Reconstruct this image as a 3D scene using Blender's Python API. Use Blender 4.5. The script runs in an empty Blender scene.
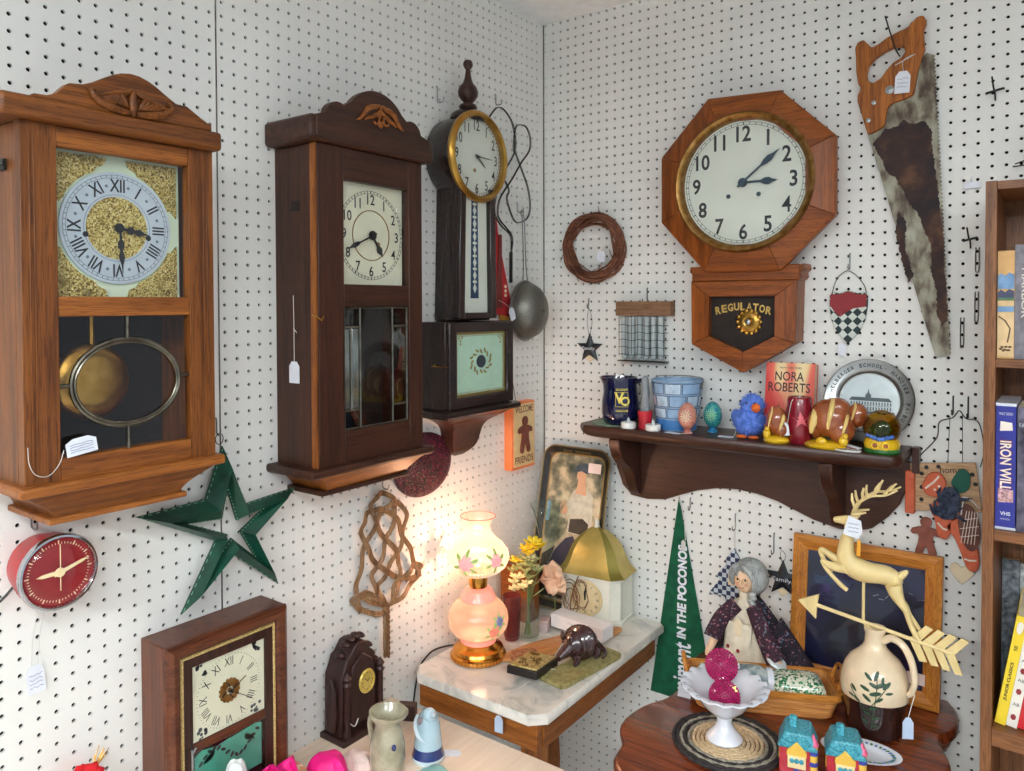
import bpy, math, random
from mathutils import Vector, Matrix
random.seed(7)
PI = math.pi
SC = bpy.context.scene
COL = SC.collection
def rad(a): return a * PI / 180
# ---------------------------------------------------------------- materials
def lin(c):
    return tuple((v/255/12.92 if v/255 <= .04045 else ((v/255+.055)/1.055)**2.4) for v in c) + (1,)
MATS = {}
def newmat(name):
    m = bpy.data.materials.new(name); m.use_nodes = True
    nt = m.node_tree; b = nt.nodes['Principled BSDF']
    MATS[name] = m
    return m, nt, b
def tex(nt, scale=(1, 1, 1), rot=(0, 0, 0)):
    tc = nt.nodes.new('ShaderNodeTexCoord'); mp = nt.nodes.new('ShaderNodeMapping')
    mp.inputs['Scale'].default_value = scale; mp.inputs['Rotation'].default_value = rot
    nt.links.new(tc.outputs['Object'], mp.inputs['Vector'])
    return mp.outputs['Vector']
def ramp(nt, fac, stops, const=False):
    r = nt.nodes.new('ShaderNodeValToRGB'); e = r.color_ramp.elements
    while len(e) < len(stops): e.new(.5)
    for i, (p, c) in enumerate(stops): e[i].position = p; e[i].color = lin(c)
    if const: r.color_ramp.interpolation = 'CONSTANT'
    nt.links.new(fac, r.inputs['Fac'])
    return r.outputs['Color']
def bump(nt, b, h, strength, dist=.001):
    n = nt.nodes.new('ShaderNodeBump'); n.inputs['Strength'].default_value = strength; n.inputs['Distance'].default_value = dist
    nt.links.new(h, n.inputs['Height']); nt.links.new(n.outputs['Normal'], b.inputs['Normal'])
def mat(name, c, rough=.5, metal=0, vary=0, vscale=40, coat=0, trans=0, bmp=0):
    m, nt, b = newmat(name)
    b.inputs['Roughness'].default_value = rough; b.inputs['Metallic'].default_value = metal
    b.inputs['Coat Weight'].default_value = coat
    n = nt.nodes.new('ShaderNodeTexNoise'); n.inputs['Scale'].default_value = vscale; n.inputs['Detail'].default_value = 3
    nt.links.new(tex(nt), n.inputs['Vector'])
    v = vary or 5
    lo = tuple(max(0, x - v) for x in c); hi = tuple(min(255, x + v) for x in c)
    nt.links.new(ramp(nt, n.outputs['Fac'], [(.3, lo), (.7, hi)]), b.inputs['Base Color'])
    if bmp: bump(nt, b, n.outputs['Fac'], bmp)
    return m
def wood(name, dark, light, axis='z', rough=.42, scale=1.0, coat=.06):
    m, nt, b = newmat(name)
    s = {'x': (3, 70, 70), 'y': (70, 3, 70), 'z': (70, 70, 3)}[axis]
    s = tuple(v*scale for v in s)
    n = nt.nodes.new('ShaderNodeTexNoise'); n.inputs['Scale'].default_value = 1.0; n.inputs['Detail'].default_value = 4
    n.inputs['Distortion'].default_value = .8
    nt.links.new(tex(nt, s), n.inputs['Vector'])
    p = nt.nodes.new('ShaderNodeTexNoise'); p.inputs['Scale'].default_value = 9.0; p.inputs['Detail'].default_value = 2
    nt.links.new(tex(nt, s), p.inputs['Vector'])
    col = ramp(nt, n.outputs['Fac'], [(.28, dark), (.5, tuple(a*.4+c*.6 for a, c in zip(dark, light))), (.75, light)])
    pore = ramp(nt, p.outputs['Fac'], [(.38, (175, 160, 150)), (.48, (255, 255, 255))])
    mx = nt.nodes.new('ShaderNodeMix'); mx.data_type = 'RGBA'; mx.blend_type = 'MULTIPLY'; mx.inputs[0].default_value = .7
    nt.links.new(col, mx.inputs[6]); nt.links.new(pore, mx.inputs[7])
    nt.links.new(mx.outputs[2], b.inputs['Base Color'])
    b.inputs['Roughness'].default_value = rough; b.inputs['Coat Weight'].default_value = coat; b.inputs['Coat Roughness'].default_value = .25; b.inputs['Specular IOR Level'].default_value = .35
    bump(nt, b, p.outputs['Fac'], .25, .0006)
    return m
def woods(name, dark, light, **k):
    for a in 'xyz': wood(name + '_' + a, dark, light, a, **k)
def cells(name, stops, scale, rough=.6, bmp=0, metal=0, rnd=1.0, feature='F1', coat=0, sc=(1, 1, 1)):
    """speckles: one colour per voronoi cell"""
    m, nt, b = newmat(name)
    v = nt.nodes.new('ShaderNodeTexVoronoi'); v.inputs['Scale'].default_value = scale; v.inputs['Randomness'].default_value = rnd
    nt.links.new(tex(nt, sc), v.inputs['Vector'])
    sp = nt.nodes.new('ShaderNodeSeparateColor'); nt.links.new(v.outputs['Color'], sp.inputs[0])
    nt.links.new(ramp(nt, sp.outputs[0], stops, True), b.inputs['Base Color'])
    b.inputs['Roughness'].default_value = rough; b.inputs['Metallic'].default_value = metal; b.inputs['Coat Weight'].default_value = coat
    if bmp: bump(nt, b, v.outputs['Distance'], bmp, .002)
    return m
def blotch(name, stops, scale, rough=.6, detail=4, sc=(1, 1, 1), metal=0, coat=0, bmp=0, const=False, dist=0):
    m, nt, b = newmat(name)
    n = nt.nodes.new('ShaderNodeTexNoise'); n.inputs['Scale'].default_value = scale; n.inputs['Detail'].default_value = detail
    n.inputs['Distortion'].default_value = dist
    nt.links.new(tex(nt, sc), n.inputs['Vector'])
    nt.links.new(ramp(nt, n.outputs['Fac'], stops, const), b.inputs['Base Color'])
    b.inputs['Roughness'].default_value = rough; b.inputs['Metallic'].default_value = metal; b.inputs['Coat Weight'].default_value = coat
    if bmp: bump(nt, b, n.outputs['Fac'], bmp, .002)
    return m
def check(name, a, c, size, rough=.8, sc=(1, 1, 1), rot=(0, 0, 0)):
    m, nt, b = newmat(name)
    k = nt.nodes.new('ShaderNodeTexChecker'); k.inputs['Scale'].default_value = 1/size
    k.inputs['Color1'].default_value = lin(a); k.inputs['Color2'].default_value = lin(c)
    nt.links.new(tex(nt, sc, rot), k.inputs['Vector']); nt.links.new(k.outputs['Color'], b.inputs['Base Color'])
    b.inputs['Roughness'].default_value = rough
    return m
def glass(name, tint=(255, 255, 255), ior=1.5, rough=.01, dens=0, body=(200, 215, 220)):
    m, nt, b = newmat(name); out = nt.nodes['Material Output']; nt.nodes.remove(b)
    t = nt.nodes.new('ShaderNodeBsdfTransparent'); t.inputs[0].default_value = lin(tint)
    g = nt.nodes.new('ShaderNodeBsdfGlossy'); g.inputs['Roughness'].default_value = rough
    f = nt.nodes.new('ShaderNodeFresnel'); f.inputs['IOR'].default_value = ior
    mx = nt.nodes.new('ShaderNodeMixShader')
    ge = nt.nodes.new('ShaderNodeNewGeometry'); ma = nt.nodes.new('ShaderNodeMath'); ma.operation = 'SUBTRACT'; ma.use_clamp = True
    nt.links.new(f.outputs[0], ma.inputs[0]); nt.links.new(ge.outputs['Backfacing'], ma.inputs[1]); nt.links.new(ma.outputs[0], mx.inputs[0])
    src = t.outputs[0]
    if dens:
        d = nt.nodes.new('ShaderNodeBsdfDiffuse'); d.inputs[0].default_value = lin(body)
        m2 = nt.nodes.new('ShaderNodeMixShader'); m2.inputs[0].default_value = dens
        nt.links.new(t.outputs[0], m2.inputs[1]); nt.links.new(d.outputs[0], m2.inputs[2]); src = m2.outputs[0]
    nt.links.new(src, mx.inputs[1]); nt.links.new(g.outputs[0], mx.inputs[2]); nt.links.new(mx.outputs[0], out.inputs[0])
    return m
def lit_glass(name, stops, scale, strength, rough=.25, vtop=None):
    """milk glass with a burning bulb inside it"""
    m, nt, b = newmat(name)
    n = nt.nodes.new('ShaderNodeTexNoise'); n.inputs['Scale'].default_value = scale; n.inputs['Detail'].default_value = 2
    nt.links.new(tex(nt), n.inputs['Vector'])
    c = ramp(nt, n.outputs['Fac'], stops)
    nt.links.new(c, b.inputs['Base Color']); nt.links.new(c, b.inputs['Emission Color'])
    b.inputs['Emission Strength'].default_value = strength; b.inputs['Roughness'].default_value = rough
    if vtop:
        for l in list(b.inputs['Base Color'].links): nt.links.remove(l)
        b.inputs['Base Color'].default_value = lin((112, 100, 88))
        t = nt.nodes.new('ShaderNodeBsdfTransparent'); t.inputs[0].default_value = (1, .93, .82, 1); mx = nt.nodes.new('ShaderNodeMixShader'); mx.inputs[0].default_value = vtop
        nt.links.new(b.outputs[0], mx.inputs[1]); nt.links.new(t.outputs[0], mx.inputs[2]); nt.links.new(mx.outputs[0], nt.nodes['Material Output'].inputs[0])
    return m
# ---------------------------------------------------------------- mesh building
class MB:
    def __init__(s, off=(0, 0, 0)):
        s.v = []; s.f = []; s.m = []; s.off = Vector(off); s.X = None
    def add(s, vs, fs, m=0):
        b = len(s.v)
        for v in vs:
            v = Vector(v)
            if s.X is not None: v = s.X @ v
            s.v.append(v - s.off)
        for f in fs: s.f.append(tuple(i+b for i in f)); s.m.append(m)
        return s
    def box(s, x0, x1, y0, y1, z0, z1, m=0):
        return s.add([(x0,y0,z0),(x1,y0,z0),(x1,y1,z0),(x0,y1,z0),(x0,y0,z1),(x1,y0,z1),(x1,y1,z1),(x0,y1,z1)],
                     [(0,3,2,1),(4,5,6,7),(0,1,5,4),(1,2,6,5),(2,3,7,6),(3,0,4,7)], m)
    def prism(s, pts, a, b, m=0, ax='y', scale_b=None):
        """polygon extruded along an axis from a to b; pts are (x,z) for y, (x,y) for z, (y,z) for x"""
        n = len(pts)
        def P(p, t):
            return {'y': (p[0], t, p[1]), 'z': (p[0], p[1], t), 'x': (t, p[0], p[1])}[ax]
        cx = sum(p[0] for p in pts)/n; cy = sum(p[1] for p in pts)/n
        q = pts if scale_b is None else [(cx+(p[0]-cx)*scale_b, cy+(p[1]-cy)*scale_b) for p in pts]
        vs = [P(p, a) for p in pts] + [P(p, b) for p in q]
        fs = [tuple(range(n)), tuple(range(2*n-1, n-1, -1))] + [(i, n+i, n+(i+1) % n, (i+1) % n) for i in range(n)]
        return s.add(vs, fs, m)
    def ringplate(s, outer, inner, a, b, m=0, ax='y'):
        n = len(outer)
        def P(p, t): return {'y': (p[0], t, p[1]), 'z': (p[0], p[1], t), 'x': (t, p[0], p[1])}[ax]
        vs = [P(p, a) for p in outer] + [P(p, a) for p in inner] + [P(p, b) for p in outer] + [P(p, b) for p in inner]
        fs = []
        for i in range(n):
            j = (i+1) % n
            fs += [(i, j, n+j, n+i), (2*n+i, 3*n+i, 3*n+j, 2*n+j), (i, 2*n+i, 2*n+j, j), (n+i, n+j, 3*n+j, 3*n+i)]
        return s.add(vs, fs, m)
    def lathe(s, prof, c=(0, 0, 0), seg=24, m=0, ax='z', sy=1.0, mf=None):
        vs = []; fs = []; n = len(prof)
        for r, h in prof:
            for k in range(seg):
                a = 2*PI*k/seg; x, y = r*math.cos(a), r*math.sin(a)*sy
                p = {'z': (x, y, h), 'y': (x, -h, y), 'x': (h, x, y)}[ax]
                vs.append((c[0]+p[0], c[1]+p[1], c[2]+p[2]))
        b0 = len(s.f)
        for i in range(n-1):
            for k in range(seg):
                j = (k+1) % seg
                fs.append((i*seg+k, i*seg+j, (i+1)*seg+j, (i+1)*seg+k))
        if prof[0][0] > 1e-6: fs.append(tuple(range(seg-1, -1, -1)))
        if prof[-1][0] > 1e-6: fs.append(tuple((n-1)*seg+k for k in range(seg)))
        s.add(vs, fs, m)
        if mf:
            for i in range(n-1):
                for k in range(seg): s.m[b0+i*seg+k] = mf(i, k)
        return s
    def shell(s, prof, c=(0, 0, 0), seg=24, m=0, ax='z', sy=1.0):
        """open lathe without caps"""
        vs = []; fs = []; n = len(prof)
        for r, h in prof:
            for k in range(seg):
                a = 2*PI*k/seg; x, y = r*math.cos(a), r*math.sin(a)*sy
                p = {'z': (x, y, h), 'y': (x, -h, y), 'x': (h, x, y)}[ax]
                vs.append((c[0]+p[0], c[1]+p[1], c[2]+p[2]))
        for i in range(n-1):
            for k in range(seg):
                j = (k+1) % seg
                fs.append((i*seg+k, i*seg+j, (i+1)*seg+j, (i+1)*seg+k))
        return s.add(vs, fs, m)
    def tube(s, pts, r=.002, seg=6, closed=False, m=0, flat=1.0):
        pts = [Vector(p) for p in pts]; n = len(pts)
        T = []
        for i in range(n):
            a = pts[(i-1) % n] if (closed or i > 0) else pts[i]
            b = pts[(i+1) % n] if (closed or i < n-1) else pts[i]
            t = (b-a); T.append(t.normalized() if t.length > 1e-9 else Vector((0, 0, 1)))
        up = Vector((0, 1, 0)) if abs(T[0].y) < .9 else Vector((1, 0, 0))
        N = (up - T[0]*up.dot(T[0])).normalized(); vs = []
        for i in range(n):
            N = (N - T[i]*N.dot(T[i]))
            N = N.normalized() if N.length > 1e-6 else Vector((1, 0, 0))
            B = T[i].cross(N); rr = r[i] if isinstance(r, (list, tuple)) else r
            for k in range(seg):
                a = 2*PI*k/seg
                vs.append(pts[i] + N*math.cos(a)*rr*flat + B*math.sin(a)*rr)
        fs = []
        for i in range(n if closed else n-1):
            i2 = (i+1) % n
            for k in range(seg):
                j = (k+1) % seg
                fs.append((i*seg+k, i*seg+j, i2*seg+j, i2*seg+k))
        if not closed: fs += [tuple(range(seg-1, -1, -1)), tuple((n-1)*seg+k for k in range(seg))]
        return s.add(vs, fs, m)
    def ell(s, c, r, seg=14, rings=8, m=0, rot=None):
        c = Vector(c); r = r if isinstance(r, (tuple, list)) else (r, r, r)
        R = rot if rot is not None else Matrix.Identity(3)
        vs = [c + R @ Vector((0, 0, -r[2]))]
        for i in range(1, rings):
            ph = -PI/2 + PI*i/rings
            for k in range(seg):
                a = 2*PI*k/seg
                vs.append(c + R @ Vector((r[0]*math.cos(ph)*math.cos(a), r[1]*math.cos(ph)*math.sin(a), r[2]*math.sin(ph))))
        vs.append(c + R @ Vector((0, 0, r[2])))
        fs = [(0, 1+(k+1) % seg, 1+k) for k in range(seg)]
        for i in range(rings-2):
            for k in range(seg):
                j = (k+1) % seg
                fs.append((1+i*seg+k, 1+i*seg+j, 1+(i+1)*seg+j, 1+(i+1)*seg+k))
        L = 1+(rings-1)*seg
        fs += [(L, 1+(rings-2)*seg+k, 1+(rings-2)*seg+(k+1) % seg) for k in range(seg)]
        return s.add(vs, fs, m)
    def case(s, x0, x1, yf, z0, z1, t=.012, m=0):
        """a hollow box open to the front"""
        s.ringplate([(x0, z0), (x1, z0), (x1, z1), (x0, z1)], [(x0+t, z0+t), (x1-t, z0+t), (x1-t, z1-t), (x0+t, z1-t)], yf, 0, m)
        return s.box(x0+t*.5, x1-t*.5, -.008, -.002, z0+t*.5, z1-t*.5, m)
    def text(s, body, x, z, size, y=0, m=0, rot=0, w=None, t=.0004, bold=0, sx=1.0, curve=None, mtx=None):
        """lettering facing -Y; w fits the width"""
        vs, fs = glyphs(body, bold)
        if not vs: return s
        x0 = min(v[0] for v in vs); x1 = max(v[0] for v in vs); z0 = min(v[1] for v in vs); z1 = max(v[1] for v in vs)
        k = size/(z1-z0); kx = k*sx if w is None else w/(x1-x0)
        c, q = math.cos(rot), math.sin(rot); out = []
        for v in vs:
            a = (v[0]-(x0+x1)/2)*kx; b = (v[1]-(z0+z1)/2)*k
            if curve: b += curve*(1-(2*a/((x1-x0)*kx))**2)
            p = (x + a*c - b*q, y, z + a*q + b*c)
            out.append(mtx @ Vector(p) if mtx is not None else p)
        return s.add(out, fs, m)
    def loft(s, rings, m=0):
        """rectangular rings (x0,x1,y0,y1,z) joined into one moulding"""
        vs = []; fs = []
        for x0, x1, y0, y1, z in rings: vs += [(x0,y0,z),(x1,y0,z),(x1,y1,z),(x0,y1,z)]
        for i in range(len(rings)-1):
            for k in range(4):
                j = (k+1) % 4; fs.append((4*i+k, 4*i+j, 4*i+4+j, 4*i+4+k))
        n = 4*(len(rings)-1); fs += [(3, 2, 1, 0), (n, n+1, n+2, n+3)]
        return s.add(vs, fs, m)
    def loops(s, L, m=0, cap=True):
        """joins point loops of equal length"""
        n = len(L[0]); vs = [p for l in L for p in l]; fs = []
        for i in range(len(L)-1):
            for k in range(n):
                j = (k+1) % n; fs.append((n*i+k, n*i+j, n*i+n+j, n*i+n+k))
        if cap: fs += [tuple(range(n-1, -1, -1)), tuple(n*(len(L)-1)+k for k in range(n))]
        return s.add(vs, fs, m)
    def grid(s, F, nu, nv, m=0):
        vs = [F(i/nu, j/nv) for i in range(nu+1) for j in range(nv+1)]
        fs = [(i*(nv+1)+j, (i+1)*(nv+1)+j, (i+1)*(nv+1)+j+1, i*(nv+1)+j+1) for i in range(nu) for j in range(nv)]
        return s.add(vs, fs, m)
    def build(s, name, mats, parent=None, bev=0, seg=2, smooth=40, sub=0):
        me = bpy.data.meshes.new(name); me.from_pydata([tuple(v) for v in s.v], [], s.f); me.update()
        mats = mats if isinstance(mats, (list, tuple)) else [mats]
        for k in mats: me.materials.append(MATS[k] if isinstance(k, str) else k)
        me.polygons.foreach_set('material_index', s.m)
        if smooth:
            me.polygons.foreach_set('use_smooth', [True]*len(me.polygons))
            me.set_sharp_from_angle(angle=rad(smooth))
        o = bpy.data.objects.new(name, me); COL.objects.link(o)
        if parent is not None: o.parent = parent
        if bev:
            b = o.modifiers.new('bevel', 'BEVEL'); b.width = bev; b.segments = seg; b.limit_method = 'ANGLE'; b.angle_limit = rad(38)
            b.harden_normals = False
        if sub:
            b = o.modifiers.new('sub', 'SUBSURF'); b.levels = sub; b.render_levels = sub
        return o
GC = {}
def glyphs(body, bold=0):
    if body in '4A': bold = min(bold, .004)
    key = (body, bold)
    if key in GC: return GC[key]
    cu = bpy.data.curves.new('lettering', 'FONT'); cu.body = body; cu.size = 1; cu.resolution_u = 3; cu.offset = bold
    ob = bpy.data.objects.new('lettering', cu); COL.objects.link(ob)
    dg = bpy.context.evaluated_depsgraph_get(); me = bpy.data.meshes.new_from_object(ob.evaluated_get(dg))
    vs = [tuple(v.co) for v in me.vertices]; fs = [tuple(p.vertices) for p in me.polygons]
    bpy.data.objects.remove(ob); bpy.data.curves.remove(cu); bpy.data.meshes.remove(me)
    GC[key] = (vs, fs)
    return GC[key]
def tag(o, label, cat, group=None, kind=None):
    if label: o['label'] = label
    if cat: o['category'] = cat
    if group: o['group'] = group
    if kind: o['kind'] = kind
    return o
def struct(o):
    o['kind'] = 'structure'; return o
class Thing:
    """an Empty at the thing's base. wall 'L' / 'R': author in (along, -out, height) of that wall; 'H': local metres about loc"""
    def __init__(s, name, label, cat, wall, a, z, group=None, y=0, rz=0):
        o = bpy.data.objects.new(name, None); COL.objects.link(o); s.e = o; s.off = Vector((0, 0, 0))
        o.empty_display_size = .02
        if wall == 'L': o.location = (0, a, z); o.rotation_euler = (0, 0, PI/2); s.off = Vector((a, 0, z))
        elif wall == 'R': o.location = (a, 0, z); s.off = Vector((a, 0, z))
        else: o.location = (a, y, z); o.rotation_euler = (0, 0, rz)
        tag(o, label, cat, group)
    def mb(s): return MB(s.off)
def circ(cx, cz, r, n=32, a0=0, rx=None):
    return [(cx+(rx or r)*math.cos(a0+2*PI*k/n), cz+r*math.sin(a0+2*PI*k/n)) for k in range(n)]
def arc(cx, cz, r, a, b, n=10, rx=None):
    return [(cx+(rx or r)*math.cos(rad(a+(b-a)*k/n)), cz+r*math.sin(rad(a+(b-a)*k/n))) for k in range(n+1)]
def spline(pts, n=6, closed=False):
    """Catmull-Rom through the points"""
    P = [Vector(p) for p in pts]; out = []; L = len(P)
    for i in range(L if closed else L-1):
        p0 = P[(i-1) % L] if (closed or i > 0) else P[0]; p1 = P[i]; p2 = P[(i+1) % L]
        p3 = P[(i+2) % L] if (closed or i < L-2) else P[-1]
        for k in range(n):
            t = k/n
            out.append(.5*((2*p1)+(-p0+p2)*t+(2*p0-5*p1+4*p2-p3)*t*t+(-p0+3*p1-3*p2+p3)*t**3))
    if not closed: out.append(P[-1])
    return [tuple(v) for v in out]
ROM = ['XII', 'I', 'II', 'III', 'IIII', 'V', 'VI', 'VII', 'VIII', 'IX', 'X', 'XI']
def price_tag(T, x, z, y, w=.02, h=.03, string=None, rot=0, mat_='tag_white', lines=0):
    """a white card price tag with clipped top corners on a thread, flat in front of the thing"""
    b = T.mb(); c, s = math.cos(rot), math.sin(rot)
    P = [(-w/2, -h), (w/2, -h), (w/2, -h*.22), (w*.25, 0), (-w*.25, 0), (-w/2, -h*.22)]
    P = [(x+a*c-q*s, z+a*s+q*c) for a, q in P]
    b.prism(P, y, y-.0006)
    t = b.build('price_tag', mat_, T.e, smooth=0)
    if lines:
        b = T.mb()
        for i in range(lines):
            zz = -h*(.35+.55*i/max(1, lines)); rr = random.Random(i+int(x*1000))
            pts = [(-w*.38+w*.76*k/9, zz+h*.035*rr.uniform(-1, 1)) for k in range(10)]
            b.tube([(x+a*c-q*s, y-.0009, z+a*s+q*c) for a, q in pts], .0003, 4)
        b.build('handwriting', 'ink_blue', t)
    if string:
        b = T.mb(); b.tube(spline(string, 5), .0005, 5); b.build('thread', 'string_white', t)
    return t
# ---------------------------------------------------------------- shared materials
woods('oak', (84, 44, 14), (140, 82, 32))
woods('oak_light', (116, 62, 20), (168, 102, 42))
woods('walnut', (42, 22, 14), (78, 42, 27))
woods('mahog', (40, 24, 20), (74, 44, 34), rough=.3)
woods('regoak', (104, 50, 12), (162, 88, 30))
woods('shelfwood', (54, 30, 22), (76, 44, 32), rough=.35)
woods('mantel', (66, 30, 15), (110, 58, 32), rough=.3)
woods('tablewood', (88, 36, 18), (140, 66, 32), rough=.25, scale=.6, coat=.4)
woods('casewood', (98, 60, 32), (150, 98, 58))
woods('sawwood', (120, 62, 16), (190, 114, 40), rough=.5)
woods('pine', (176, 104, 34), (214, 144, 62), rough=.45)
blotch('pale_top_y', [(.35, (226, 204, 180)), (.65, (238, 218, 196))], 5, rough=.4, sc=(12, .6, 12))
woods('black_lacquer', (22, 16, 16), (44, 30, 28), rough=.22, coat=.4)
mat('peg_white', (233, 233, 228), .55, vary=3, vscale=6)
mat('peg_back', (40, 36, 32), .9)
mat('ceiling_white', (236, 238, 238), .8)
mat('floor_grey', (186, 178, 168), .6, vary=14, vscale=9)
mat('tag_white', (228, 232, 240), .7)
mat('ink_blue', (70, 84, 140), .7)
mat('ink_black', (22, 24, 28), .55)
mat('string_white', (216, 214, 208), .8)
mat('steel', (150, 152, 152), .3, 1)
mat('dark_wire', (52, 54, 52), .4, .8)
mat('brass', (176, 134, 62), .28, 1, vary=14)
mat('brass_old', (150, 112, 60), .38, 1, vary=22, vscale=60)
mat('lead_came', (120, 116, 104), .3, 1, vary=20)
mat('cream_dial', (222, 222, 196), .5, vary=6, vscale=12)
mat('dial_white', (214, 220, 208), .5, vary=5, vscale=9)
mat('dark_inside', (34, 24, 20), .8)
glass('pane'); glass('pane_bevel', (225, 235, 232), 1.9)
def hand(T, x, z, y, ang, length, w, kind='spade', mt='ink_black', name='minute_hand'):
    """a clock hand pointing ang degrees clockwise from twelve"""
    b = T.mb(); a = rad(90-ang); c, s = math.cos(a), math.sin(a)
    if kind == 'spade':
        P = [(-.14, .35), (-.14, -.35), (.5, -.3), (.62, -.9), (.74, -1.0), (.84, -.45), (1, 0), (.84, .45), (.74, 1.0), (.62, .9), (.5, .3)]
    elif kind == 'line':
        P = [(-.12, .3), (-.12, -.3), (1, -.22), (1, .22)]
    elif kind == 'dagger':
        P = [(-.2, .6), (-.2, -.6), (0, -1), (.2, -.6), (.75, -.5), (1, 0), (.75, .5), (.2, .6), (0, 1)]
    else:
        P = [(-.1, .4), (-.1, -.4), (.25, -.35), (.32, -1), (.42, -1), (.5, -.4), (.62, -.95), (.72, -.7), (.8, -.3), (1, 0), (.8, .3), (.72, .7), (.62, .95), (.5, .4), (.42, 1), (.32, 1), (.25, .35)]
    b.prism([(x+p[0]*length*c-p[1]*w*s, z+p[0]*length*s+p[1]*w*c) for p in P], y, y-.0012)
    b.lathe([(0, 0), (w*1.3, 0), (w*1.3, .003), (0, .003)], (x, y, z), 12, ax='y')
    return b.build(name, mt, T.e, smooth=30)
# ---------------------------------------------------------------- setting: pegboard walls, ceiling, floor
S = .0254
def pegboard(b, u0, u1, nu, z1, nz, P, r=.0035, depth=.0045):
    """nu x nz cells of S with a real drilled hole each; first hole centre at u0+S/2"""
    for i in range(nu):
        for j in range(nz):
            cu = u0+S*(i+.5); cz = z1-S*(j+.5)
            sq = [(1, 0), (1, 1), (0, 1), (-1, 1), (-1, 0), (-1, -1), (0, -1), (1, -1)]
            vs = [P(cu+a*S/2, 0, cz+c*S/2) for a, c in sq]
            hole = [(cu+r*math.cos(PI*k/4), cz+r*math.sin(PI*k/4)) for k in range(8)]
            vs += [P(a, 0, c) for a, c in hole] + [P(a, depth, c) for a, c in hole]
            fs = []
            for k in range(8):
                l = (k+1) % 8
                fs += [(k, l, 8+l, 8+k), (8+k, 8+l, 16+l, 16+k)]
            b.add(vs, fs, 0)
ZC = 2.4365
PR_ = lambda u, d, z: (u, d, z)
PL_ = lambda u, d, z: (-d, -u, z)
b = MB(); ua = .00856 - S/2
pegboard(b, ua, 0, 66, 2.43+S/2, 88, PR_)
ub = ua+66*S; zb_ = 2.43+S/2-88*S
b.add([PR_(0, 0, zb_), PR_(ua, 0, zb_), PR_(ua, 0, ZC+.01), PR_(0, 0, ZC+.01)], [(0, 1, 2, 3)])
b.add([PR_(0, 0, 0), PR_(ub, 0, 0), PR_(ub, 0, zb_), PR_(0, 0, zb_)], [(0, 1, 2, 3)])
b.box(0, ub, .03, .04, 0, ZC, 1); b.box(ub, ub+.02, 0, .04, 0, ZC, 0)
struct(b.build('wall_right', ['peg_white', 'peg_back'], smooth=0))
b = MB(); zt = 2.43-.00727+S/2
ua = .03544 - S/2
pegboard(b, ua, 0, 42, zt, 88, PL_)
us = ua+42*S
pegboard(b, us, 0, 44, zt, 88, PL_)
ub = us+44*S; zb_ = zt-88*S
b.add([PL_(.0015, 0, zb_), PL_(ua, 0, zb_), PL_(ua, 0, zt), PL_(.0015, 0, zt)], [(0, 1, 2, 3)])
b.add([PL_(0, 0, 0), PL_(ub, 0, 0), PL_(ub, 0, zb_), PL_(0, 0, zb_)], [(0, 1, 2, 3)])
b.add([PL_(0, 0, zt), PL_(ub, 0, zt), PL_(ub, 0, ZC+.01), PL_(0, 0, ZC+.01)], [(0, 1, 2, 3)])
b.box(-.04, -.03, -ub, .04, 0, ZC, 1); b.box(-.04, 0, -ub-.02, -ub, 0, ZC, 0)
wl = struct(b.build('wall_left', ['peg_white', 'peg_back'], smooth=0))
b = MB(); b.box(-.0004, .0012, -us-.0012, -us+.0012, .2, ZC-.002); struct(b.build('trim_1', 'lead_came', smooth=0))
b = MB(); b.box(.0002, .0026, -.0026, -.0002, .0, ZC-.002); struct(b.build('trim_2', 'lead_came', smooth=0))
b = MB(); b.box(-.1, 4, -4.5, .1, ZC, ZC+.03); struct(b.build('ceiling', 'ceiling_white', smooth=0))
b = MB(); b.box(-.1, 4, -4.5, .1, -.03, 0); struct(b.build('floor', 'floor_grey', smooth=0))
# ---------------------------------------------------------------- left wall: big oak clock
def carved_fan(T, x, z, y, w, mt, name='ornament', n=5, petal=.011):
    b = T.mb()
    b.ell((x, y, z), (w*.055, .006, w*.17), 10, 8)
    for s in (-1, 1):
        for k in range(n):
            t = (k+1)/(n+1); a = rad(20+60*t)*s
            L = w*.15*(1-.35*t)
            cx = x+s*w*(.07+.27*t); cz = z+w*.03*(1-2*t)
            R = Matrix.Rotation(a, 3, 'Y')
            b.ell((cx, y, cz), (w*.032, .005, L*.8), 8, 6, rot=R)
        b.tube([(x+s*w*q[0], y-.001, z+w*q[1]) for q in ((.04, -.13), (.14, -.12), (.26, -.1), (.4, -.06), (.47, .0), (.49, .05), (.45, .08), (.42, .05))], [.003, .005, .006, .006, .005, .004, .003, .002], 6)
        b.tube([(x+s*w*q[0], y-.002, z+w*q[1]) for q in ((.03, .14), (.1, .1), (.2, .08), (.32, .04), (.42, .0))], [.003, .004, .004, .003, .002], 6)
    return b.build(name, mt, T.e)
T = Thing('wall_clock', 'large light oak wall clock with silver Roman dial and oval leaded glass, at far left', 'clock', 'L', -1.337, 1.29)
x0, x1, zb, zt2 = -1.480, -1.196, 1.366, 1.856
F = -.150
b = T.mb()   # open case: sides, back, top, floor
b.case(x0, x1, F+.0185, zb, zt2, .013)
b.build('case', ['oak_z'], T.e, bev=.002)
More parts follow.
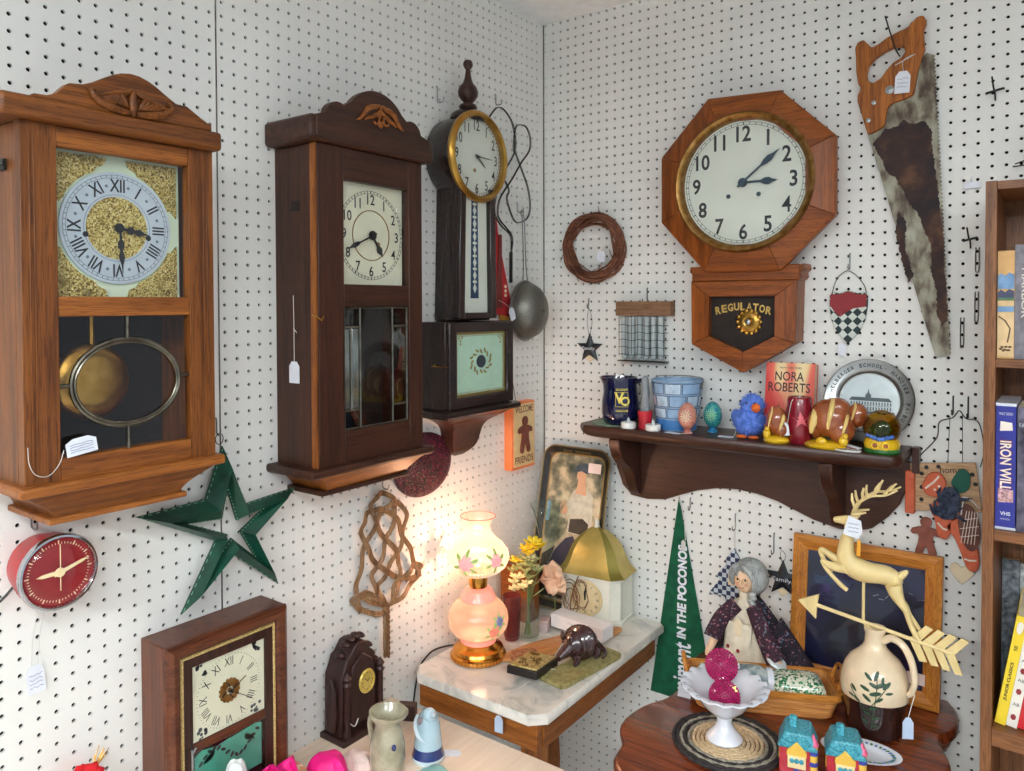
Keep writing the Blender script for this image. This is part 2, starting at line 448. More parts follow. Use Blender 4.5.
# door: stiles and rails, the openings for dial and pendulum
d = T.mb(); gx0, gx1 = -1.434, -1.238
d.box(x0, gx0, F, F+.019, zb, zt2); d.box(gx1, x1, F, F+.019, zb, zt2)
for q in (x0+.017, x1-.017, x0+.011, x1-.011): d.box(q-.0012, q+.0012, F-.0015, F, zb+.01, zt2-.01)
door = d.build('door', 'oak_z', T.e, bev=.002)
for q0, q1 in ((1.828, zt2), (1.594, 1.622), (zb, 1.398)):
    d = T.mb(); d.box(gx0, gx1, F+.001, F+.019, q0, q1); d.build('door_rail', 'oak_light_x', door, bev=.0015)
d = T.mb()
d.box(gx0-.002, gx1+.002, F+.009, F+.0115, 1.618, 1.832); d.box(gx0-.002, gx1+.002, F+.009, F+.0115, 1.394, 1.598)
d.build('glass', 'pane', door, smooth=0)
# leading
d = T.mb(); ocx, ocz = -1.335, 1.496
d.tube([(ocx+.081*math.cos(2*PI*k/48), F+.008, ocz+.064*math.sin(2*PI*k/48)) for k in range(48)], .0035, 8, True)
d.tube([(ocx+.0765*math.cos(2*PI*k/48), F+.006, ocz+.0595*math.sin(2*PI*k/48)) for k in range(48)], .0018, 6, True)
for a, c in (((gx0, ocz+.001), (ocx-.08, ocz+.001)), ((ocx+.08, ocz+.004), (gx1, ocz+.004)), ((ocx, ocz+.063), (ocx, 1.594)), ((ocx, ocz-.063), (ocx, 1.398))):
    d.tube([(a[0], F+.008, a[1]), (c[0], F+.008, c[1])], .003, 8)
d.build('leading', 'lead_came', door)
# cornice + pediment
b = T.mb(); zc0, zc1 = 1.856, 1.886
b.box(-1.510, -1.190, -.170, 0, zc0, zc1)
b.build('cornice', 'oak_x', T.e, bev=.006, seg=3)
b = T.mb()
pts = [(-1.470, 1.884), (-1.470, 1.889), (-1.452, 1.890), (-1.440, 1.895), (-1.431, 1.905), (-1.424, 1.9125), (-1.405, 1.915), (-1.390, 1.9215)] + \
      [(-1.390+.104*k/8, 1.9215+.024*math.sin(PI*(k/8)*.93)) for k in range(1, 9)] + \
      [(-1.268, 1.9165), (-1.250, 1.916), (-1.243, 1.912), (-1.225, 1.902), (-1.215, 1.897), (-1.208, 1.896), (-1.208, 1.884)]
pts = [(x_, z_) for x_, z_ in pts]
b.prism(pts, -.169, -.147); b.build('pediment', 'oak_x', T.e, bev=.0025)
carved_fan(T, -1.337, 1.902, -.172, .122, 'oak_y')
b = T.mb(); b.box(-1.492, -1.186, -.165, 0, 1.352, 1.368)
b.build('base_moulding', 'oak_light_x', T.e, bev=.005, seg=3)
b = T.mb(); R4 = []
for k in range(9):
    t = k/8; i0 = .050*math.sin(t*PI/2)**1.2; z_ = 1.354-.042*t
    R4.append((-1.482+i0*.9, -1.200-i0, -.158+i0*.45, 0, z_))
b.loft(R4); b.build('lower_moulding', 'oak_x', T.e)
b = T.mb(); b.box(-1.446, -1.240, -.139, 0, 1.305, 1.314); b.build('foot_board', 'oak_light_x', T.e, bev=.002)
b = T.mb(); b.tube([(x0-.006, -.10, 1.80), (x0-.006, -.115, 1.80), (x0-.006, -.118, 1.806)], .002, 6); b.box(x0-.004, x0, -.11, -.09, 1.793, 1.808); b.build('door_hook', 'dark_wire', T.e)
b = T.mb(); b.box(x0+.014, x1-.014, -.014, -.009, zb+.014, zt2-.014); b.build('inner_shade_sheet', 'dark_inside', T.e, smooth=0)  # extra dark sheet before the back: shade of the case interior as colour
# dial plate
mat('dial_mint', (206, 222, 196), .35, vary=8, vscale=10)
mat('silver_ring', (196, 208, 216), .3, .35, vary=6)
cells('gilt_fret', [(0, (206, 186, 110)), (.35, (164, 140, 66)), (.6, (226, 214, 150)), (.84, (120, 98, 46))], 480, rough=.3, metal=.6, bmp=.8)
b = T.mb(); b.box(gx0-.001, gx1+.001, -.118, -.115, 1.612, 1.840)
dial = b.build('dial', 'dial_mint', T.e, smooth=0)
dcx, dcz, dr = -1.337, 1.7245, .083
b = T.mb(); b.ringplate(circ(dcx, dcz, dr, 56), circ(dcx, dcz, dr*.56, 56), -.118, -.1225)
b.build('chapter_ring', 'silver_ring', dial)
b = T.mb(); b.lathe([(0, 0), (dr*.56, 0), (dr*.56, .002), (0, .002)], (dcx, -.118, dcz), 40, ax='y')
b.build('dial_centre', 'gilt_fret', dial, smooth=0)
rr = random.Random(3)
for sx in (-1, 1):
    for sz in (-1, 1):
        b = T.mb()
        P = [(sx*.0945, sz*.102), (sx*.0945, sz*.022), (sx*.086, sz*.032)]
        P += [(sx*(dr+.004)*math.cos(rad(t)), sz*(dr+.004)*math.sin(rad(t))) for t in (22, 30, 40, 50, 60, 68)]
        P += [(sx*.030, sz*.086), (sx*.018, sz*.092), (sx*.015, sz*.102)]
        b.prism([(dcx+p[0], dcz+p[1]) for p in P], -.118, -.1212)
        for q in range(16):
            t = rr.uniform(20, 72); r_ = dr+rr.uniform(.008, .035)
            cx, cz = dcx+sx*min(.088, r_*math.cos(rad(t))), dcz+sz*min(.097, r_*math.sin(rad(t)))
            if math.hypot(cx-dcx, cz-dcz) < dr+.009: continue
            a0 = rr.uniform(0, 6)
            b.tube([(cx+.0065*(1-k/9)*math.cos(a0+k*.8), -.1222, cz+.0065*(1-k/9)*math.sin(a0+k*.8)) for k in range(8)], .001, 5)
        b.build('spandrel', 'gilt_fret', dial, smooth=30)
b = T.mb()
for k in range(12):
    a = rad(90-30*k)
    b.text(ROM[k], dcx+dr*.76*math.cos(a), dcz+dr*.76*math.sin(a), dr*.23, -.1229, rot=a-PI/2, sx=.72, bold=.018)
    a2 = a-rad(15)
    b.prism([(dcx+dr*.76*math.cos(a2)+.0028*math.cos(q*PI/2), dcz+dr*.76*math.sin(a2)+.0028*math.sin(q*PI/2)) for q in range(4)], -.1228, -.1232, m=1)
for r_ in (.9, .95, .6): b.ringplate(circ(dcx, dcz, dr*r_, 56), circ(dcx, dcz, dr*r_-.0007, 56), -.1226, -.1228, m=1)
for k in range(60):
    a = rad(6*k); b.prism([(dcx+dr*q*math.cos(a+s), dcz+dr*q*math.sin(a+s)) for q, s in ((.9, -.006), (.9, .006), (.95, .006), (.95, -.006))], -.1226, -.1229, m=1)
mat('ring_grey', (110, 122, 134), .5)
b.build('numerals', ['ink_black', 'ring_grey'], dial, smooth=0)
hand(T, dcx, dcz, -.126, 100, .048, .0055, 'fancy', name='hour_hand')
hand(T, dcx, dcz, -.129, 177, .068, .0045, 'fancy')
for q in (-1, 1):
    b = T.mb(); b.lathe([(0, 0), (.0042, 0), (.0042, .0006), (0, .0006)], (dcx+q*.047, -.1226, dcz-.012), 12, ax='y'); b.build('winding_hole', 'ink_black', dial)
# pendulum
b = T.mb(); b.tube([(-1.362, -.09, 1.62), (-1.362, -.09, 1.50)], .004, 6)
b.lathe([(0, .012), (.030, .0115), (.05, .008), (.056, .003), (.058, 0), (.05, -.003), (0, -.004)], (-1.364, -.09, 1.496), 40, ax='y')
b.build('pendulum', 'gilt_bob' if 'gilt_bob' in MATS else 'brass', T.e)
t = price_tag(T, -1.41, 1.425, F-.004, .042, .024, [(-1.477, F-.003, 1.420), (-1.476, F-.004, 1.398), (-1.468, F-.004, 1.382), (-1.452, F-.004, 1.378), (-1.438, F-.004, 1.392), (-1.432, F-.004, 1.41)], rad(8), lines=4)
# ---------------------------------------------------------------- dark middle wall clock
T = Thing('wall_clock', 'dark brown wall clock with arched top, square cream dial and white tag on its side', 'clock', 'L', -.814, 1.24)
x0, x1, zb, zt2, F = -.962, -.672, 1.297, 1.916, -.126
b = T.mb()
b.case(x0, x1, F+.0185, zb, zt2, .011)
cs = b.build('case', 'walnut_z', T.e, bev=.0015)
b = T.mb(); b.box(x0-.0015, x0+.002, F+.004, F+.019, zb, zt2); b.build('corner_strip', 'oak_light_z', T.e)
gx0, gx1 = -.896, -.713
d = T.mb(); d.box(x0+.002, gx0, F, F+.018, zb, zt2); d.box(gx1, x1, F, F+.018, zb, zt2); door = d.build('door', 'walnut_z', T.e, bev=.0015)
for q0, q1 in ((1.854, zt2), (1.606, 1.650), (zb, 1.361)):
    d = T.mb(); d.box(gx0, gx1, F+.0005, F+.018, q0, q1); d.build('door_rail', 'walnut_x', door, bev=.0015)
for q0, q1 in ((1.645, 1.858), (1.356, 1.611)):
    d = T.mb(); d.box(gx0-.002, gx1+.002, F+.008, F+.0105, q0, q1); d.build('glass', 'pane', door, smooth=0)
d = T.mb(); Y = F+.0065
for a, c in (((gx0+.046, 1.361), (gx0+.046, 1.606)), ((gx1-.046, 1.361), (gx1-.046, 1.606)), ((gx0, 1.565), (gx0+.046, 1.565)), ((gx1-.046, 1.565), (gx1, 1.565)), ((gx0, 1.40), (gx0+.046, 1.40)), ((gx1-.046, 1.40), (gx1, 1.40)), ((gx0+.022, 1.40), (gx0+.022, 1.565)), ((gx0+.003, 1.362), (gx0+.003, 1.605)), ((gx1-.003, 1.362), (gx1-.003, 1.605)), ((gx0, 1.604), (gx1, 1.604)), ((gx0, 1.363), (gx1, 1.363))):
    d.tube([(a[0], Y, a[1]), (c[0], Y, c[1])], .0024, 6)
d.build('leading', 'lead_came', door)
mat('mirror_bevel', (150, 160, 160), .12, .85, vary=20, vscale=30)
for i, (p, q, r_, s_) in enumerate(((gx0+.026, gx0+.043, 1.403, 1.562), (gx1-.042, gx1-.004, 1.403, 1.562), (gx0+.006, gx0+.043, 1.366, 1.397), (gx0+.006, gx0+.043, 1.568, 1.601), (gx0+.005, gx0+.019, 1.403, 1.562))):
    d = T.mb(); d.box(p, q, Y+.0005, Y+.0025, r_, s_); d.build('bevelled_glass', 'mirror_bevel' if i in (0, 4) else 'pane_bevel', door, bev=.001)
b = T.mb(); b.loft([(-.986, -.650, -.138, 0, 1.9165), (-.988, -.648, -.1405, 0, 1.925), (-.988, -.648, -.1405, 0, 1.958), (-.984, -.652, -.137, 0, 1.9655)])
# rounded front corners
b.build('cornice', 'walnut_x', T.e, bev=.012, seg=4)
b = T.mb(); y0 = -.1425
pts = [(-.960, 1.919), (-.975, 1.9235), (-.975, 1.9635)] + arc(-.921, 1.9665, .030, 170, 62, 6) + arc(-.818, 1.950, .0875, 142, 38, 14) + arc(-.720, 1.9665, .030, 118, 10, 6) + [(-.661, 1.9635), (-.661, 1.9235), (-.670, 1.919)]
b.prism(pts, y0, y0+.02); b.build('pediment', 'walnut_x', T.e, bev=.002)
b = T.mb()
for s in (-1, 1):
    b.tube([(-.812+s*q[0], y0-.002, 1.985+q[1]) for q in ((.004, .026), (.012, .020), (.024, .018), (.037, .012), (.046, .000), (.058, -.012), (.066, -.014))], [.002, .005, .006, .006, .005, .003, .001], 7)
    b.tube([(-.812+s*q[0], y0-.002, 1.985+q[1]) for q in ((.004, .014), (.012, .004), (.024, -.002), (.034, -.004), (.044, -.010))], [.002, .004, .005, .004, .002], 7)
    b.tube([(-.812+s*(.014+.0085*math.cos(k*.7)), y0-.003, 1.981+.010*math.sin(k*.7)) for k in range(9)], .0026, 6)
b.ell((-.812, y0-.001, 1.998), (.004, .004, .014), 8, 6); b.ell((-.812, y0-.001, 1.972), (.007, .004, .008), 8, 6)
b.build('ornament', 'oak_light_x', T.e)
b = T.mb(); b.loft([(-.986, -.652, -.134, 0, 1.281), (-.990, -.648, -.139, 0, 1.286), (-.990, -.648, -.139, 0, 1.295), (-.986, -.652, -.135, 0, 1.2985)])
b.build('base_moulding', 'walnut_x', T.e, bev=.008, seg=3)
b = T.mb(); b.loft([(-.970-.0+.045*t**.6, -.664-.045*t**.6, -.128+.024*t, 0, 1.2815-.034*t) for t in [k/6 for k in range(7)]])
b.build('lower_moulding', 'oak_light_x', T.e)
b = T.mb(); b.box(-.940, -.700, -.108, 0, 1.238, 1.2475); b.build('foot_board', 'walnut_x', T.e, bev=.002)
b = T.mb(); b.box(x0-.0006, x0, -.075, -.050, 1.79, 1.81); b.build('side_label', 'dark_inside', T.e, smooth=0)
b = T.mb(); b.tube([(x0-.004, F+.012, 1.59), (x0-.006, F-.003, 1.588), (x0+.004, F-.006, 1.580), (x0+.009, F-.005, 1.588)], .0015, 6); b.build('door_hook', 'brass', T.e)
b = T.mb(); b.box(x0+.012, x1-.012, -.014, -.009, zb+.012, zt2-.012); b.build('inner_shade_sheet', 'dark_inside', T.e, smooth=0)  # added dark sheet, interior shade put into its colour
b = T.mb(); b.box(gx0-.001, gx1+.001, F+.022, F+.025, 1.640, 1.864); dial = b.build('dial', 'cream_dial', T.e, smooth=0)
def arabic(T, cx, cz, R, y, size, dial, mt='ink_black', ring=1.18, sx=.9, bold=.012, ticks=True, skip=(), nums=None):
    b = T.mb()
    for k in range(1, 13):
        if k in skip: continue
        a = rad(90-30*k)
        b.text(str(k) if nums is None else nums[k-1], cx+R*math.cos(a), cz+R*math.sin(a), size, y-.0005, bold=bold, sx=sx)
    if ticks:
        for r_ in (ring, ring+.075): b.ringplate(circ(cx, cz, R*r_, 48), circ(cx, cz, R*r_-.0006, 48), y-.0002, y-.0006)
        for k in range(60):
            a = rad(6*k); w_ = .012 if k % 5 == 0 else .006
            b.prism([(cx+R*q*math.cos(a+s), cz+R*q*math.sin(a+s)) for q, s in ((ring, -w_), (ring, w_), (ring+.07, w_), (ring+.07, -w_))], y-.0002, y-.0007)
    return b.build('numerals', mt, dial, smooth=0)
dcx, dcz = -.803, 1.752
arabic(T, dcx, dcz, .0735, F+.022, .021, dial, ring=1.17)
b = T.mb(); b.ringplate(circ(dcx, dcz, .052, 40), circ(dcx, dcz, .0505, 40), F+.0205, F+.022); b.lathe([(0, 0), (.006, 0), (.006, .0006), (0, .0006)], (dcx+.02, F+.022, dcz-.018), 12, ax='y')
b.build('dial_engraving', 'brass_old', dial)
hand(T, dcx, dcz, F+.018, 146, .052, .0075, 'spade', name='hour_hand'); hand(T, dcx, dcz, F+.0155, 246, .078, .005, 'spade')
def side_tag(T, x, y, z, w, h, top, name='price_tag'):
    b = T.mb(); P = [(-w/2, -h), (w/2, -h), (w/2, -h*.22), (w*.25, 0), (-w*.25, 0), (-w/2, -h*.22)]
    b.prism([(y+a, z+c) for a, c in P], x, x-.0008, ax='x'); t = b.build(name, 'tag_white', T.e, smooth=0)
    b = T.mb(); b.tube([(x-.0004, y, z-.003), (x-.0004, y, (z+top)/2), (x-.0004, y+.001, top)], .0007, 5); b.tube([(x-.0004, y+.001, (z+top)/2), (x-.0004, y-.008, (z+top)/2-.008)], .0007, 5); b.build('thread', 'string_white', t)
side_tag(T, x0-.002, -.058, 1.500, .030, .042, 1.628)
# ---------------------------------------------------------------- banjo clock
woods('banjo', (30, 22, 22), (54, 38, 34), rough=.25, coat=.4)
T = Thing('banjo_clock', 'black banjo clock with brass bezel and turned finial, hanging near the corner', 'clock', 'L', -.42, 1.22)
cx, cz = -.4225, 1.974
b = T.mb(); b.lathe([(0, 0), (.095, 0), (.1, .006), (.1, .068), (.094, .078), (0, .078)], (cx-.004, 0, cz), 40, ax='y'); b.build('head', 'banjo_z', T.e)
b = T.mb(); b.shell([(.095, .0785), (.106, .076), (.112, .083), (.113, .090), (.109, .096), (.103, .0985), (.098, .095), (.096, .086), (.095, .0785)], (cx, 0, cz), 48, ax='y')
bz = b.build('bezel', 'brass', T.e)
b = T.mb(); b.lathe([(0, 0), (.1, 0), (.1, .001), (0, .001)], (cx, -.080, cz), 40, ax='y'); dial = b.build('dial', 'dial_white', T.e, smooth=30)
arabic(T, cx, cz, .077, -.081, .025, dial, ring=1.17, sx=.8)
b = T.mb(); b.lathe([(0, 0), (.005, 0), (.005, .0006), (0, .0006)], (cx-.008, -.081, cz-.034), 12, ax='y'); b.build('winding_hole', 'brass_old', dial)
hand(T, cx, cz, -.084, 128, .040, .003, 'dagger', name='hour_hand'); hand(T, cx, cz, -.087, 91, .058, .002, 'dagger')
b = T.mb(); b.lathe([(0, .0), (.09, 0), (.09, .002), (0, .002)], (cx, -.0925, cz), 40, ax='y'); b.build('glass', 'pane', bz, smooth=0)
b = T.mb()
b.lathe([(.044, 2.064), (.048, 2.072), (.045, 2.082), (.034, 2.090), (.024, 2.0935)], (cx+.004, -.05, 0), 24, sy=.9)
b.build('finial_base', 'banjo_z', T.e)
b = T.mb()
b.lathe([(.008, 2.088), (.016, 2.0935), (.018, 2.099), (.016, 2.104), (.009, 2.107), (.010, 2.110), (.014, 2.114), (.019, 2.122), (.020, 2.131), (.017, 2.140), (.0105, 2.148), (.007, 2.158), (.0055, 2.168), (.0045, 2.176), (.007, 2.179), (.0095, 2.184), (.0095, 2.189), (.007, 2.194), (0, 2.197)], (cx+.006, -.05, 0), 24)
for v in b.v: v.z = (v.z+T.off.z-2.088)*1.22+2.088-T.off.z; v.x = (v.x-(cx+.006-T.off.x))*1.4+cx+.006-T.off.x; v.y = (v.y+.05)*1.2-.05
b.build('finial', 'mahog_z', T.e)
# neck: flared body with a glazed panel
b = T.mb()
top, bot = (-.478, -.370, 1.885), (-.492, -.360, 1.570)
def quad(b, x0a, x1a, za, x0b, x1b, zb_, y0, y1, m=0): b.loft([(x0b, x1b, y0, y1, zb_), (x0a, x1a, y0, y1, za)], m)
quad(b, -.482, -.354, 1.90, -.492, -.350, 1.570, -.066, 0); body = b.build('neck', 'banjo_z', T.e, bev=.003)
b = T.mb()
quad(b, -.492, -.470, 1.90, -.500, -.478, 1.575, -.088, -.066); quad(b, -.376, -.354, 1.90, -.372, -.350, 1.575, -.088, -.066)
b.box(-.478, -.372, -.088, -.066, 1.575, 1.590); b.build('neck_frame', 'banjo_z', T.e, bev=.003)
b = T.mb(); quad(b, -.471, -.375, 1.89, -.479, -.371, 1.588, -.074, -.070); pnl = b.build('neck_panel', 'dial_white', T.e, smooth=0)
mat('deep_blue', (28, 62, 92), .35); mat('gilt_line', (168, 146, 84), .35, .6)
b = T.mb(); b.prism([(-.435, 1.865), (-.412, 1.865), (-.409, 1.625), (-.440, 1.625)], -.074, -.0752); band = b.build('painted_band', 'deep_blue', pnl, smooth=0)
b = T.mb(); rr = random.Random(5)
for k in range(7):
    z = 1.65+k*.032; s = .007
    b.prism([(-.4245, z+s*1.7), (-.4245-s, z), (-.4245, z-s*1.7), (-.4245+s, z)], -.0752, -.0758)
    b.prism([(-.4245+.0085*math.cos(q), z+.016+.004*math.sin(q)) for q in [i*PI/4 for i in range(8)]], -.0752, -.0757)
b.build('painted_flowers', 'dial_white', band, smooth=0)
# lower box
b = T.mb(); b.loft([(-.541, -.283, -.078, 0, 1.356), (-.541, -.283, -.078, 0, 1.568)]); b.build('lower_box', 'banjo_z', T.e, bev=.002)
fx0, fx1, fz0, fz1 = -.541, -.283, 1.358, 1.567; gx0, gx1, gz0, gz1 = -.512, -.310, 1.386, 1.542
b = T.mb(); b.ringplate([(fx0, fz0), (fx1, fz0), (fx1, fz1), (fx0, fz1)], [(gx0, gz0), (gx1, gz0), (gx1, gz1), (gx0, gz1)], -.078, -.092); dr_ = b.build('lower_door', 'banjo_x', T.e, bev=.004, seg=3)
mat('celadon', (176, 210, 186), .3, vary=4)
b = T.mb(); b.box(gx0, gx1, -.082, -.0785, gz0, gz1); pn = b.build('painted_glass', 'celadon', dr_, smooth=0)
b = T.mb(); i_ = .006; b.ringplate([(gx0, gz0), (gx1, gz0), (gx1, gz1), (gx0, gz1)], [(gx0+i_, gz0+i_), (gx1-i_, gz0+i_), (gx1-i_, gz1-i_), (gx0+i_, gz1-i_)], -.082, -.0832); 
i1, i2 = .0085, .0096; b.ringplate([(gx0+i1, gz0+i1), (gx1-i1, gz0+i1), (gx1-i1, gz1-i1), (gx0+i1, gz1-i1)], [(gx0+i2, gz0+i2), (gx1-i2, gz0+i2), (gx1-i2, gz1-i2), (gx0+i2, gz1-i2)], -.082, -.0826)
ox, oz = -.409, 1.468
for k in range(16):
    a = 2*PI*k/16; R_a = .036 if k % 2 else .031
    px, pz = ox+R_a*1.15*math.cos(a), oz+R_a*.8*math.sin(a)
    b.prism([(px+.0075*math.cos(q)*math.cos(a+.7)-.0028*math.sin(q)*math.sin(a+.7), pz+.0075*math.cos(q)*math.sin(a+.7)+.0028*math.sin(q)*math.cos(a+.7)) for q in [i*PI/4 for i in range(8)]], -.082, -.0827)
for sx in (-1, 1):
    for q in ((0, 0), (.006, .007), (-.006, .006), (0, -.008)): b.prism(circ(ox+sx*.080+q[0], 1.522+q[1], .0032, 6), -.082, -.0827)
b.build('gilt_wreath', 'gilt_line', pn, smooth=0)
mat('slate_ink', (52, 66, 74), .5)
b = T.mb(); b.prism(circ(ox, oz, .016, 20, rx=.0185), -.082, -.0828); b.build('painted_medallion', 'slate_ink', pn, smooth=0)
b = T.mb(); b.tube([(fx0-.003, -.05, 1.462), (fx0-.004, -.05, 1.466), (fx0-.005, -.04, 1.462)], .002, 6); b.tube([(fx0-.003, -.045, 1.462), (fx0-.004, -.09, 1.462)], .0012, 5); b.build('door_hook', 'brass', T.e)
b = T.mb(); b.loft([(-.556, -.270, -.096, 0, 1.338), (-.560, -.266, -.102, 0, 1.343), (-.560, -.266, -.102, 0, 1.352), (-.552, -.274, -.094, 0, 1.357)]); b.build('base_moulding', 'banjo_x', T.e)
# scrolled bracket below: front board with an S outline plus two curved cheeks
b = T.mb()
L = []
for k in range(13):
    t = k/12; w_ = .125*(1-t)**1.0 if t < .2 else None
    hw = [.118, .102, .082, .067, .060, .057, .055, .053, .051, .047, .041, .031, .016][k]
    dp = [.090, .080, .064, .052, .046, .042, .040, .038, .036, .034, .030, .022, .012][k]
    L.append((-.413-hw, -.413+hw, -dp, 0, 1.338-.112*t))
b.loft(L[::-1]); b.build('bracket', 'mahog_z', T.e)
# ---------------------------------------------------------------- other things on the left wall
def peg_hook(x, z, w, reach=.05, up=.0, kind='wire', label=None, group=None, down=.03, mt='steel', bend=None):
    o = Thing('peg_hook', label, 'hook', w, x, z, group)
    b = o.mb()
    if bend: pts = [(x+p[0], p[1], z+p[2]) for p in bend]
    else: pts = [(x, .002, z+.012), (x, -.003, z+.012), (x, -.004, z), (x, -.004, z-down), (x, -.008, z-down-.005), (x, -reach*.7, z-down-.005), (x, -reach*.8, z-down+.002), (x, -reach*.8, z-down+.006)]
    b.tube(spline(pts, 4), .0016, 6); b.build('peg_hook_wire', mt, o.e)
    return o
# green leather star: a folded open frame; each of the ten legs is a strip bent to a ridge
blotch('green_leather', [(.3, (6, 50, 38)), (.6, (12, 72, 54)), (.8, (18, 88, 66))], 30, rough=.45, bmp=.2)
T = Thing('hanging_star', 'dark green stitched leather star hanging by a wire ring below the oak clock', 'star ornament', 'L', -1.088, 1.20)
tips = [(-1.099, 1.352), (-.938, 1.245), (-.979, 1.062), (-1.184, 1.068), (-1.262, 1.257)]
inn = [(-1.050, 1.236), (-1.031, 1.173), (-1.081, 1.148), (-1.116, 1.181), (-1.135, 1.261)]
ctr = Vector((sum(p[0] for p in tips)/5, sum(p[1] for p in tips)/5))
ctr = Vector((-1.087, 1.197))
outer = []; holes = []
for i in range(5): outer += [tips[i], inn[i]]
inn2 = []
for i in range(5):
    t = Vector(tips[i]); n = Vector(inn[i])
    inn2 += [tuple(ctr+(t-ctr)*.48), tuple(ctr+(n-ctr)*.35)]
mid = [tuple((Vector(a)*.52+Vector(c)*.48)) for a, c in zip(outer, inn2)]
b = T.mb()
n = 10
def loop3(P, y): return [(p[0], y, p[1]) for p in P]
b.loops([loop3(outer, -.022), loop3(mid, -.048), loop3(inn2, -.026)], cap=False)
b.loops([loop3(inn2, -.022), loop3(mid, -.044), loop3(outer, -.018)], cap=False)
b.loops([loop3(outer, -.018), loop3(outer, -.022)], cap=False); b.loops([loop3(inn2, -.026), loop3(inn2, -.022)], cap=False)
st = b.build('star_frame', 'green_leather', T.e, smooth=0)
b = T.mb()
def stitches(P, y, n_=9):
    for i in range(len(P)):
        a, c = Vector(P[i]), Vector(P[(i+1) % len(P)]); d = (c-a)
        for k in range(n_):
            p = a+d*((k+.25)/n_); q = a+d*((k+.7)/n_)
            b.tube([(p.x, y, p.y), (q.x, y, q.y)], .0006, 4)
stitches([tuple(Vector(a)*.94+Vector(c)*.06) for a, c in zip(outer, mid)], -.0240)
stitches([tuple(Vector(a)*.06+Vector(c)*.94) for a, c in zip(mid, inn2)], -.0285)
mat('stitch', (150, 190, 160), .8); b.build('stitching', 'stitch', st)
b = T.mb(); b.tube([(-1.099+.008*math.cos(k*PI/8), -.012, 1.364+.010*math.sin(k*PI/8)) for k in range(16)], .0009, 5, True); b.build('hanging_ring', 'dark_wire', T.e)
peg_hook(-1.099, 1.388, 'L', .02, label='bent wire peg hook holding the green leather star', down=.012)
# red round clock
mat('red_plastic', (168, 10, 18), .35, coat=.1, vary=6); mat('red_face', (140, 14, 22), .4, vary=6); mat('chrome', (190, 192, 196), .12, 1)
mat('bone', (232, 214, 178), .5)
T = Thing('round_clock', 'small red round wall clock with chrome rim and cream dagger hands', 'clock', 'L', -1.392, 1.15)
T.e.scale = (.955, 1, .955)
cx, cz = -1.4055, 1.2195
b = T.mb(); b.lathe([(0, 0), (.040, 0), (.047, .004), (.0555, .045), (.057, .064), (.054, .067), (0, .067)], (cx, 0, cz), 44, ax='y'); b.build('body', 'red_plastic', T.e)
b = T.mb(); b.shell([(.052, .068), (.0575, .064), (.0590, .070), (.0570, .075), (.054, .0755), (.052, .073), (.052, .068)], (cx, 0, cz), 44, ax='y'); b.build('rim', 'chrome', T.e)
b = T.mb(); b.lathe([(0, 0), (.0525, 0), (.0525, .001), (0, .001)], (cx, -0.0690, cz), 44, ax='y'); dial = b.build('dial', 'red_face', T.e)
b = T.mb()
for k in range(60):
    a = rad(6*k); l_ = .006 if k % 5 == 0 else .003; w_ = .0009 if k % 5 == 0 else .0005
    c, s = math.cos(a), math.sin(a)
    b.prism([(cx+r_*c-q*s, cz+r_*s+q*c) for r_, q in ((.043, -w_), (.043, w_), (.043+l_, w_), (.043+l_, -w_))], -0.0700, -0.0705)
b.build('dial_marks', 'bone', dial, smooth=0)
mat('bone_hand', (236, 216, 170), .45)
hand(T, cx, cz, -0.0725, 268, .034, .0055, 'dagger', 'bone_hand', 'hour_hand'); hand(T, cx, cz, -0.0740, 72, .046, .0045, 'dagger', 'bone_hand')
b = T.mb(); b.tube([(cx, -0.0755, cz-.028), (cx, -0.0755, cz+.044)], .0007, 5); b.build('second_hand', 'bone_hand', T.e)
b = T.mb(); b.lathe([(.05, .0), (.046, .003), (.034, .0065), (.018, .0085), (0, .009)], (cx, -0.0735, cz), 40, ax='y'); b.build('glass', 'pane', T.e)
t = price_tag(T, -1.4155, 1.0575, -.004, .026, .046, None, rad(6), lines=4)
b = T.mb()
for q in (-.004, .006): b.tube([(-1.415+q, -.003, 1.058), (-1.413+q, -.004, 1.10), (-1.405+q, -.008, 1.155)], .0005, 4)
b.build('thread', 'string_white', t)
b = T.mb(); b.tube(spline([(-1.44, -.01, 1.20), (-1.47, -.012, 1.175), (-1.50, -.006, 1.172), (-1.54, -.004, 1.19)], 5), .002, 6); b.build('cord', 'dark_wire', T.e)
peg_hook(-1.415, 1.288, 'L', .03, label='wire peg hook above the red round clock', down=.01)
peg_hook(-1.482, 1.990, 'L', .03, label='bent zinc peg hook high at the far left of the wall', down=.02)
# ogee mantel clock
T = Thing('mantel_clock', 'brown ogee mantel clock with Roman dial and green painted tablet, standing on the pale counter', 'clock', 'L', -1.128, .700)
x0, x1, z0, z1 = -1.248, -1.007, .700, 1.048
b = T.mb(); b.box(x0, x1, -.076, -.004, z0, z1); b.build('case', 'mantel_z', T.e, bev=.002)
b = T.mb()
O = [(x0, z0), (x1, z0), (x1, z1), (x0, z1)]
def inset(P, d): 
    (a, c), (e, f) = P[0], P[2]; return [(a+d, c+d), (e-d, c+d), (e-d, f-d), (a+d, f-d)]
b.loops([loop3(O, -.076), loop3(O, -.081), loop3(inset(O, .003), -.087), loop3(inset(O, .010), -.092), loop3(inset(O, .018), -.090), loop3(inset(O, .024), -.083), loop3(inset(O, .026), -.079)], cap=False)
b.build('front_moulding', 'mantel_x', T.e)
cells('gold_rope', [(0, (206, 176, 110)), (.5, (168, 132, 70)), (.8, (232, 208, 150))], 900, rough=.4, bmp=.6)
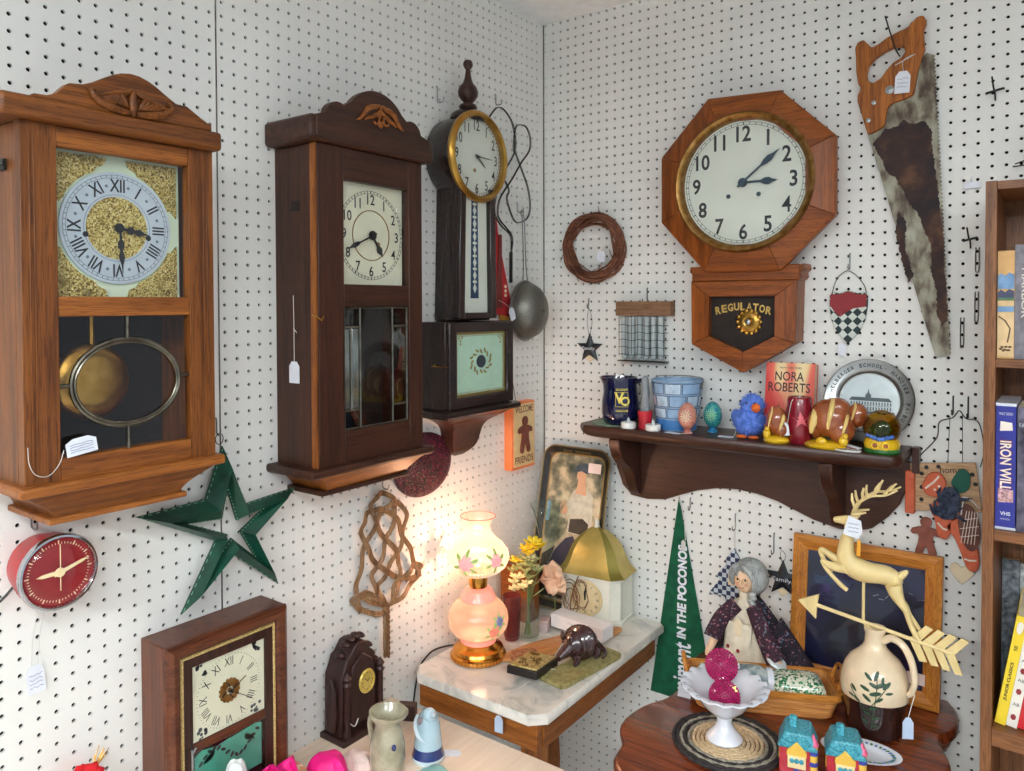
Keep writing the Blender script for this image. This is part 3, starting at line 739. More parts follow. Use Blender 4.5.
b = T.mb(); I2 = inset(O, .026); b.loops([loop3(I2, -.080), loop3(inset(O, .0275), -.084), loop3(inset(O, .030), -.084), loop3(inset(O, .032), -.080)], cap=False); b.build('gilt_beading', 'gold_rope', T.e)
i3 = inset(O, .031); i4 = inset(O, .048)
b = T.mb(); b.ringplate(i3, i4, -.076, -.082); dr_ = b.build('door', 'mahog_z', T.e, bev=.001)
b = T.mb(); b.box(i4[0][0], i4[1][0], -.0815, -.076, .852, .868); b.build('door_rail', 'mantel_x', dr_, bev=.001)
b = T.mb(); b.box(i4[0][0], i4[1][0], -.0775, -.076, .868, i4[2][1]); dial = b.build('dial', 'cream_dial', T.e, smooth=0)
cx, cz = -1.128, .932
b = T.mb()
for k in range(12):
    a = rad(90-30*k); b.text(ROM[k], cx+.051*math.cos(a), cz+.051*math.sin(a), .015, -.0778, rot=a-PI/2, sx=.7)
for k in range(60):
    a = rad(6*k); b.prism([(cx+q*math.cos(a)-s*math.sin(a), cz+q*math.sin(a)+s*math.cos(a)) for q, s in ((.0615, -.0003), (.0615, .0003), (.0635, .0003), (.0635, -.0003))], -.0776, -.0780)
b.build('numerals', 'ink_black', dial, smooth=0)
b = T.mb(); rr = random.Random(2)
for sx, sz in ((1, -1), (-1, -1), (1, 1), (-1, 1)):
    for k in range(9): b.prism(circ(cx+sx*.054+rr.uniform(-.009, .009), cz+sz*.056+rr.uniform(-.010, .010), rr.uniform(.002, .004), 6), -.0776, -.0779)
b.build('corner_flowers', 'slate_ink', dial, smooth=0)
b = T.mb(); P = []
for k in range(48): P.append((cx+(.021 if k % 3 else .0185)*math.cos(2*PI*k/48), cz+(.021 if k % 3 else .0185)*math.sin(2*PI*k/48)))
b.ringplate(P, circ(cx, cz, .0075, 48), -.0778, -.0805); b.lathe([(0, 0), (.004, 0), (.004, .003), (0, .003)], (cx, -.078, cz), 12, ax='y'); b.build('dial_rosette', 'brass_old', dial)
b = T.mb()
for k in range(4): b.tube([(cx+.007*math.cos(k*PI/2), -.080, cz+.007*math.sin(k*PI/2)), (cx+.017*math.cos(k*PI/2+.4), -.0806, cz+.017*math.sin(k*PI/2+.4))], .0014, 5)
b.build('rosette_spokes', 'ink_black', dial)
hand(T, cx, cz, -.0835, 62, .034, .0022, 'line', name='hour_hand'); hand(T, cx, cz, -.0855, 124, .050, .002, 'line')
mat('tablet_green', (66, 150, 128), .35, vary=10, vscale=30)
b = T.mb(); b.box(i4[0][0], i4[1][0], -.0775, -.076, i4[0][1], .852); tb = b.build('tablet', 'black_lacquer_x', T.e, smooth=0)
b = T.mb()
for c_, r1, r2 in (((-1.128, .806), .060, .040), ((-1.176, .835), .018, .012), ((-1.080, .835), .018, .012)): b.prism(circ(c_[0], c_[1], r2, 20, rx=r1), -.0775, -.0782)
b.prism([(-1.196, .842), (-1.182, .849), (-1.14, .840), (-1.12, .846), (-1.075, .850), (-1.062, .846), (-1.062, .770), (-1.196, .770)], -.0775, -.0780)
b.build('tablet_paint', 'tablet_green', tb, smooth=0)
b = T.mb()
for k in range(14):
    x = -1.185+k*.0088; z = .826+.016*math.sin(k*.55)
    R = Matrix.Rotation(rr.uniform(-1, 1), 3, 'Y'); b.ell((x, -.0783, z), (.0055, .0006, .0028), 8, 4, rot=R)
b.build('tablet_leaves', 'ink_black', tb)
b = T.mb(); b.tube(spline([(-1.205, -.083, .862), (-1.207, -.090, .86), (-1.207, -.090, .80), (-1.203, -.088, .795)], 4), .0018, 6); b.tube([(-1.207, -.090, .86), (-1.200, -.090, .866)], .002, 6); b.build('door_latch', 'steel', T.e)
b = T.mb(); b.box(i4[0][0], i4[1][0], -.0802, -.0792, i4[0][1], i4[2][1]); b.build('glass', 'pane', dr_, smooth=0)
# wicker rug beater: three-strand cane, interlaced
wood('cane', (98, 68, 42), (170, 132, 92), 'z', rough=.45)
T = Thing('rug_beater', 'woven cane rug beater hanging from a hook below the dark clock', 'rug beater', 'L', -.675, .80)
def cane(b, pts, k=3, r=.0023, yo=0):
    P = [Vector(p) for p in spline([(p[0], (p[2] if len(p) > 2 else 0)-.012+yo, p[1]) for p in pts], 7)]
    for j in range(k):
        o = (j-(k-1)/2)*r*1.85; Q = []
        for i, p in enumerate(P):
            t = (P[min(i+1, len(P)-1)]-P[max(i-1, 0)]).normalized(); nn = Vector((t.z, 0, -t.x))
            Q.append(p+nn*o)
        b.tube(Q, r, 6)
for ci, C_ in enumerate([
 [(-.661, .921), (-.63, .93), (-.595, .947), (-.575, .968), (-.584, .998), (-.605, 1.038), (-.624, 1.072), (-.646, 1.114), (-.676, 1.14), (-.702, 1.15), (-.731, 1.147), (-.749, 1.13), (-.751, 1.106), (-.738, 1.07), (-.713, 1.033), (-.677, 1.0), (-.637, .975), (-.595, .964), (-.572, .97), (-.567, .984), (-.584, .992), (-.605, .982), (-.63, .964), (-.651, .944), (-.664, .917)],
 [(-.678, .909), (-.697, .944), (-.715, .975), (-.719, 1.004), (-.696, 1.036), (-.676, 1.073), (-.659, 1.107), (-.646, 1.138), (-.659, 1.165), (-.685, 1.182), (-.711, 1.178), (-.721, 1.159), (-.715, 1.129), (-.689, 1.088), (-.653, 1.046), (-.635, 1.01), (-.638, .984), (-.651, .956), (-.664, .926)],
 [(-.675, .906), (-.717, .917), (-.751, .935), (-.773, .951), (-.78, .965), (-.763, .973), (-.735, .968), (-.707, .947), (-.681, .922)],
 [(-.769, .957), (-.767, .991), (-.76, 1.03), (-.744, 1.071), (-.721, 1.108), (-.689, 1.138), (-.659, 1.155), (-.632, 1.147), (-.616, 1.119), (-.619, 1.083), (-.636, 1.049), (-.66, 1.016), (-.687, .993), (-.703, .972), (-.694, .943), (-.671, .912)],
 [(-.754, .932), (-.769, .955), (-.754, .964), (-.726, .946), (-.684, .926)],]):
    b = T.mb(); cane(b, [(p[0], p[1], (-.010 if (q+ci) % 2 else 0)) for q, p in enumerate(C_)]); b.build('cane_loop', 'cane', T.e)
b = T.mb()
for j in range(4):
    b.tube([(-.676+.0055*math.cos(k*.55+j*PI/2), -.014+.0055*math.sin(k*.55+j*PI/2), .925-k*.0042) for k in range(30)], .0032, 6)
b.build('twisted_handle', 'cane', T.e)
peg_hook(-.676, 1.205, 'L', .03, label='wire peg hook holding up the cane rug beater', down=.01)
# maroon beaded disc
cells('maroon_beads', [(0, (54, 10, 26)), (.3, (84, 16, 40)), (.55, (32, 10, 22)), (.78, (120, 36, 66)), (.92, (60, 20, 44))], 330, rough=.25, bmp=1.0)
T = Thing('beaded_disc', 'maroon beaded round placemat hanging between the dark clock and the corner table', 'placemat', 'L', -.545, 1.15)
b = T.mb(); b.lathe([(0, .016), (.065, .0155), (.089, .013), (.101, .009), (.103, .005), (.098, 0), (0, 0)], (-.541, 0, 1.222), 44, ax='y', sy=.76)
b.build('beadwork', 'maroon_beads', T.e)
# wire carpet beater made of three loops
T = Thing('wire_beater', 'thin dark wire rug beater of looped wire beside the banjo clock', 'rug beater', 'L', -.19, 1.75)
b = T.mb()
for off in (0, .0025):
    Q = [(-.185, 1.755), (-.185, 1.80), (-.235, 1.838), (-.250, 1.86), (-.235, 1.90), (-.185, 1.955), (-.135, 2.01), (-.098, 2.05), (-.092, 2.09), (-.118, 2.115), (-.155, 2.11), (-.17, 2.085), (-.172, 2.04), (-.165, 2.03), (-.130, 1.985), (-.105, 1.94), (-.092, 1.89), (-.11, 1.855), (-.15, 1.84), (-.180, 1.85), (-.205, 1.90), (-.2, 1.93), (-.26, 1.99), (-.297, 2.03), (-.300, 2.08), (-.27, 2.125), (-.235, 2.145), (-.2, 2.13), (-.172, 2.10), (-.168, 2.04), (-.21, 1.98), (-.25, 1.92), (-.262, 1.86), (-.235, 1.825), (-.188, 1.80), (-.187, 1.755)]
    b.tube(spline([(p[0]+off*.6, -.012-off-.002*(i % 2), p[1]) for i, p in enumerate(Q)], 5), .0013, 5)
b.tube([(-.186, -.014, 1.755), (-.187, -.014, 1.67)], .005, 8)
b.build('looped_wire', 'dark_wire', T.e)
peg_hook(-.240, 2.168, 'L', .03, label='zinc peg hook holding the looped wire beater', down=.012)
peg_hook(-.4795, 2.135, 'L', .03, label='zinc peg hook left of the turned finial of the banjo clock', down=.022)
# red whisk in a holder
mat('red_cloth', (186, 34, 40), .7, vary=14, vscale=80); mat('gold_cloth', (200, 140, 50), .6); mat('rose_brown', (120, 44, 36), .6)
T = Thing('hanging_pennant', 'red felt pennant with gold tip hanging between the banjo clock and the wire strainer', 'pennant', 'L', -.235, 1.52); T.off.y = -.018
b = T.mb(); b.prism([(-.262, 1.845), (-.250, 1.848), (-.236, 1.78), (-.210, 1.70), (-.182, 1.615), (-.178, 1.572), (-.292, 1.590), (-.290, 1.75), (-.275, 1.82)], -.022, -.030); fb = b.build('felt', 'red_cloth', T.e, bev=.002)
b = T.mb(); b.prism([(-.178, 1.572), (-.182, 1.545), (-.222, 1.548), (-.232, 1.582)], -.022, -.031); b.build('gold_trim', 'gold_cloth', fb)
b = T.mb(); b.prism([(-.215, 1.55), (-.170, 1.510), (-.190, 1.482), (-.215, 1.51)], -.014, -.020); b.build('gold_trim', 'gold_cloth', fb)
b = T.mb(); b.prism([(-.243, 1.80), (-.232, 1.80), (-.232, 1.60), (-.256, 1.60)], -.030, -.036); b.build('felt_fold', 'rose_brown', fb, bev=.002)
b = T.mb(); b.tube(spline([(-.250, -.02, 1.90), (-.262, -.022, 1.885), (-.268, -.026, 1.84), (-.262, -.026, 1.80)], 5), .006, 8); b.build('loop', 'red_cloth', T.e)
b = T.mb()
for k in range(3): b.prism([(-.210+.006*math.cos(q*PI/3)+.0, 1.635+k*.012+.005*math.sin(q*PI/3)) for q in range(6)], -.030, -.0306)
b.build('felt_print', 'bone', fb, smooth=0)
price_tag(T, -.228, 1.600, -.060, .024, .036, [(-.250, -.035, 1.622), (-.240, -.05, 1.612), (-.228, -.060, 1.598)], rad(25))
# strainer
mat('strainer_mesh', (118, 116, 108), .45, .8, vary=22, vscale=500)
T = Thing('strainer', 'round wire mesh strainer hanging handle up in the corner', 'strainer', 'L', -.150, 1.50)
cx, cz = -.140, 1.592
b = T.mb(); b.tube([(cx+.070*math.cos(2*PI*k/36), -.030, cz+.082*math.sin(2*PI*k/36)) for k in range(36)], .0045, 8, True); b.build('rim', 'steel', T.e)
b = T.mb(); b.shell([(.069, -.03+.03), (.066, .018), (.058, .036), (.044, .050), (.025, .060), (.004, .063)], (cx, -.030, cz), 32, ax='y', sy=1.17)
b.shell([(.067, .0), (.064, .017), (.056, .034), (.042, .048), (.023, .058), (.004, .061)], (cx, -.030, cz), 32, ax='y', sy=1.17)
b.build('mesh_bowl', 'strainer_mesh', T.e)
b = T.mb()
for s in (-1, 1): b.tube(spline([(cx+s*.012, -.030, cz+.082), (cx+s*.006, -.028, cz+.13), (cx+s*.005, -.024, cz+.25), (cx+s*.003, -.02, cz+.27)], 5), .0018, 6)
b.tube([(cx+.006*math.cos(k*PI/6), -.02, cz+.275+.008*math.sin(k*PI/6)) for k in range(12)], .0018, 6, True)
b.build('handle', 'steel', T.e)
peg_hook(-.140, 1.885, 'L', .03, label='wire peg hook holding the mesh strainer', down=.01)
# welcome sign
mat('orange_wood', (236, 130, 72), .5, vary=12, vscale=30); mat('sign_cream', (226, 198, 142), .6, vary=8)
blotch('gingerbread', [(.3, (98, 48, 36)), (.6, (126, 66, 48))], 60)
T = Thing('wall_sign', 'small orange framed sign with a gingerbread man, hanging near the corner', 'sign', 'L', -.145, 1.146)
x0, x1, z0, z1 = -.202, -.090, 1.148, 1.336
b = T.mb(); b.box(x0, x1, -.027, 0, z0, z1); b.build('board', 'orange_wood', T.e, bev=.002)
b = T.mb(); b.box(x0+.008, x1-.006, -.029, -.027, z0+.008, z1-.006); pnl = b.build('painted_panel', 'sign_cream', T.e, smooth=0)
b = T.mb(); b.text('WELCOME', (x0+x1)/2, z1-.020, .020, -.0292, w=.088, bold=.02); b.build('lettering', 'gingerbread', pnl, smooth=0); b = T.mb(); b.text('FRIENDS', (x0+x1)/2, z0+.026, .020, -.0292, w=.088, bold=.02); b.build('lettering', 'gingerbread', pnl, smooth=0)
def ginger(b, cx, cz, h, y0, y1, m=0):
    k = h/2
    P = [(0, 1), (.17, .95), (.26, .78), (.22, .6), (.15, .52), (.4, .46), (.62, .36), (.68, .2), (.56, .1), (.34, .14), (.3, 0), (.34, -.3), (.46, -.7), (.46, -.9), (.32, -1), (.16, -.92), (.05, -.5)]
    P = P + [(-x, z) for x, z in P[::-1] if x > 0]
    b.prism([(cx+x*k, cz+z*k) for x, z in P], y0, y1, m)
b = T.mb(); ginger(b, (x0+x1)/2+.002, 1.243, .105, -.029, -.033); b.build('gingerbread_man', 'gingerbread', pnl, bev=.001)
b = T.mb(); b.tube(spline([(-.185, -.01, 1.336), (-.18, -.006, 1.38), (-.172, -.004, 1.405), (-.166, -.006, 1.38), (-.16, -.01, 1.336)], 5), .001, 5); b.build('hanging_wire', 'dark_wire', T.e)
# ---------------------------------------------------------------- right wall: schoolhouse regulator
T = Thing('regulator_clock', 'oak octagonal schoolhouse regulator clock with gold lettered lower glass, on the right wall', 'clock', 'R', .63, 1.442)
O8 = [(.5463, 2.114), (.7209, 2.106), (.843, 1.986), (.844, 1.808), (.7229, 1.687), (.5400, 1.688), (.423, 1.818), (.4228, 1.983)]
oc = Vector((.6325, 1.900))
O8 = [(x-.006, z) for x, z in O8]; oc.x -= .006
def sc8(k): return [tuple(oc+(Vector(p)-oc)*k) for p in O8]
b = T.mb(); b.loops([loop3(sc8(.90), 0), loop3(sc8(.90), -.070)]); b.build('case', 'regoak_x', T.e)
def ring_to(n, r): return [(oc.x+r*math.cos(a), oc.y+r*math.sin(a)) for a in n]
# eight mitred frame boards
for i in range(8):
    a, c = Vector(O8[i]), Vector(O8[(i+1) % 8]); 
    b = T.mb(); ia, ic = oc+(a-oc)*.70, oc+(c-oc)*.70; ma, mc = oc+(a-oc)*.965, oc+(c-oc)*.965
    g = (c-a).normalized()*.0003
    a += g; c -= g; ma += g; mc -= g; ia += g; ic -= g
    b.loops([loop3([a, c, mc, ma], -.066), loop3([a, c, mc, ma], -.084)], cap=False)
    q = [(a, -.066), (a, -.084), (ma, -.090), (ia, -.094), (ia, -.066)]; q2 = [(c, -.066), (c, -.084), (mc, -.090), (ic, -.094), (ic, -.066)]
    b = T.mb(); b.loops([[(p.x, y, p.y) for p, y in q], [(p.x, y, p.y) for p, y in q2]])
    b.build('frame_board', 'regoak_x' if abs((c-a).x) > abs((c-a).y) else 'regoak_z', T.e, bev=.001)
R = .166; cx, cz = .629, 1.8995
b = T.mb(); b.shell([(.148, -.0+.080), (.160, .088), (.167, .094), (.168, .100), (.163, .106), (.157, .104), (.153, .098), (.150, .092), (.148, .080)], (cx, 0, cz), 64, ax='y'); bz = b.build('bezel', 'brass_old', T.e)
b = T.mb(); b.lathe([(0, 0), (.1495, 0), (.1495, .001), (0, .001)], (cx, -.084, cz), 64, ax='y'); dial = b.build('dial', 'dial_white', T.e)
b = T.mb()
for k in range(1, 13):
    a = rad(90-30*k); b.text(str(k), cx+.117*math.cos(a), cz+.117*math.sin(a), .038, -.0854, bold=.022, sx=.85)
for r_ in (.1385, .1445): b.ringplate(circ(cx, cz, r_, 64), circ(cx, cz, r_-.0008, 64), -.085, -.0855)
for k in range(60):
    a = rad(6*k); w_ = .0011 if k % 5 == 0 else .0006; c, s = math.cos(a), math.sin(a)
    b.prism([(cx+q*c-e*s, cz+q*s+e*c) for q, e in ((.138, -w_), (.138, w_), (.1445, w_), (.1445, -w_))], -.085, -.0856)
b.build('numerals', 'ink_black', dial, smooth=0)
mat('steel_blue', (40, 62, 76), .35, .4)
hand(T, cx, cz, -.089, 91, .083, .0085, 'spade', 'steel_blue', 'hour_hand'); hand(T, cx, cz, -.092, 51, .112, .0075, 'spade', 'steel_blue')
for q in (-1, 1):
    b = T.mb(); b.lathe([(0, 0), (.0055, 0), (.0055, .0008), (0, .0008)], (cx+q*.0365, -.085, cz-.030), 14, ax='y'); b.build('winding_hole', 'steel_blue', dial)
b = T.mb(); b.lathe([(0, 0), (.150, 0), (.150, .002), (0, .002)], (cx, -.097, cz), 64, ax='y'); b.build('glass', 'pane', bz)
# lower case
P5 = [(.4955, 1.7005), (.7545, 1.7005), (.7500, 1.518), (.6285, 1.4425), (.4975, 1.508)]
b = T.mb(); b.prism([(.500, 1.70), (.7505, 1.70), (.7465, 1.521), (.6285, 1.448), (.5015, 1.511)], 0, -.064); b.build('lower_case', 'regoak_z', T.e)
G5 = [(.5430, 1.627), (.7035, 1.627), (.7030, 1.532), (.6280, 1.4925), (.5430, 1.530)]
P5b = [(.4955, 1.664), (.7545, 1.664), (.7500, 1.518), (.6285, 1.4425), (.4975, 1.508)]
for i in range(5):
    a, c, ia, ic = Vector(P5b[i]), Vector(P5b[(i+1) % 5]), Vector(G5[i]), Vector(G5[(i+1) % 5])
    g = (c-a).normalized()*.0003
    b = T.mb(); q = [(a+g, -.060), (a+g, -.080), (ia+g, -.084), (ia+g, -.060)]; q2 = [(c-g, -.060), (c-g, -.080), (ic-g, -.084), (ic-g, -.060)]
    b.loops([[(p.x, y, p.y) for p, y in q], [(p.x, y, p.y) for p, y in q2]])
    b.build('door_board', 'regoak_x' if abs((c-a).x) > abs((c-a).y) else 'regoak_z', T.e, bev=.001)
b = T.mb(); b.box(.494, .756, -.072, -.055, 1.6645, 1.702); b.build('neck_board', 'regoak_x', T.e, bev=.003)
for s, x in ((-1, .4965), (1, .7535)):
    b = T.mb(); b.prism([(x, 1.70), (x+s*.010, 1.703), (x+s*.012, 1.690), (x+s*.004, 1.683), (x+s*.006, 1.672), (x, 1.665)], -.002, -.062)
    b.build('side_ear', 'regoak_z', T.e)
b = T.mb(); b.prism([(p[0], p[1]) for p in G5], -.066, -.0672); gl = b.build('tablet', 'dark_inside', T.e, smooth=0)
mat('gold_leaf', (206, 172, 92), .35, .5, vary=12)
b = T.mb(); tx0, tx1 = .5530, .6930
word = 'REGULATOR'
for i, ch in enumerate(word):
    t = (i-4)/4; b.text(ch, (tx0+tx1)/2+t*.062, 1.6020-.010*t*t+.001, .019, -.0676, rot=-t*.16, w=.0135, bold=.035)
b.build('lettering', 'gold_leaf', gl, smooth=0)
b = T.mb(); b.lathe([(0, .008), (.006, .008), (.008, .004), (.012, .006), (.020, .005), (.026, .002), (.028, 0), (0, 0)], (.638, -.068, 1.5655), 32, ax='y')
for k in range(14): b.ell((.638+.0275*math.cos(k*PI/7), -.070, 1.5655+.0275*math.sin(k*PI/7)), (.0055, .003, .0055), 8, 5)
b.build('pendulum_bob', 'brass', T.e)
b = T.mb(); b.lathe([(0, 0), (.007, 0), (.0065, .003), (0, .0045)], (.638, -.076, 1.5655), 16, ax='y'); b.build('bob_nut', 'steel', T.e)
# ---------------------------------------------------------------- handsaw
blotch('saw_blade', [(.36, (74, 60, 50)), (.45, (110, 100, 84)), (.52, (138, 134, 116)), (.70, (168, 166, 150))], 26, rough=.5, metal=.3, detail=12, sc=(1.6, 1, .8), dist=.15, bmp=.25)
T = Thing('handsaw', 'old rusty handsaw with an orange wooden handle hanging from a nail', 'saw', 'R', .95, 1.49)
b = T.mb(); bl = [(.908, 2.045), (.935, 2.130), (.985, 2.150), (1.0, 2.152), (1.0185, 2.149), (1.0190, 2.06), (1.0545, 1.498), (1.0270, 1.492), (.886, 2.000)]
teeth = []
N_ = 74; A_, B_ = Vector((1.0545, 1.498)), Vector((1.019, 2.149))
for k in range(N_): 
    p = A_+(B_-A_)*(k/N_); q = A_+(B_-A_)*((k+.5)/N_); teeth += [(p.x-.0008, p.y), (q.x+.0022, q.y)]
bl = [(1.0270, 1.492), (.8865, 2.000), (.92, 2.05), (.96, 2.10), (1.004, 2.153)] + teeth[::-1]
b.prism(bl, -.012, -.0132); blade = b.build('blade', 'saw_blade', T.e, smooth=0)
blotch('saw_rust', [(.34, (34, 26, 30)), (.52, (62, 40, 34)), (.66, (96, 66, 48))], 22, rough=.75, detail=10, bmp=.3)
def ragged(P, y0, nm):
    rr = random.Random(5); Q = []
    for i in range(len(P)):
        a, c = Vector(P[i]), Vector(P[(i+1) % len(P)]); k = max(2, int((c-a).length/.004))
        for q in range(k): p = a+(c-a)*(q/k); Q.append((p.x+rr.uniform(-.0018, .0018), p.y+rr.uniform(-.0018, .0018)))
    b = T.mb(); b.prism(Q, y0, y0-.0003); b.build(nm, 'saw_rust', blade, smooth=0)
ragged([(.8984, 1.9698), (.9245, 1.9994), (.9502, 2.0023), (.96, 2.0139), (.9814, 2.0022), (1.0004, 2.008), (1.0157, 1.9867), (1.0179, 1.946), (1.0259, 1.8814), (1.034, 1.8063), (1.0422, 1.7104), (1.0466, 1.6255), (1.0498, 1.5724), (1.0397, 1.5595), (1.0284, 1.5829), (1.0279, 1.6363), (1.0163, 1.6815), (1.0177, 1.7328), (1.0042, 1.7657), (.9925, 1.803), (.973, 1.8304), (.9591, 1.862), (.9451, 1.8896), (.9292, 1.9022), (.9169, 1.9343)], -.0132, 'rust_stain')
ragged([(.9516, 1.8125), (.9685, 1.7895), (.9659, 1.7353), (.9839, 1.6695), (.9744, 1.6534), (.9624, 1.6918), (.946, 1.7692)], -.0132, 'rust_stain')
hp = [(.8645, 2.138), (.8640, 2.165), (.8620, 2.190), (.8675, 2.202), (.8790, 2.205), (.8850, 2.190), (.8960, 2.184), (.9120, 2.190), (.9300, 2.201), (.9520, 2.209), (.9680, 2.213), (.9760, 2.223), (.9850, 2.232), (.9990, 2.234), (1.0050, 2.220), (.9990, 2.200), (1.0000, 2.180), (1.0020, 2.160), (.9960, 2.140), (.9900, 2.118), (.9850, 2.090), (.9820, 2.066), (.9640, 2.058), (.9420, 2.054), (.9300, 2.046), (.9270, 2.030), (.9280, 2.008), (.9080, 1.996), (.8900, 1.990), (.8840, 2.010), (.8760, 2.040), (.8680, 2.068), (.8680, 2.085), (.8760, 2.095), (.8690, 2.108)]
hole = [(.8880, 2.112), (.8860, 2.128), (.8900, 2.145), (.9050, 2.160), (.9250, 2.171), (.9450, 2.177), (.9600, 2.174), (.9650, 2.163), (.9560, 2.150), (.9400, 2.142), (.9270, 2.128), (.9150, 2.112), (.9000, 2.104)]
# the handle as a ring: match the outline to the grip hole by angle
def matched(outer, inner, n=72):
    c = Vector((sum(p[0] for p in inner)/len(inner), sum(p[1] for p in inner)/len(inner)))
    def hit(P, a):
        d = Vector((math.cos(a), math.sin(a))); best = None
        for i in range(len(P)):
            p, q = Vector(P[i])-c, Vector(P[(i+1) % len(P)])-c; e = q-p
            den = d.x*e.y-d.y*e.x
            if abs(den) < 1e-12: continue
            t = (p.x*e.y-p.y*e.x)/den; u = (p.x*d.y-p.y*d.x)/den
            if t > 0 and -1e-9 <= u <= 1+1e-9 and (best is None or t > best): best = t
        return tuple(c+d*(best or .01))
    A = [2*PI*k/n for k in range(n)]
    return [hit(outer, a) for a in A], [hit(inner, a) for a in A]
o_, i_ = matched(hp, hole, 120)
b = T.mb(); b.ringplate(o_, i_, -.004, -.022); hd = b.build('handle', 'sawwood_z', T.e, bev=.0025, seg=2)
b = T.mb()
for c_ in ((.8910, 2.022), (.9020, 2.060), (.9560, 2.112)):
    b2 = T.mb(); b2.lathe([(0, 0), (.0052, 0), (.005, .0012), (0, .0018)], (c_[0], -.0220, c_[1]), 16, ax='y'); b2.build('saw_screw', 'steel', hd)
b2 = T.mb(); b2.lathe([(0, 0), (.0095, 0), (.009, .0014), (0, .0022)], (.9340, -.0220, 2.083), 20, ax='y'); b2.build('medallion', 'steel', hd)
price_tag(T, .962, 2.118, -.028, .030, .048, [(.975, -.024, 2.150), (.962, -.030, 2.140), (.962, -.028, 2.116)], rad(-3), lines=3)
b = T.mb(); b.tube([(.975, -.024, 2.150), (.985, -.0235, 2.152), (.945, -.0235, 2.135)], .001, 5); b.build('tag_string', 'string_white', T.e)
peg_hook(.950, 2.16, 'R', label='long bent nail through the grip of the handsaw', mt='dark_wire', bend=[(0, .002, 0), (-.001, -.03, .003), (-.006, -.040, .02), (-.022, -.046, .080)])
# ---------------------------------------------------------------- grapevine wreath
wood('vine', (80, 42, 28), (150, 100, 74), 'x', rough=.7)
T = Thing('wreath', 'round grapevine twig wreath with a small white tag on the right wall', 'wreath', 'R', .181, 1.672)
rr = random.Random(11); cx, cz, R = .183, 1.768, .082
b = T.mb()
for s in range(38):
    a0 = rr.uniform(0, 2*PI); n_ = rr.randint(26, 44); ph = rr.uniform(0, 6); ro = rr.uniform(-.014, .009); yo = rr.uniform(-.024, 0)
    pts = []
    for k in range(n_):
        a = a0+2*PI*k/40
        r_ = R+ro+.006*math.sin(a*2.3+ph); y = -.018+yo*.6+.010*math.cos(a*3.1+ph)
        pts.append((cx+r_*math.cos(a)*1.0, min(-.003, y), cz+r_*1.03*math.sin(a)))
    b.tube(pts, rr.uniform(.0016, .0032), 5)
b.build('vines', 'vine', T.e)
b = T.mb()
for s in range(60):
    a = rr.uniform(0, 2*PI); L = rr.uniform(.02, .042); d = a+PI/2+rr.uniform(-.9, .9); r_ = R+rr.uniform(-.008, .008)
    p = Vector((cx+r_*math.cos(a), -.026, cz+r_*math.sin(a)))
    q = p+Vector((math.cos(d)*L, rr.uniform(-.008, .012), math.sin(d)*L)); q.y = min(q.y, -.003)
    b.tube([p, (p+q)/2+Vector((0, -.004, 0)), q], [.0018, .0014, .0008], 5)
b.build('twigs', 'vine', T.e)
price_tag(T, .221, 1.757, -.046, .026, .030, [(.236, -.04, 1.775), (.221, -.046, 1.757)], rad(-6))
# ---------------------------------------------------------------- small star ornament, tube rack
mat('black_tin', (26, 32, 40), .45)
def star_pts(cx, cz, R, r=.42, rot=0): return [(cx+(R if k % 2 == 0 else R*r)*math.cos(rot+PI/2+k*PI/5), cz+(R if k % 2 == 0 else R*r)*math.sin(rot+PI/2+k*PI/5)) for k in range(10)]
def tin_star(label, cx, cz, R, top, wire_w=.008, rot=0, drop=True):
    T = Thing('star_ornament', label, 'star ornament', 'R', cx, cz-R, None)
    b = T.mb(); P = star_pts(cx, cz, R, .42, rot); n = 10
    b.add([(p[0], -.008, p[1]) for p in P]+[(cx, -.014, cz)], [(i, (i+1) % n, n) for i in range(n)]); b.prism(P, -.004, -.008)
    st = b.build('tin_star', 'black_tin', T.e, smooth=0)
    b = T.mb(); b.text('Family', cx, cz-.001, R*.28, -.0150, w=R*.95); b.build('lettering', 'tag_white', st, smooth=0)
    b = T.mb(); b.tube(spline([(cx-.002, -.008, cz+R*.9), (cx-wire_w, -.007, (cz+R+top)/2), (cx-.002, -.007, top), (cx+wire_w, -.007, (cz+R+top)/2), (cx+.002, -.008, cz+R*.9)], 6), .0006, 5)
    b.build('hanging_wire', 'dark_wire', T.e)
    if drop:
        b = T.mb(); P = [(cx+R*.32*x, cz-R*.62+R*.32*z) for x, z in ((0, -1), (.6, -.4), (.95, .1), (.85, .5), (.45, .62), (0, .3), (-.45, .62), (-.85, .5), (-.95, .1), (-.6, -.4))]
        b.prism(P, -.005, -.007); b.build('wooden_heart', 'bone', T.e)
    return T
tin_star('small black tin star ornament on a wire loop under the grapevine wreath', .1605, 1.484, .043, 1.598)
peg_hook(.1555, 1.612, 'R', .015, label='small wire peg hook holding the star under the wreath', down=.008)
woods('barnwood', (112, 82, 60), (160, 122, 92), rough=.75)
T = Thing('tube_rack', 'wooden bar hung with clear wired glass tubes above the navy pitcher', 'vase rack', 'R', .338, 1.453)
b = T.mb(); b.box(.257, .419, -.032, -.003, 1.578, 1.617); b.build('wooden_bar', 'barnwood_x', T.e, bev=.0015)
glass('tube_glass', (240, 246, 246), 1.5, .03, .42, (232, 238, 238))
for k in range(6):
    x = .2775+k*.0215
    b = T.mb(); b.shell([(.0015, 1.458), (.0075, 1.462), (.0095, 1.472), (.0095, 1.566), (.0115, 1.574), (.0105, 1.575), (.0085, 1.566), (.0085, 1.472), (.0015, 1.461)], (x, -.018, 0), 16)
    b.build('glass_tube', 'tube_glass', T.e)
b = T.mb()
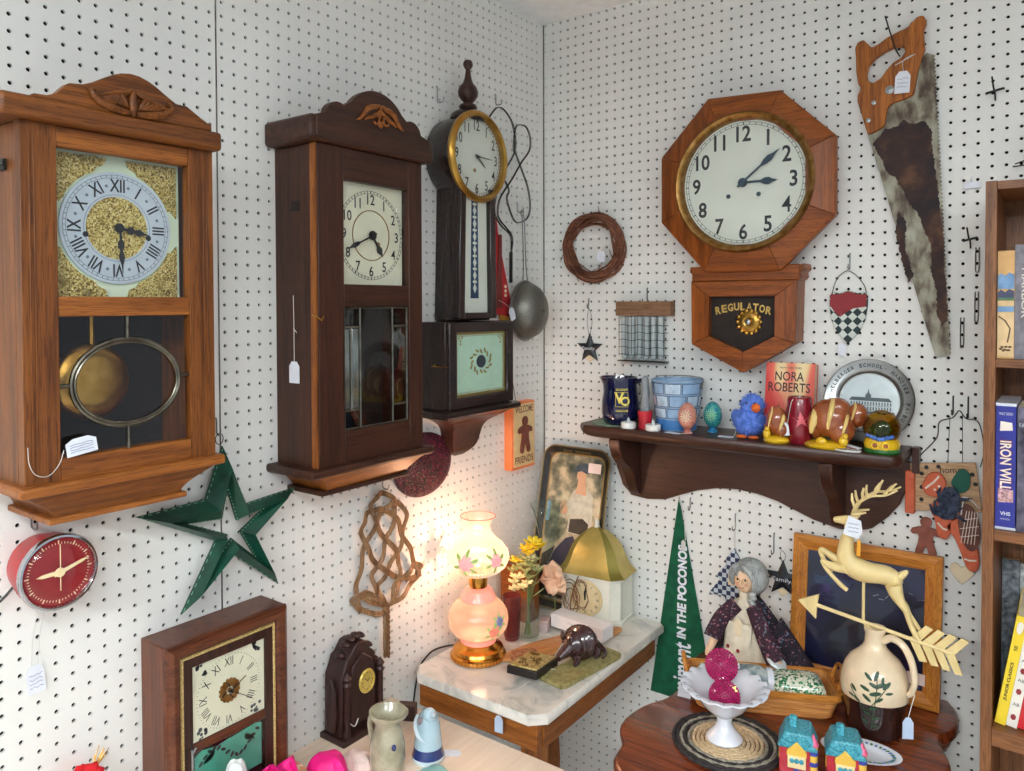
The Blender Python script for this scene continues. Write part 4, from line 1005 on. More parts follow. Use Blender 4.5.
for z in (1.472, 1.492, 1.512, 1.532, 1.552):
    b.tube([(.264+k*.0105, -.030 if k % 2 else -.0275, z+.002*math.sin(k*1.3)) for k in range(14)], .0009, 5); b.tube([(.264+k*.0105, -.0065, z) for k in range(14)], .0009, 5)
for k in range(8): 
    x = .2665+k*.0189; b.tube([(x, -.030, 1.47), (x, -.030, 1.578)], .0008, 5)
b.box(.262, .402, -.032, -.0045, 1.4535, 1.4560); b.build('wire_basket', 'dark_wire', T.e)
peg_hook(.338, 1.640, 'R', .04, label='wire peg hook through the top of the wooden tube bar', down=.022)
# ---------------------------------------------------------------- shield ornament
mat('barn_red', (140, 34, 40), .6); check('check_grey', (40, 58, 60), (206, 214, 206), .0145, rot=(0, PI/4, 0))
T = Thing('shield_ornament', 'small shield ornament in red and checkerboard on a wire below the regulator clock', 'wall ornament', 'R', .848, 1.517)
sh = [(.808, 1.628), (.816, 1.636), (.830, 1.632), (.842, 1.638), (.856, 1.638), (.868, 1.632), (.880, 1.636), (.890, 1.626), (.889, 1.600), (.884, 1.570), (.872, 1.542), (.848, 1.517), (.826, 1.540), (.813, 1.568), (.808, 1.600)]
b = T.mb(); b.prism(sh, -.002, -.010); bd = b.build('board', 'check_grey', T.e, bev=.001)
b = T.mb(); b.prism([(.809, 1.606), (.811, 1.631), (.830, 1.630), (.843, 1.636), (.856, 1.636), (.869, 1.630), (.888, 1.630), (.887, 1.602), (.860, 1.598), (.846, 1.590), (.832, 1.578), (.818, 1.592)], -.010, -.0125); b.build('red_field', 'barn_red', bd)
b = T.mb(); b.tube(spline([(.812, -.006, 1.632), (.822, -.006, 1.665), (.838, -.005, 1.682), (.850, -.005, 1.684), (.866, -.005, 1.672), (.882, -.006, 1.650), (.886, -.006, 1.632)], 5), .0009, 5); b.build('hanging_wire', 'dark_wire', T.e)
b = T.mb(); b.tube([(.836, -.013, 1.515), (.833, -.012, 1.60)], .0004, 4); b.prism([(.828, 1.490), (.845, 1.488), (.846, 1.510), (.838, 1.517), (.829, 1.512)], -.012, -.0126); b.build('price_tag', 'tag_white', T.e, smooth=0)
peg_hook(.850, 1.712, 'R', .02, label='zinc peg hook holding the checkered shield', down=.018)
# peg hooks left empty right of the saw
def bracket(x, z, label, w=.030, vert=.045):
    o = Thing('peg_hook', label, 'hook', 'R', x, z); b = o.mb()
    b.tube([(x-w/2, -.004, z-.003), (x+w/2, -.004, z+.003)], .0024, 6); b.tube([(x-w/2, .004, z-.003), (x-w/2, -.004, z-.003)], .0024, 6); b.tube([(x+w/2, .004, z+.003), (x+w/2, -.004, z+.003)], .0024, 6)
    b.tube(spline([(x+.001, -.005, z-vert*.45), (x, -.006, z-.002), (x-.001, -.022, z+.002), (x-.003, -.036, z+vert*.5)], 4), .0018, 6)
    b.build('peg_hook_wire', 'dark_wire', o.e)
bracket(1.130, 2.052, 'cross shaped wire peg hook right of the saw handle')
bracket(1.0885, 1.745, 'cross shaped wire peg hook level with the top bookcase shelf', .024)
def staple(x, z, label, h=.05):
    o = Thing('peg_hook', label, 'hook', 'R', x, z); b = o.mb()
    b.tube(spline([(x-.003, .003, z+h/2), (x-.003, -.003, z+h/2-.002), (x-.003, -.004, z-h/2+.004), (x, -.012, z-h/2), (x+.003, -.004, z-h/2+.004), (x+.003, -.003, z+h/2-.002), (x+.003, .003, z+h/2)], 3), .0012, 5)
    b.build('peg_hook_wire', 'steel', o.e)
staple(1.102, 1.700, 'long narrow zinc peg hook beside the painted landscape book'); staple(1.1015, 1.600, 'long narrow zinc peg hook left of the lower end of the landscape book', .06); staple(1.0755, 1.545, 'long narrow zinc peg hook just right of the saw toe', .06)
o = Thing('peg_clip', 'white plastic peg clip beside the middle of the saw blade', 'hook', 'R', 1.091, 1.862); b = o.mb(); b.box(1.075, 1.107, -.006, 0, 1.852, 1.866); b.tube([(1.091, -.008, 1.866), (1.091, -.012, 1.876)], .002, 6); b.build('clip_body', 'tag_white', o.e, bev=.001)
o = Thing('peg_hook', 'flat double wire peg hook just above the bookcase', 'hook', 'R', 1.19, 1.900); b = o.mb(); b.tube(spline([(1.165, .002, 1.893), (1.17, -.010, 1.890), (1.235, -.010, 1.896), (1.24, .002, 1.899), (1.20, -.018, 1.902), (1.165, .002, 1.896)], 4), .0013, 5); b.build('peg_hook_wire', 'dark_wire', o.e)
# ---------------------------------------------------------------- wall shelf with scalloped back and two brackets
ZT = 1.291
T = Thing('wall_shelf', 'dark brown wooden wall shelf with scalloped back board and two curved brackets', 'shelf', 'R', .6, 1.083)
b = T.mb()
pl = [(.205, 0), (.205, -.135), (.232, -.165), (.962, -.165), (.982, -.150), (.985, -.13), (.985, 0)]
def inpl(d): return [(.205+d, 0), (.205+d, -.135+d*.4), (.232+d, -.165+d), (.965-d*.6, -.165+d), (.983-d, -.150+d), (.985-d, -.13+d*.4), (.985-d, 0)]
b.loops([[(x, y, z) for x, y in inpl(d)] for d, z in ((.024, 1.258), (.008, 1.264), (.001, 1.275), (0, 1.284), (.003, ZT))])
b.build('shelf_board', 'shelfwood_x', T.e)
b = T.mb()
bot = [(.240, 1.258), (.240, 1.225), (.252, 1.160), (.272, 1.110), (.300, 1.085), (.345, 1.081), (.398, 1.088), (.440, 1.106), (.488, 1.1249), (.540, 1.138), (.594, 1.1424), (.645, 1.138), (.693, 1.1268), (.735, 1.111), (.776, 1.0958), (.832, 1.0837), (.870, 1.0835), (.905, 1.098), (.938, 1.1293), (.960, 1.160), (.975, 1.200), (.980, 1.240), (.980, 1.258)]
b.prism(bot, -.001, -.018); b.build('back_board', 'shelfwood_x', T.e, bev=.002)
for x0, x1 in ((.296, .328), (.818, .848)):
    b = T.mb(); pr_ = [(-.018, 1.258), (-.145, 1.258), (-.142, 1.235), (-.130, 1.210), (-.108, 1.188), (-.080, 1.174), (-.060, 1.150), (-.048, 1.122), (-.034, 1.100), (-.018, 1.090)]
    b.prism(pr_, x0, x1, ax='x'); b.build('bracket', 'shelfwood_z', T.e, bev=.003)
b = T.mb(); b.box(.9855, .999, -.030, -.001, 1.236, 1.292); b.build('end_block', 'shelfwood_z', T.e, bev=.001)
b = T.mb(); rr = random.Random(8)
for k in range(7): b.tube(spline([(.588+rr.uniform(-.008, .030), -.1505-.0, 1.245+rr.uniform(-.012, .008)) for q in range(3)], 3), .0009, 4)
mat('gilt_scratch', (112, 70, 48), .5)
# ---- items on the shelf
mat('navy_glaze', (16, 20, 60), .12, coat=.8); mat('yellow_print', (226, 206, 96), .5)
def H(name, label, cat, x, y, z, group=None, rz=0): return Thing(name, label, cat, 'H', x, z, group, y=y, rz=rz)
T = H('pitcher', 'navy blue glazed ceramic pitcher with gold crest at the left end of the wall shelf', 'pitcher', .305, -.095, ZT)
b = T.mb(); prof = [(0, 0), (.038, 0), (.045, .006), (.050, .030), (.049, .060), (.045, .085), (.043, .104), (.046, .124), (.0435, .124), (.040, .104), (.042, .08), (.045, .03), (.04, .012), (0, .010)]
b.lathe(prof, (0, 0, 0), 40)
for i, v in enumerate(b.v):
    if v.z > .09 and v.x < -.02: v.x -= (v.z-.09)/.034*.012*min(1, (-v.x-.02)/.02)
b.build('body', 'navy_glaze', T.e)
b = T.mb(); b.tube(spline([(.040, .010, .112), (.062, .012, .116), (.072, .012, .095), (.068, .012, .055), (.045, .010, .030)], 6), .006, 8); b.build('handle', 'navy_glaze', T.e)
def wrap_text(b, body, r, z, size, a0=-PI/2, sx=1, bold=0, w=None, m=0, slope=0):
    vs, fs = glyphs(body, bold); x0 = min(v[0] for v in vs); x1 = max(v[0] for v in vs); z0 = min(v[1] for v in vs); z1 = max(v[1] for v in vs)
    k = size/(z1-z0); kx = k*sx if w is None else w/(x1-x0)
    b.add([(r*math.cos(a0+(v[0]-(x0+x1)/2)*kx/r), r*math.sin(a0+(v[0]-(x0+x1)/2)*kx/r), z+(v[1]-(z0+z1)/2)*k) for v in vs], fs, m)
def wrap_rect(b, r, a, c, z0, z1, m=0, n=6, r2=None):
    r2 = r if r2 is None else r2
    b.grid(lambda u, v: ((r+(r2-r)*v)*math.cos(a+(c-a)*u), (r+(r2-r)*v)*math.sin(a+(c-a)*u), z0+(z1-z0)*v), n, 1, m)
b = T.mb(); A0 = rad(-58)
wrap_text(b, 'V', .0505, .074, .029, A0-.13, bold=.03); wrap_text(b, 'O', .0507, .065, .024, A0+.17, bold=.03)
wrap_text(b, "SEAGRAM'S", .0495, .095, .006, A0, w=.032, bold=.02); wrap_text(b, 'CANADIAN', .0508, .040, .006, A0, w=.032, bold=.02)
for z in (.050, .087): wrap_rect(b, .0505, A0-.33, A0+.33, z, z+.001)
for a in (-.33, .31): wrap_rect(b, .0505, A0+a, A0+a+.02, .050, .088)
b.build('gold_crest', 'yellow_print', T.e, smooth=0)
# green doily
mat('doily_green', (140, 160, 130), .8, vary=20, vscale=90)
T = H('coaster', 'pale green lace coaster under the navy pitcher', 'coaster', .288, -.095, ZT)
b = T.mb(); b.prism([((.062+.004*math.sin(k*PI/2))*math.cos(k*2*PI/48), (.055+.004*math.sin(k*PI/2))*math.sin(k*2*PI/48)) for k in range(48)], .0002, .0018, ax='z'); tag(b.build('lace', 'doily_green', T.e), None, None)
Pi = bpy.data.objects.get('pitcher'); Pi.location.z = ZT+.0019
mat('wax_white', (226, 228, 224), .45); mat('flame_white', (210, 214, 214), .3)
def tealight():
    T = H('tealight', 'white battery tealight in front of the navy pitcher', 'candle', .353, -.142, ZT)
    b = T.mb(); b.lathe([(0, 0), (.0175, 0), (.019, .002), (.019, .014), (.0175, .016), (.010, .0145), (0, .0145)], (0, 0, 0), 24); b.build('candle_cup', 'wax_white', T.e)
    b = T.mb(); b.lathe([(0, .0145), (.0045, .0145), (.005, .018), (.0035, .023), (0, .029)], (0, 0, 0), 12); b.build('flame', 'flame_white', T.e)
    return T.e
def dup(root, loc, rotz=0, label=None, scale=None):
    r = root.copy(); COL.objects.link(r); r.location = loc; r.rotation_euler = (0, 0, rotz)
    if label: r['label'] = label
    if scale: r.scale = scale
    for ch in list(root.children):
        c = ch.copy(); COL.objects.link(c); c.parent = r
        for g in ch.children:
            d = g.copy(); COL.objects.link(d); d.parent = c
    return r
tl = tealight(); dup(tl, (.422, -.142, ZT), 0, 'white battery tealight in front of the blue tin bucket')
mat('red_wax', (196, 26, 44), .4, coat=.3); glass('smoke_glass', (170, 176, 176), 1.5, .05, .45, (150, 155, 158))
T = H('candle_holder', 'red cup holding a frosted grey taper candle between pitcher and bucket', 'candle', .388, -.118, ZT)
b = T.mb(); b.lathe([(0, 0), (.017, 0), (.0165, .02), (.019, .042), (.0195, .045), (.016, .045), (.014, .04), (0, .038)], (0, 0, 0), 24); b.build('cup', 'red_wax', T.e)
b = T.mb(); b.lathe([(0, .038), (.012, .038), (.0125, .055), (.010, .07), (.0105, .10), (.009, .128), (.004, .134), (0, .135)], (0, 0, 0), 20); b.build('taper', 'frost_grey' if 'frost_grey' in MATS else mat('frost_grey', (128, 134, 138), .35, vary=12), T.e)
# tin bucket
mat('tin_blue', (140, 172, 204), .4, vary=12); mat('tin_blue_dark', (66, 126, 190), .35, vary=8); mat('tin_pale', (186, 208, 226), .45, vary=10, vscale=120); mat('tin_pink', (196, 184, 200), .45, vary=10); mat('tin_line', (50, 62, 92), .5)
T = H('tin_bucket', 'light blue printed tin bucket with picture panels on the wall shelf', 'bucket', .455, -.073, ZT)
b = T.mb(); b.lathe([(0, 0), (.052, 0), (.0525, .003), (.067, .128), (.0695, .130), (.0695, .134), (.066, .135), (.0645, .131), (.050, .004), (0, .003)], (0, 0, 0), 44); b.build('tin_body', 'tin_blue', T.e)
b = T.mb(); rows = [(.002, .028, 1, [(-3.0, 0)]), (.032, .058, 2, None), (.062, .092, 3, None), (.097, .126, 4, None)]
rc = lambda z: .0527+(.067-.0525)*(z/.126)
wrap_rect(b, rc(.002)+.0006, -PI, 0, .002, .029, 0, 30, rc(.029)+.0006)
b.build('bottom_band', 'tin_blue_dark', T.e)
rr = random.Random(4)
pan = T.mb()
for ri, (z0, z1) in enumerate(((.033, .060), (.064, .094), (.098, .127))):
    a = -PI+.1*ri
    while a < .0:
        w_ = rr.uniform(.55, .9); m_ = rr.choice([1, 1, 0, 1, 2])
        wrap_rect(pan, rc(z0)+.0007, a, a+w_, z0, z1, 3, 8, rc(z1)+.0007)
        wrap_rect(pan, rc(z0)+.0011, a+.025, a+w_-.025, z0+.0015, z1-.0015, m_, 8, rc(z1)+.0011)
        if m_ == 1:
            for q in range(5): wrap_rect(pan, rc(z0)+.0014, a+.1+rr.uniform(0, .2), a+w_-.1-rr.uniform(0, .2), z0+.005+q*.0042, z0+.0058+q*.0042, 3, 4, rc(z1)+.0011)
        a += w_+.04
pan.build('printed_panels', ['tin_blue', 'tin_pale', 'tin_pink', 'tin_line'], T.e)
b = T.mb()
for s in (-1, 1): b.ell((s*.069, 0, .118), (.004, .006, .006), 10, 6)
b.tube(spline([(-.071, 0, .118), (-.066, .02, .137), (-.035, .045, .139), (0, .055, .14), (.035, .045, .139), (.066, .02, .137), (.071, 0, .118)], 5), .0014, 6); b.build('bail_handle', 'steel', T.e); T.e.scale = (.94, .94, .94)
# decorated eggs
def egg(label, x, y, base, mt, petal, rad_=.0225):
    T = H('decorated_egg', label, 'egg', x, y, ZT, 'decorated eggs on stands')
    b = T.mb(); b.lathe([(0, 0), (.0125, 0), (.0125, .002), (.008, .005), (.0075, .009), (.012, .013), (.010, .014), (0, .012)], (0, 0, 0), 24); b.build('stand', base, T.e)
    b = T.mb(); b.lathe([(rad_*math.sin(t)*(1-.10*math.cos(t)*-1 if False else 1+.08*math.cos(t)), .043-.0325*math.cos(t)) for t in [PI*k/16 for k in range(17)]], (0, 0, 0), 28); e = b.build('egg_shell', mt, T.e)
    b = T.mb()
    for k in range(12):
        a = k*PI/6
        for r_, s in ((.005, .0017), (.0095, .0022), (.0135, .0015)):
            px, pz = r_*math.cos(a), r_*math.sin(a)*1.15; t = .043+pz; rr_ = rad_*math.sqrt(max(0, 1-(pz/.0325)**2)); aa = -PI/2+.15+px/rr_
            b.ell((rr_*math.cos(aa)*1.01, rr_*math.sin(aa)*1.01, t), s, 6, 4)
    b.ell((rad_*math.cos(-PI/2+.15)*1.01, rad_*math.sin(-PI/2+.15)*1.01, .043), .003, 8, 5)
    b.build('enamel_flower', petal, e)
    return T
blotch('egg_pink', [(.35, (176, 92, 84)), (.5, (214, 150, 130)), (.65, (196, 120, 96))], 260, rough=.35, coat=.4); mat('egg_rose', (196, 118, 104), .35); mat('petal_cream', (236, 220, 190), .5)
blotch('egg_teal', [(.35, (28, 106, 150)), (.5, (46, 150, 150)), (.65, (90, 176, 140))], 200, rough=.35, coat=.4); mat('egg_blue', (30, 130, 176), .35); mat('petal_mint', (150, 204, 150), .5)
egg('coral pink decorated egg with cream flower on a little stand', .506, -.126, 'egg_rose', 'egg_pink', 'petal_cream'); egg('teal blue decorated egg with mint flower on a little stand', .549, -.070, 'egg_blue', 'egg_teal', 'petal_mint')
def flat_card(name, label, x, y, z, w, d, rz, mt='tag_white', cat='price tag', th=.0008, oval=False):
    T = H(name, label, cat, x, y, z, rz=rz)
    b = T.mb()
    if oval: b.prism([(w/2*math.cos(k*PI/14), d/2*math.sin(k*PI/14)) for k in range(28)], .0002, th, ax='z')
    else: b.prism([(-w/2, -d/2), (w/2*.6, -d/2), (w/2, -d/4), (w/2, d/4), (w/2*.6, d/2), (-w/2, d/2)], .0002, th, ax='z')
    b.build('card', mt, T.e, smooth=0); return T
t = flat_card('price_tag', 'white price tag lying before the coral egg on the wall shelf', .478, -.148, ZT, .042, .020, -.3)
b = t.mb(); b.tube(spline([(.02, 0, .0012), (.028, .012, .0015), (.034, .03, .002)], 4), .0006, 4); b.build('thread', 'string_white', t.e)
t = flat_card('price_tag', 'white price tag lying left of the blue chick', .603, -.125, ZT, .036, .020, .1)
b = t.mb(); b.tube(spline([(.012, 0, .0012), (.018, .008, .004), (.022, .022, .03)], 4), .0006, 4); b.build('thread', 'string_white', t.e)
# fuzzy chick: body with fur tufts
mat('chick_fur', (92, 128, 214), .95, vary=22, vscale=60); mat('beak_orange', (232, 112, 40), .5)
T = H('plush_chick', 'fuzzy blue toy chick with orange beak and feet on the wall shelf', 'toy chick', .650, -.092, ZT)
b = T.mb(); b.ell((-.002, 0, .038), (.037, .033, .034), 18, 12); b.ell((.006, -.002, .078), (.027, .025, .025), 16, 10); b.ell((-.036, .004, .046), (.012, .012, .018), 10, 8)
rr = random.Random(9)
for k in range(900):
    u, v = rr.uniform(0, 2*PI), rr.uniform(-1, 1); s = math.sqrt(1-v*v)
    if k % 5 < 3: c, r_ = Vector((-.002, 0, .038)), (.037, .033, .034)
    else: c, r_ = Vector((.006, -.002, .078)), (.027, .025, .025)
    n = Vector((s*math.cos(u), s*math.sin(u), v)); p = c+Vector((n.x*r_[0], n.y*r_[1], n.z*r_[2]))*.97
    if p.z < .006: continue
    q = p+(n+Vector((rr.uniform(-.5, .5), rr.uniform(-.5, .5), rr.uniform(-.5, .5))))*rr.uniform(.004, .008)
    e = n.cross(Vector((.3, .2, 1))).normalized()*.0016; f = n.cross(e).normalized()*.0016
    b.add([p-e, p+e, p+f, q], [(0, 1, 3), (1, 2, 3), (2, 0, 3)])
b.build('fur', 'chick_fur', T.e)
b = T.mb(); b.lathe([(.0095, 0), (.011, .003), (.008, .009), (.003, .015), (0, .017)], (.022, -.024, .074), 12, ax='y'); b.build('beak', 'beak_orange', T.e)
for s in (-1, 1):
    b = T.mb(); b.ell((s*.014+.004, -.030, .0045), (.013, .012, .0045), 12, 6); b.build('foot', 'beak_orange', T.e)
    b = T.mb(); b.ell((s*.010+.010, -.0265, .084), .003, 8, 6); b.build('eye', 'ink_black', T.e)
# ceramic figurines, brown glaze with cream stripes on a yellow base
mat('brown_glaze', (150, 78, 40), .15, coat=.8, vary=16, vscale=30); mat('cream_stripe', (226, 196, 120), .25); mat('yellow_glaze', (228, 184, 30), .2, coat=.6, vary=12)
def stripe(b, c, r, th0, n=10, w=.004, ax=0, m=0):
    """a raised band over an ellipsoid, from front to top"""
    pts = []
    for k in range(n):
        t = -PI*.15+PI*.75*k/(n-1); pts.append((c[0]+th0+.004*math.sin(t*2), c[1]-r[1]*1.0*math.cos(t)*math.sqrt(max(.05, 1-(th0/r[0])**2)), c[2]+r[2]*1.0*math.sin(t)*math.sqrt(max(.05, 1-(th0/r[0])**2))))
    b.tube(pts, [w*(.3+.7*math.sin(PI*(k+.5)/n)) for k in range(n)], 8, m=m)
T = H('ceramic_bird', 'small glossy brown and cream ceramic hen on a yellow base, left of the red candle', 'figurine', .720, -.118, ZT)
b = T.mb(); b.ell((0, 0, .048), (.024, .022, .034), 18, 12); b.ell((-.016, .002, .030), (.014, .014, .018), 12, 8); b.ell((.012, -.004, .030), (.016, .016, .018), 12, 8); b.build('body', 'brown_glaze', T.e)
b = T.mb(); stripe(b, (0, 0, .048), (.024, .022, .034), -.010, w=.0028); stripe(b, (.006, -.004, .040), (.022, .020, .026), .010, w=.0042); b.build('stripe', 'cream_stripe', T.e)
b = T.mb(); b.lathe([(0, 0), (.028, 0), (.030, .004), (.026, .010), (.018, .014), (0, .015)], (0, 0, 0), 24); b.ell((-.018, -.014, .018), (.009, .008, .012), 10, 8); b.ell((-.016, -.018, .030), .006, 8, 6); b.build('yellow_base', 'yellow_glaze', T.e)
T = H('ceramic_bird', 'large glossy brown ceramic bird with cream stripes on a yellow base, behind the oval card', 'figurine', .838, -.105, ZT)
b = T.mb(); b.ell((-.004, 0, .062), (.044, .038, .044), 22, 14); b.ell((.010, .0, .088), (.028, .026, .022), 16, 10); b.ell((-.030, .0, .050), (.024, .026, .036), 16, 10); b.ell((.020, -.006, .040), (.030, .028, .032), 16, 10); b.ell((.048, .020, .070), (.022, .020, .028), 14, 10); b.build('body', 'brown_glaze', T.e)
b = T.mb(); stripe(b, (-.004, 0, .062), (.044, .038, .044), .006, w=.006); stripe(b, (-.026, -.004, .046), (.030, .030, .036), -.008, w=.009); stripe(b, (.020, -.006, .044), (.032, .030, .032), .012, w=.004); stripe(b, (.048, .020, .070), (.022, .020, .028), -.006, w=.003); b.build('stripe', 'cream_stripe', T.e)
b = T.mb(); b.lathe([(0, 0), (.048, 0), (.050, .004), (.042, .009), (.030, .013), (0, .014)], (-.008, -.004, 0), 30); b.ell((.030, -.030, .018), (.010, .009, .012), 10, 8); b.ell((.034, -.034, .030), .007, 8, 6); b.ell((-.014, -.036, .014), (.012, .008, .010), 10, 8); b.build('yellow_base', 'yellow_glaze', T.e)
# paperback leaning on the wall
blotch('cover_red', [(.38, (210, 60, 52)), (.48, (228, 110, 90)), (.54, (238, 206, 150)), (.62, (240, 226, 180))], 9, rough=.4, detail=1, sc=(1.6, 1, .6)); mat('page_edge', (222, 208, 176), .8, vary=8, vscale=300)
T = H('paperback_book', 'red and cream paperback with large dark lettering propped against the wall behind the candle', 'book', .7315, -.062, ZT, rz=0)
bk = Matrix.Rotation(rad(-9), 4, 'X')
b = T.mb(); b.X = bk; b.box(-.054, .054, -.011, .012, .001, .176); pg = b.build('pages', 'page_edge', T.e, smooth=0)
b = T.mb(); b.X = bk; b.box(-.0555, .0555, -.0128, -.0112, 0, .178); b.box(-.0572, -.0555, -.0128, .0135, 0, .178); b.box(-.0555, .0555, .0120, .0135, 0, .178); cv = b.build('cover', 'cover_red', T.e, smooth=0)
b = T.mb(); b.X = bk; b.text('NORA', -.002, .146, .022, -.0132, w=.066, bold=.01); b.text('ROBERTS', -.002, .120, .022, -.0132, w=.096, bold=.01); b.text('NEW YORK TIMES', .0, .166, .0045, -.0132, w=.05)
b.build('lettering', mat('plum_ink', (62, 28, 36), .5), cv, smooth=0)
b = T.mb(); b.X = bk; b.prism([(-.03+.06*k/9, .060+.022*math.sin(k*1.9)) for k in range(10)]+[(.03, .01), (-.03, .01)], -.0129, -.0133); b.build('cover_picture', mat('cover_brown', (130, 50, 40), .5, vary=20), cv, smooth=0)
# star candle
mat('wine_wax', (132, 14, 36), .25, coat=.5, vary=8); mat('pink_star', (222, 110, 120), .4)
T = H('star_candle', 'dark red pillar candle with a pale pink star, right of the paperback', 'candle', .7655, -.098, ZT)
b = T.mb(); b.lathe([(0, 0), (.0255, 0), (.0265, .002), (.0265, .100), (.024, .105), (.020, .103), (0, .102)], (0, 0, 0), 36); b.build('wax', 'wine_wax', T.e)
b = T.mb(); P = star_pts(0, .055, .019, .42, .1); a0 = rad(-68)
b.add([(.0270*math.cos(a0+p[0]/.0265), .0270*math.sin(a0+p[0]/.0265), p[1]) for p in P]+[(.0278*math.cos(a0), .0278*math.sin(a0), .055)], [(i, (i+1) % 10, 10) for i in range(10)]); b.build('star', 'pink_star', T.e, smooth=0)
b = T.mb(); b.tube([(0, 0, .102), (.001, 0, .110)], .0012, 5); b.build('wick', 'string_white', T.e)
b = T.mb(); b.X = Matrix.Rotation(rad(-8), 4, 'Y'); b.prism([(-.024, .020), (-.010, .020), (-.010, .044), (-.014, .050), (-.020, .050), (-.024, .044)], -.030, -.0306); t_ = b.build('price_tag', 'tag_white', T.e, smooth=0)
b = T.mb(); b.tube(spline([(-.018, -.030, .046), (-.014, -.029, .075), (-.008, -.026, .100), (.004, -.010, .107), (.006, 0, .104)], 4), .0007, 4); b.build('thread', 'string_white', t_)
# oval card with a red printed tag
mat('oval_rim', (232, 232, 228), .35)
T = flat_card('oval_coaster', 'small oval white trinket card with a red flash before the big ceramic bird', .878, -.142, ZT, .056, .036, -.1, 'oval_rim', 'coaster', .003, True)
b = T.mb(); b.prism([(.022*math.cos(k*PI/10), .013*math.sin(k*PI/10)) for k in range(20)], .003, .0035, ax='z'); b.build('printed_centre', mat('grey_print', (120, 112, 112), .5, vary=50, vscale=200), T.e, smooth=0)
b = T.mb(); b.X = Matrix.Translation((.004, .012, .006)) @ Matrix.Rotation(-.5, 4, 'Z') @ Matrix.Rotation(.25, 4, 'X'); b.prism([(-.024, -.006), (.020, -.009), (.024, .006), (-.020, .010)], 0, .0008, ax='z'); b.prism([(-.024, -.006), (.020, -.009), (.021, -.004), (-.022, -.001)], .0008, .0012, 1, ax='z')
b.build('folded_tag', ['tag_white', 'barn_red'], T.e, smooth=0)
# snow globe with a sunflower base
glass('amber_glass', (214, 180, 90), 1.5, .03); mat('leaf_green', (44, 110, 40), .45, vary=20); mat('blue_flower', (70, 110, 180), .4, vary=20)
T = H('snow_globe', 'amber glass dome on a yellow sunflower base at the right end of the wall shelf', 'ornament', .941, -.116, ZT)
b = T.mb(); b.lathe([(0, 0), (.034, 0), (.036, .004), (.034, .010), (.036, .018), (.033, .028), (.028, .032), (0, .033)], (0, 0, 0), 30, mf=lambda i, k: 1 if i in (1, 2) else 0); b.build('base', ['yellow_glaze', 'leaf_green'], T.e)
b = T.mb(); b.shell([(.030, .030), (.036, .042), (.037, .056), (.032, .072), (.022, .083), (.010, .089), (.0005, .0905)], (0, 0, 0), 32); b.build('dome', 'amber_glass', T.e)
rr = random.Random(1)
b = T.mb(); b.ell((0, 0, .050), (.018, .016, .018), 12, 8)
for k in range(14): b.ell((rr.uniform(-.022, .022), rr.uniform(-.022, .01), .036+rr.uniform(0, .02)), (.006, .004, .007), 8, 5)
b.build('foliage', 'leaf_green', T.e)
b = T.mb()
for k in range(7): a = -PI/2+(k-3)*.25; b.ell((.033*math.cos(a), .033*math.sin(a), .035+.003*math.cos(k)), (.006, .005, .005), 8, 5)
b.build('blue_flowers', 'blue_flower', T.e)
for a in (-1.75, -1.2):
    for q in (0,):
        b = T.mb()
        for k in range(9): b.ell((.0365*math.cos(a)+.007*math.cos(k*.698)*-math.sin(a), .0365*math.sin(a)+.007*math.cos(k*.698)*math.cos(a), .019+.007*math.sin(k*.698)), (.0035, .0025, .0035), 6, 4)
        fl = b.build('sunflower', 'yellow_glaze', T.e)
        b = T.mb(); b.ell((.0385*math.cos(a), .0385*math.sin(a), .019), (.0045, .0035, .0045), 8, 6); b.build('flower_centre', 'brown_glaze', fl)
# pewter plate standing against the wall
mat('pewter', (158, 160, 158), .3, .9, vary=14, vscale=25); mat('pewter_light', (186, 196, 198), .45, .5, vary=14, vscale=18)
T = Thing('pewter_plate', 'round pewter plate engraved with a school building, standing against the wall on the shelf', 'plate', 'R', .9, ZT)
tilt = Matrix.Translation((.899, -.048, ZT+.0045)) @ Matrix.Rotation(rad(-12), 4, 'X')
R = .0945; c_ = (0, 0, R)
b = T.mb(); b.X = tilt; b.lathe([(0, 0), (.062, 0), (.064, .002), (.070, .008), (.090, .010), (.0935, .012), (.0945, .0145), (.0925, .0165), (.088, .0145), (.0735, .0125), (.069, .0115), (.063, .005), (0, .0045)], c_, 56, ax='y'); b.build('plate_body', 'pewter', T.e)
b = T.mb(); b.X = tilt; b.lathe([(0, .0), (.060, .0), (.060, .0006), (0, .0006)], (0, -.0046, R), 44, ax='y'); pc = b.build('plate_centre', 'pewter_light', T.e)
b = T.mb(); b.X = tilt
def ringtext(b, s, r, a0, step, size, y):
    for i, ch in enumerate(s):
        if ch == ' ': continue
        a = rad(a0-step*i); b.text(ch, r*math.cos(a), R+r*math.sin(a), size if ch not in '.,' else size*.3, y, rot=a-PI/2, w=size*(.72 if ch != 'I' else .25) if ch not in '.,' else size*.25, bold=.02)
ringtext(b, 'EICHELBERGER SCHOOL, HANOVER, PA.', .0805, 186, 6.3, .0085, -.0150)
ringtext(b, 'BUILT 1896', .0805, -22, 6.6, .0085, -.0150)
b.build('engraved_lettering', 'ink_black', T.e, smooth=0)
b = T.mb(); b.X = tilt; z0 = R-.022; Y = -.0056
def eb(x0, x1, a, c, m=0): b.prism([(x0, z0+a), (x1, z0+a), (x1, z0+c), (x0, z0+c)], Y, Y-.0006, m)
for z in (0, .011, .022): eb(-.040, .046, z, z+.0008)
for k in range(15):
    x = -.038+k*.0058; 
    for z in (.002, .013): eb(x, x+.0026, z, z+.007)
b.prism([(-.042, z0+.023), (-.036, z0+.030), (.040, z0+.030), (.047, z0+.023), (.046, z0+.0225), (-.041, z0+.0225)], Y, Y-.0005)
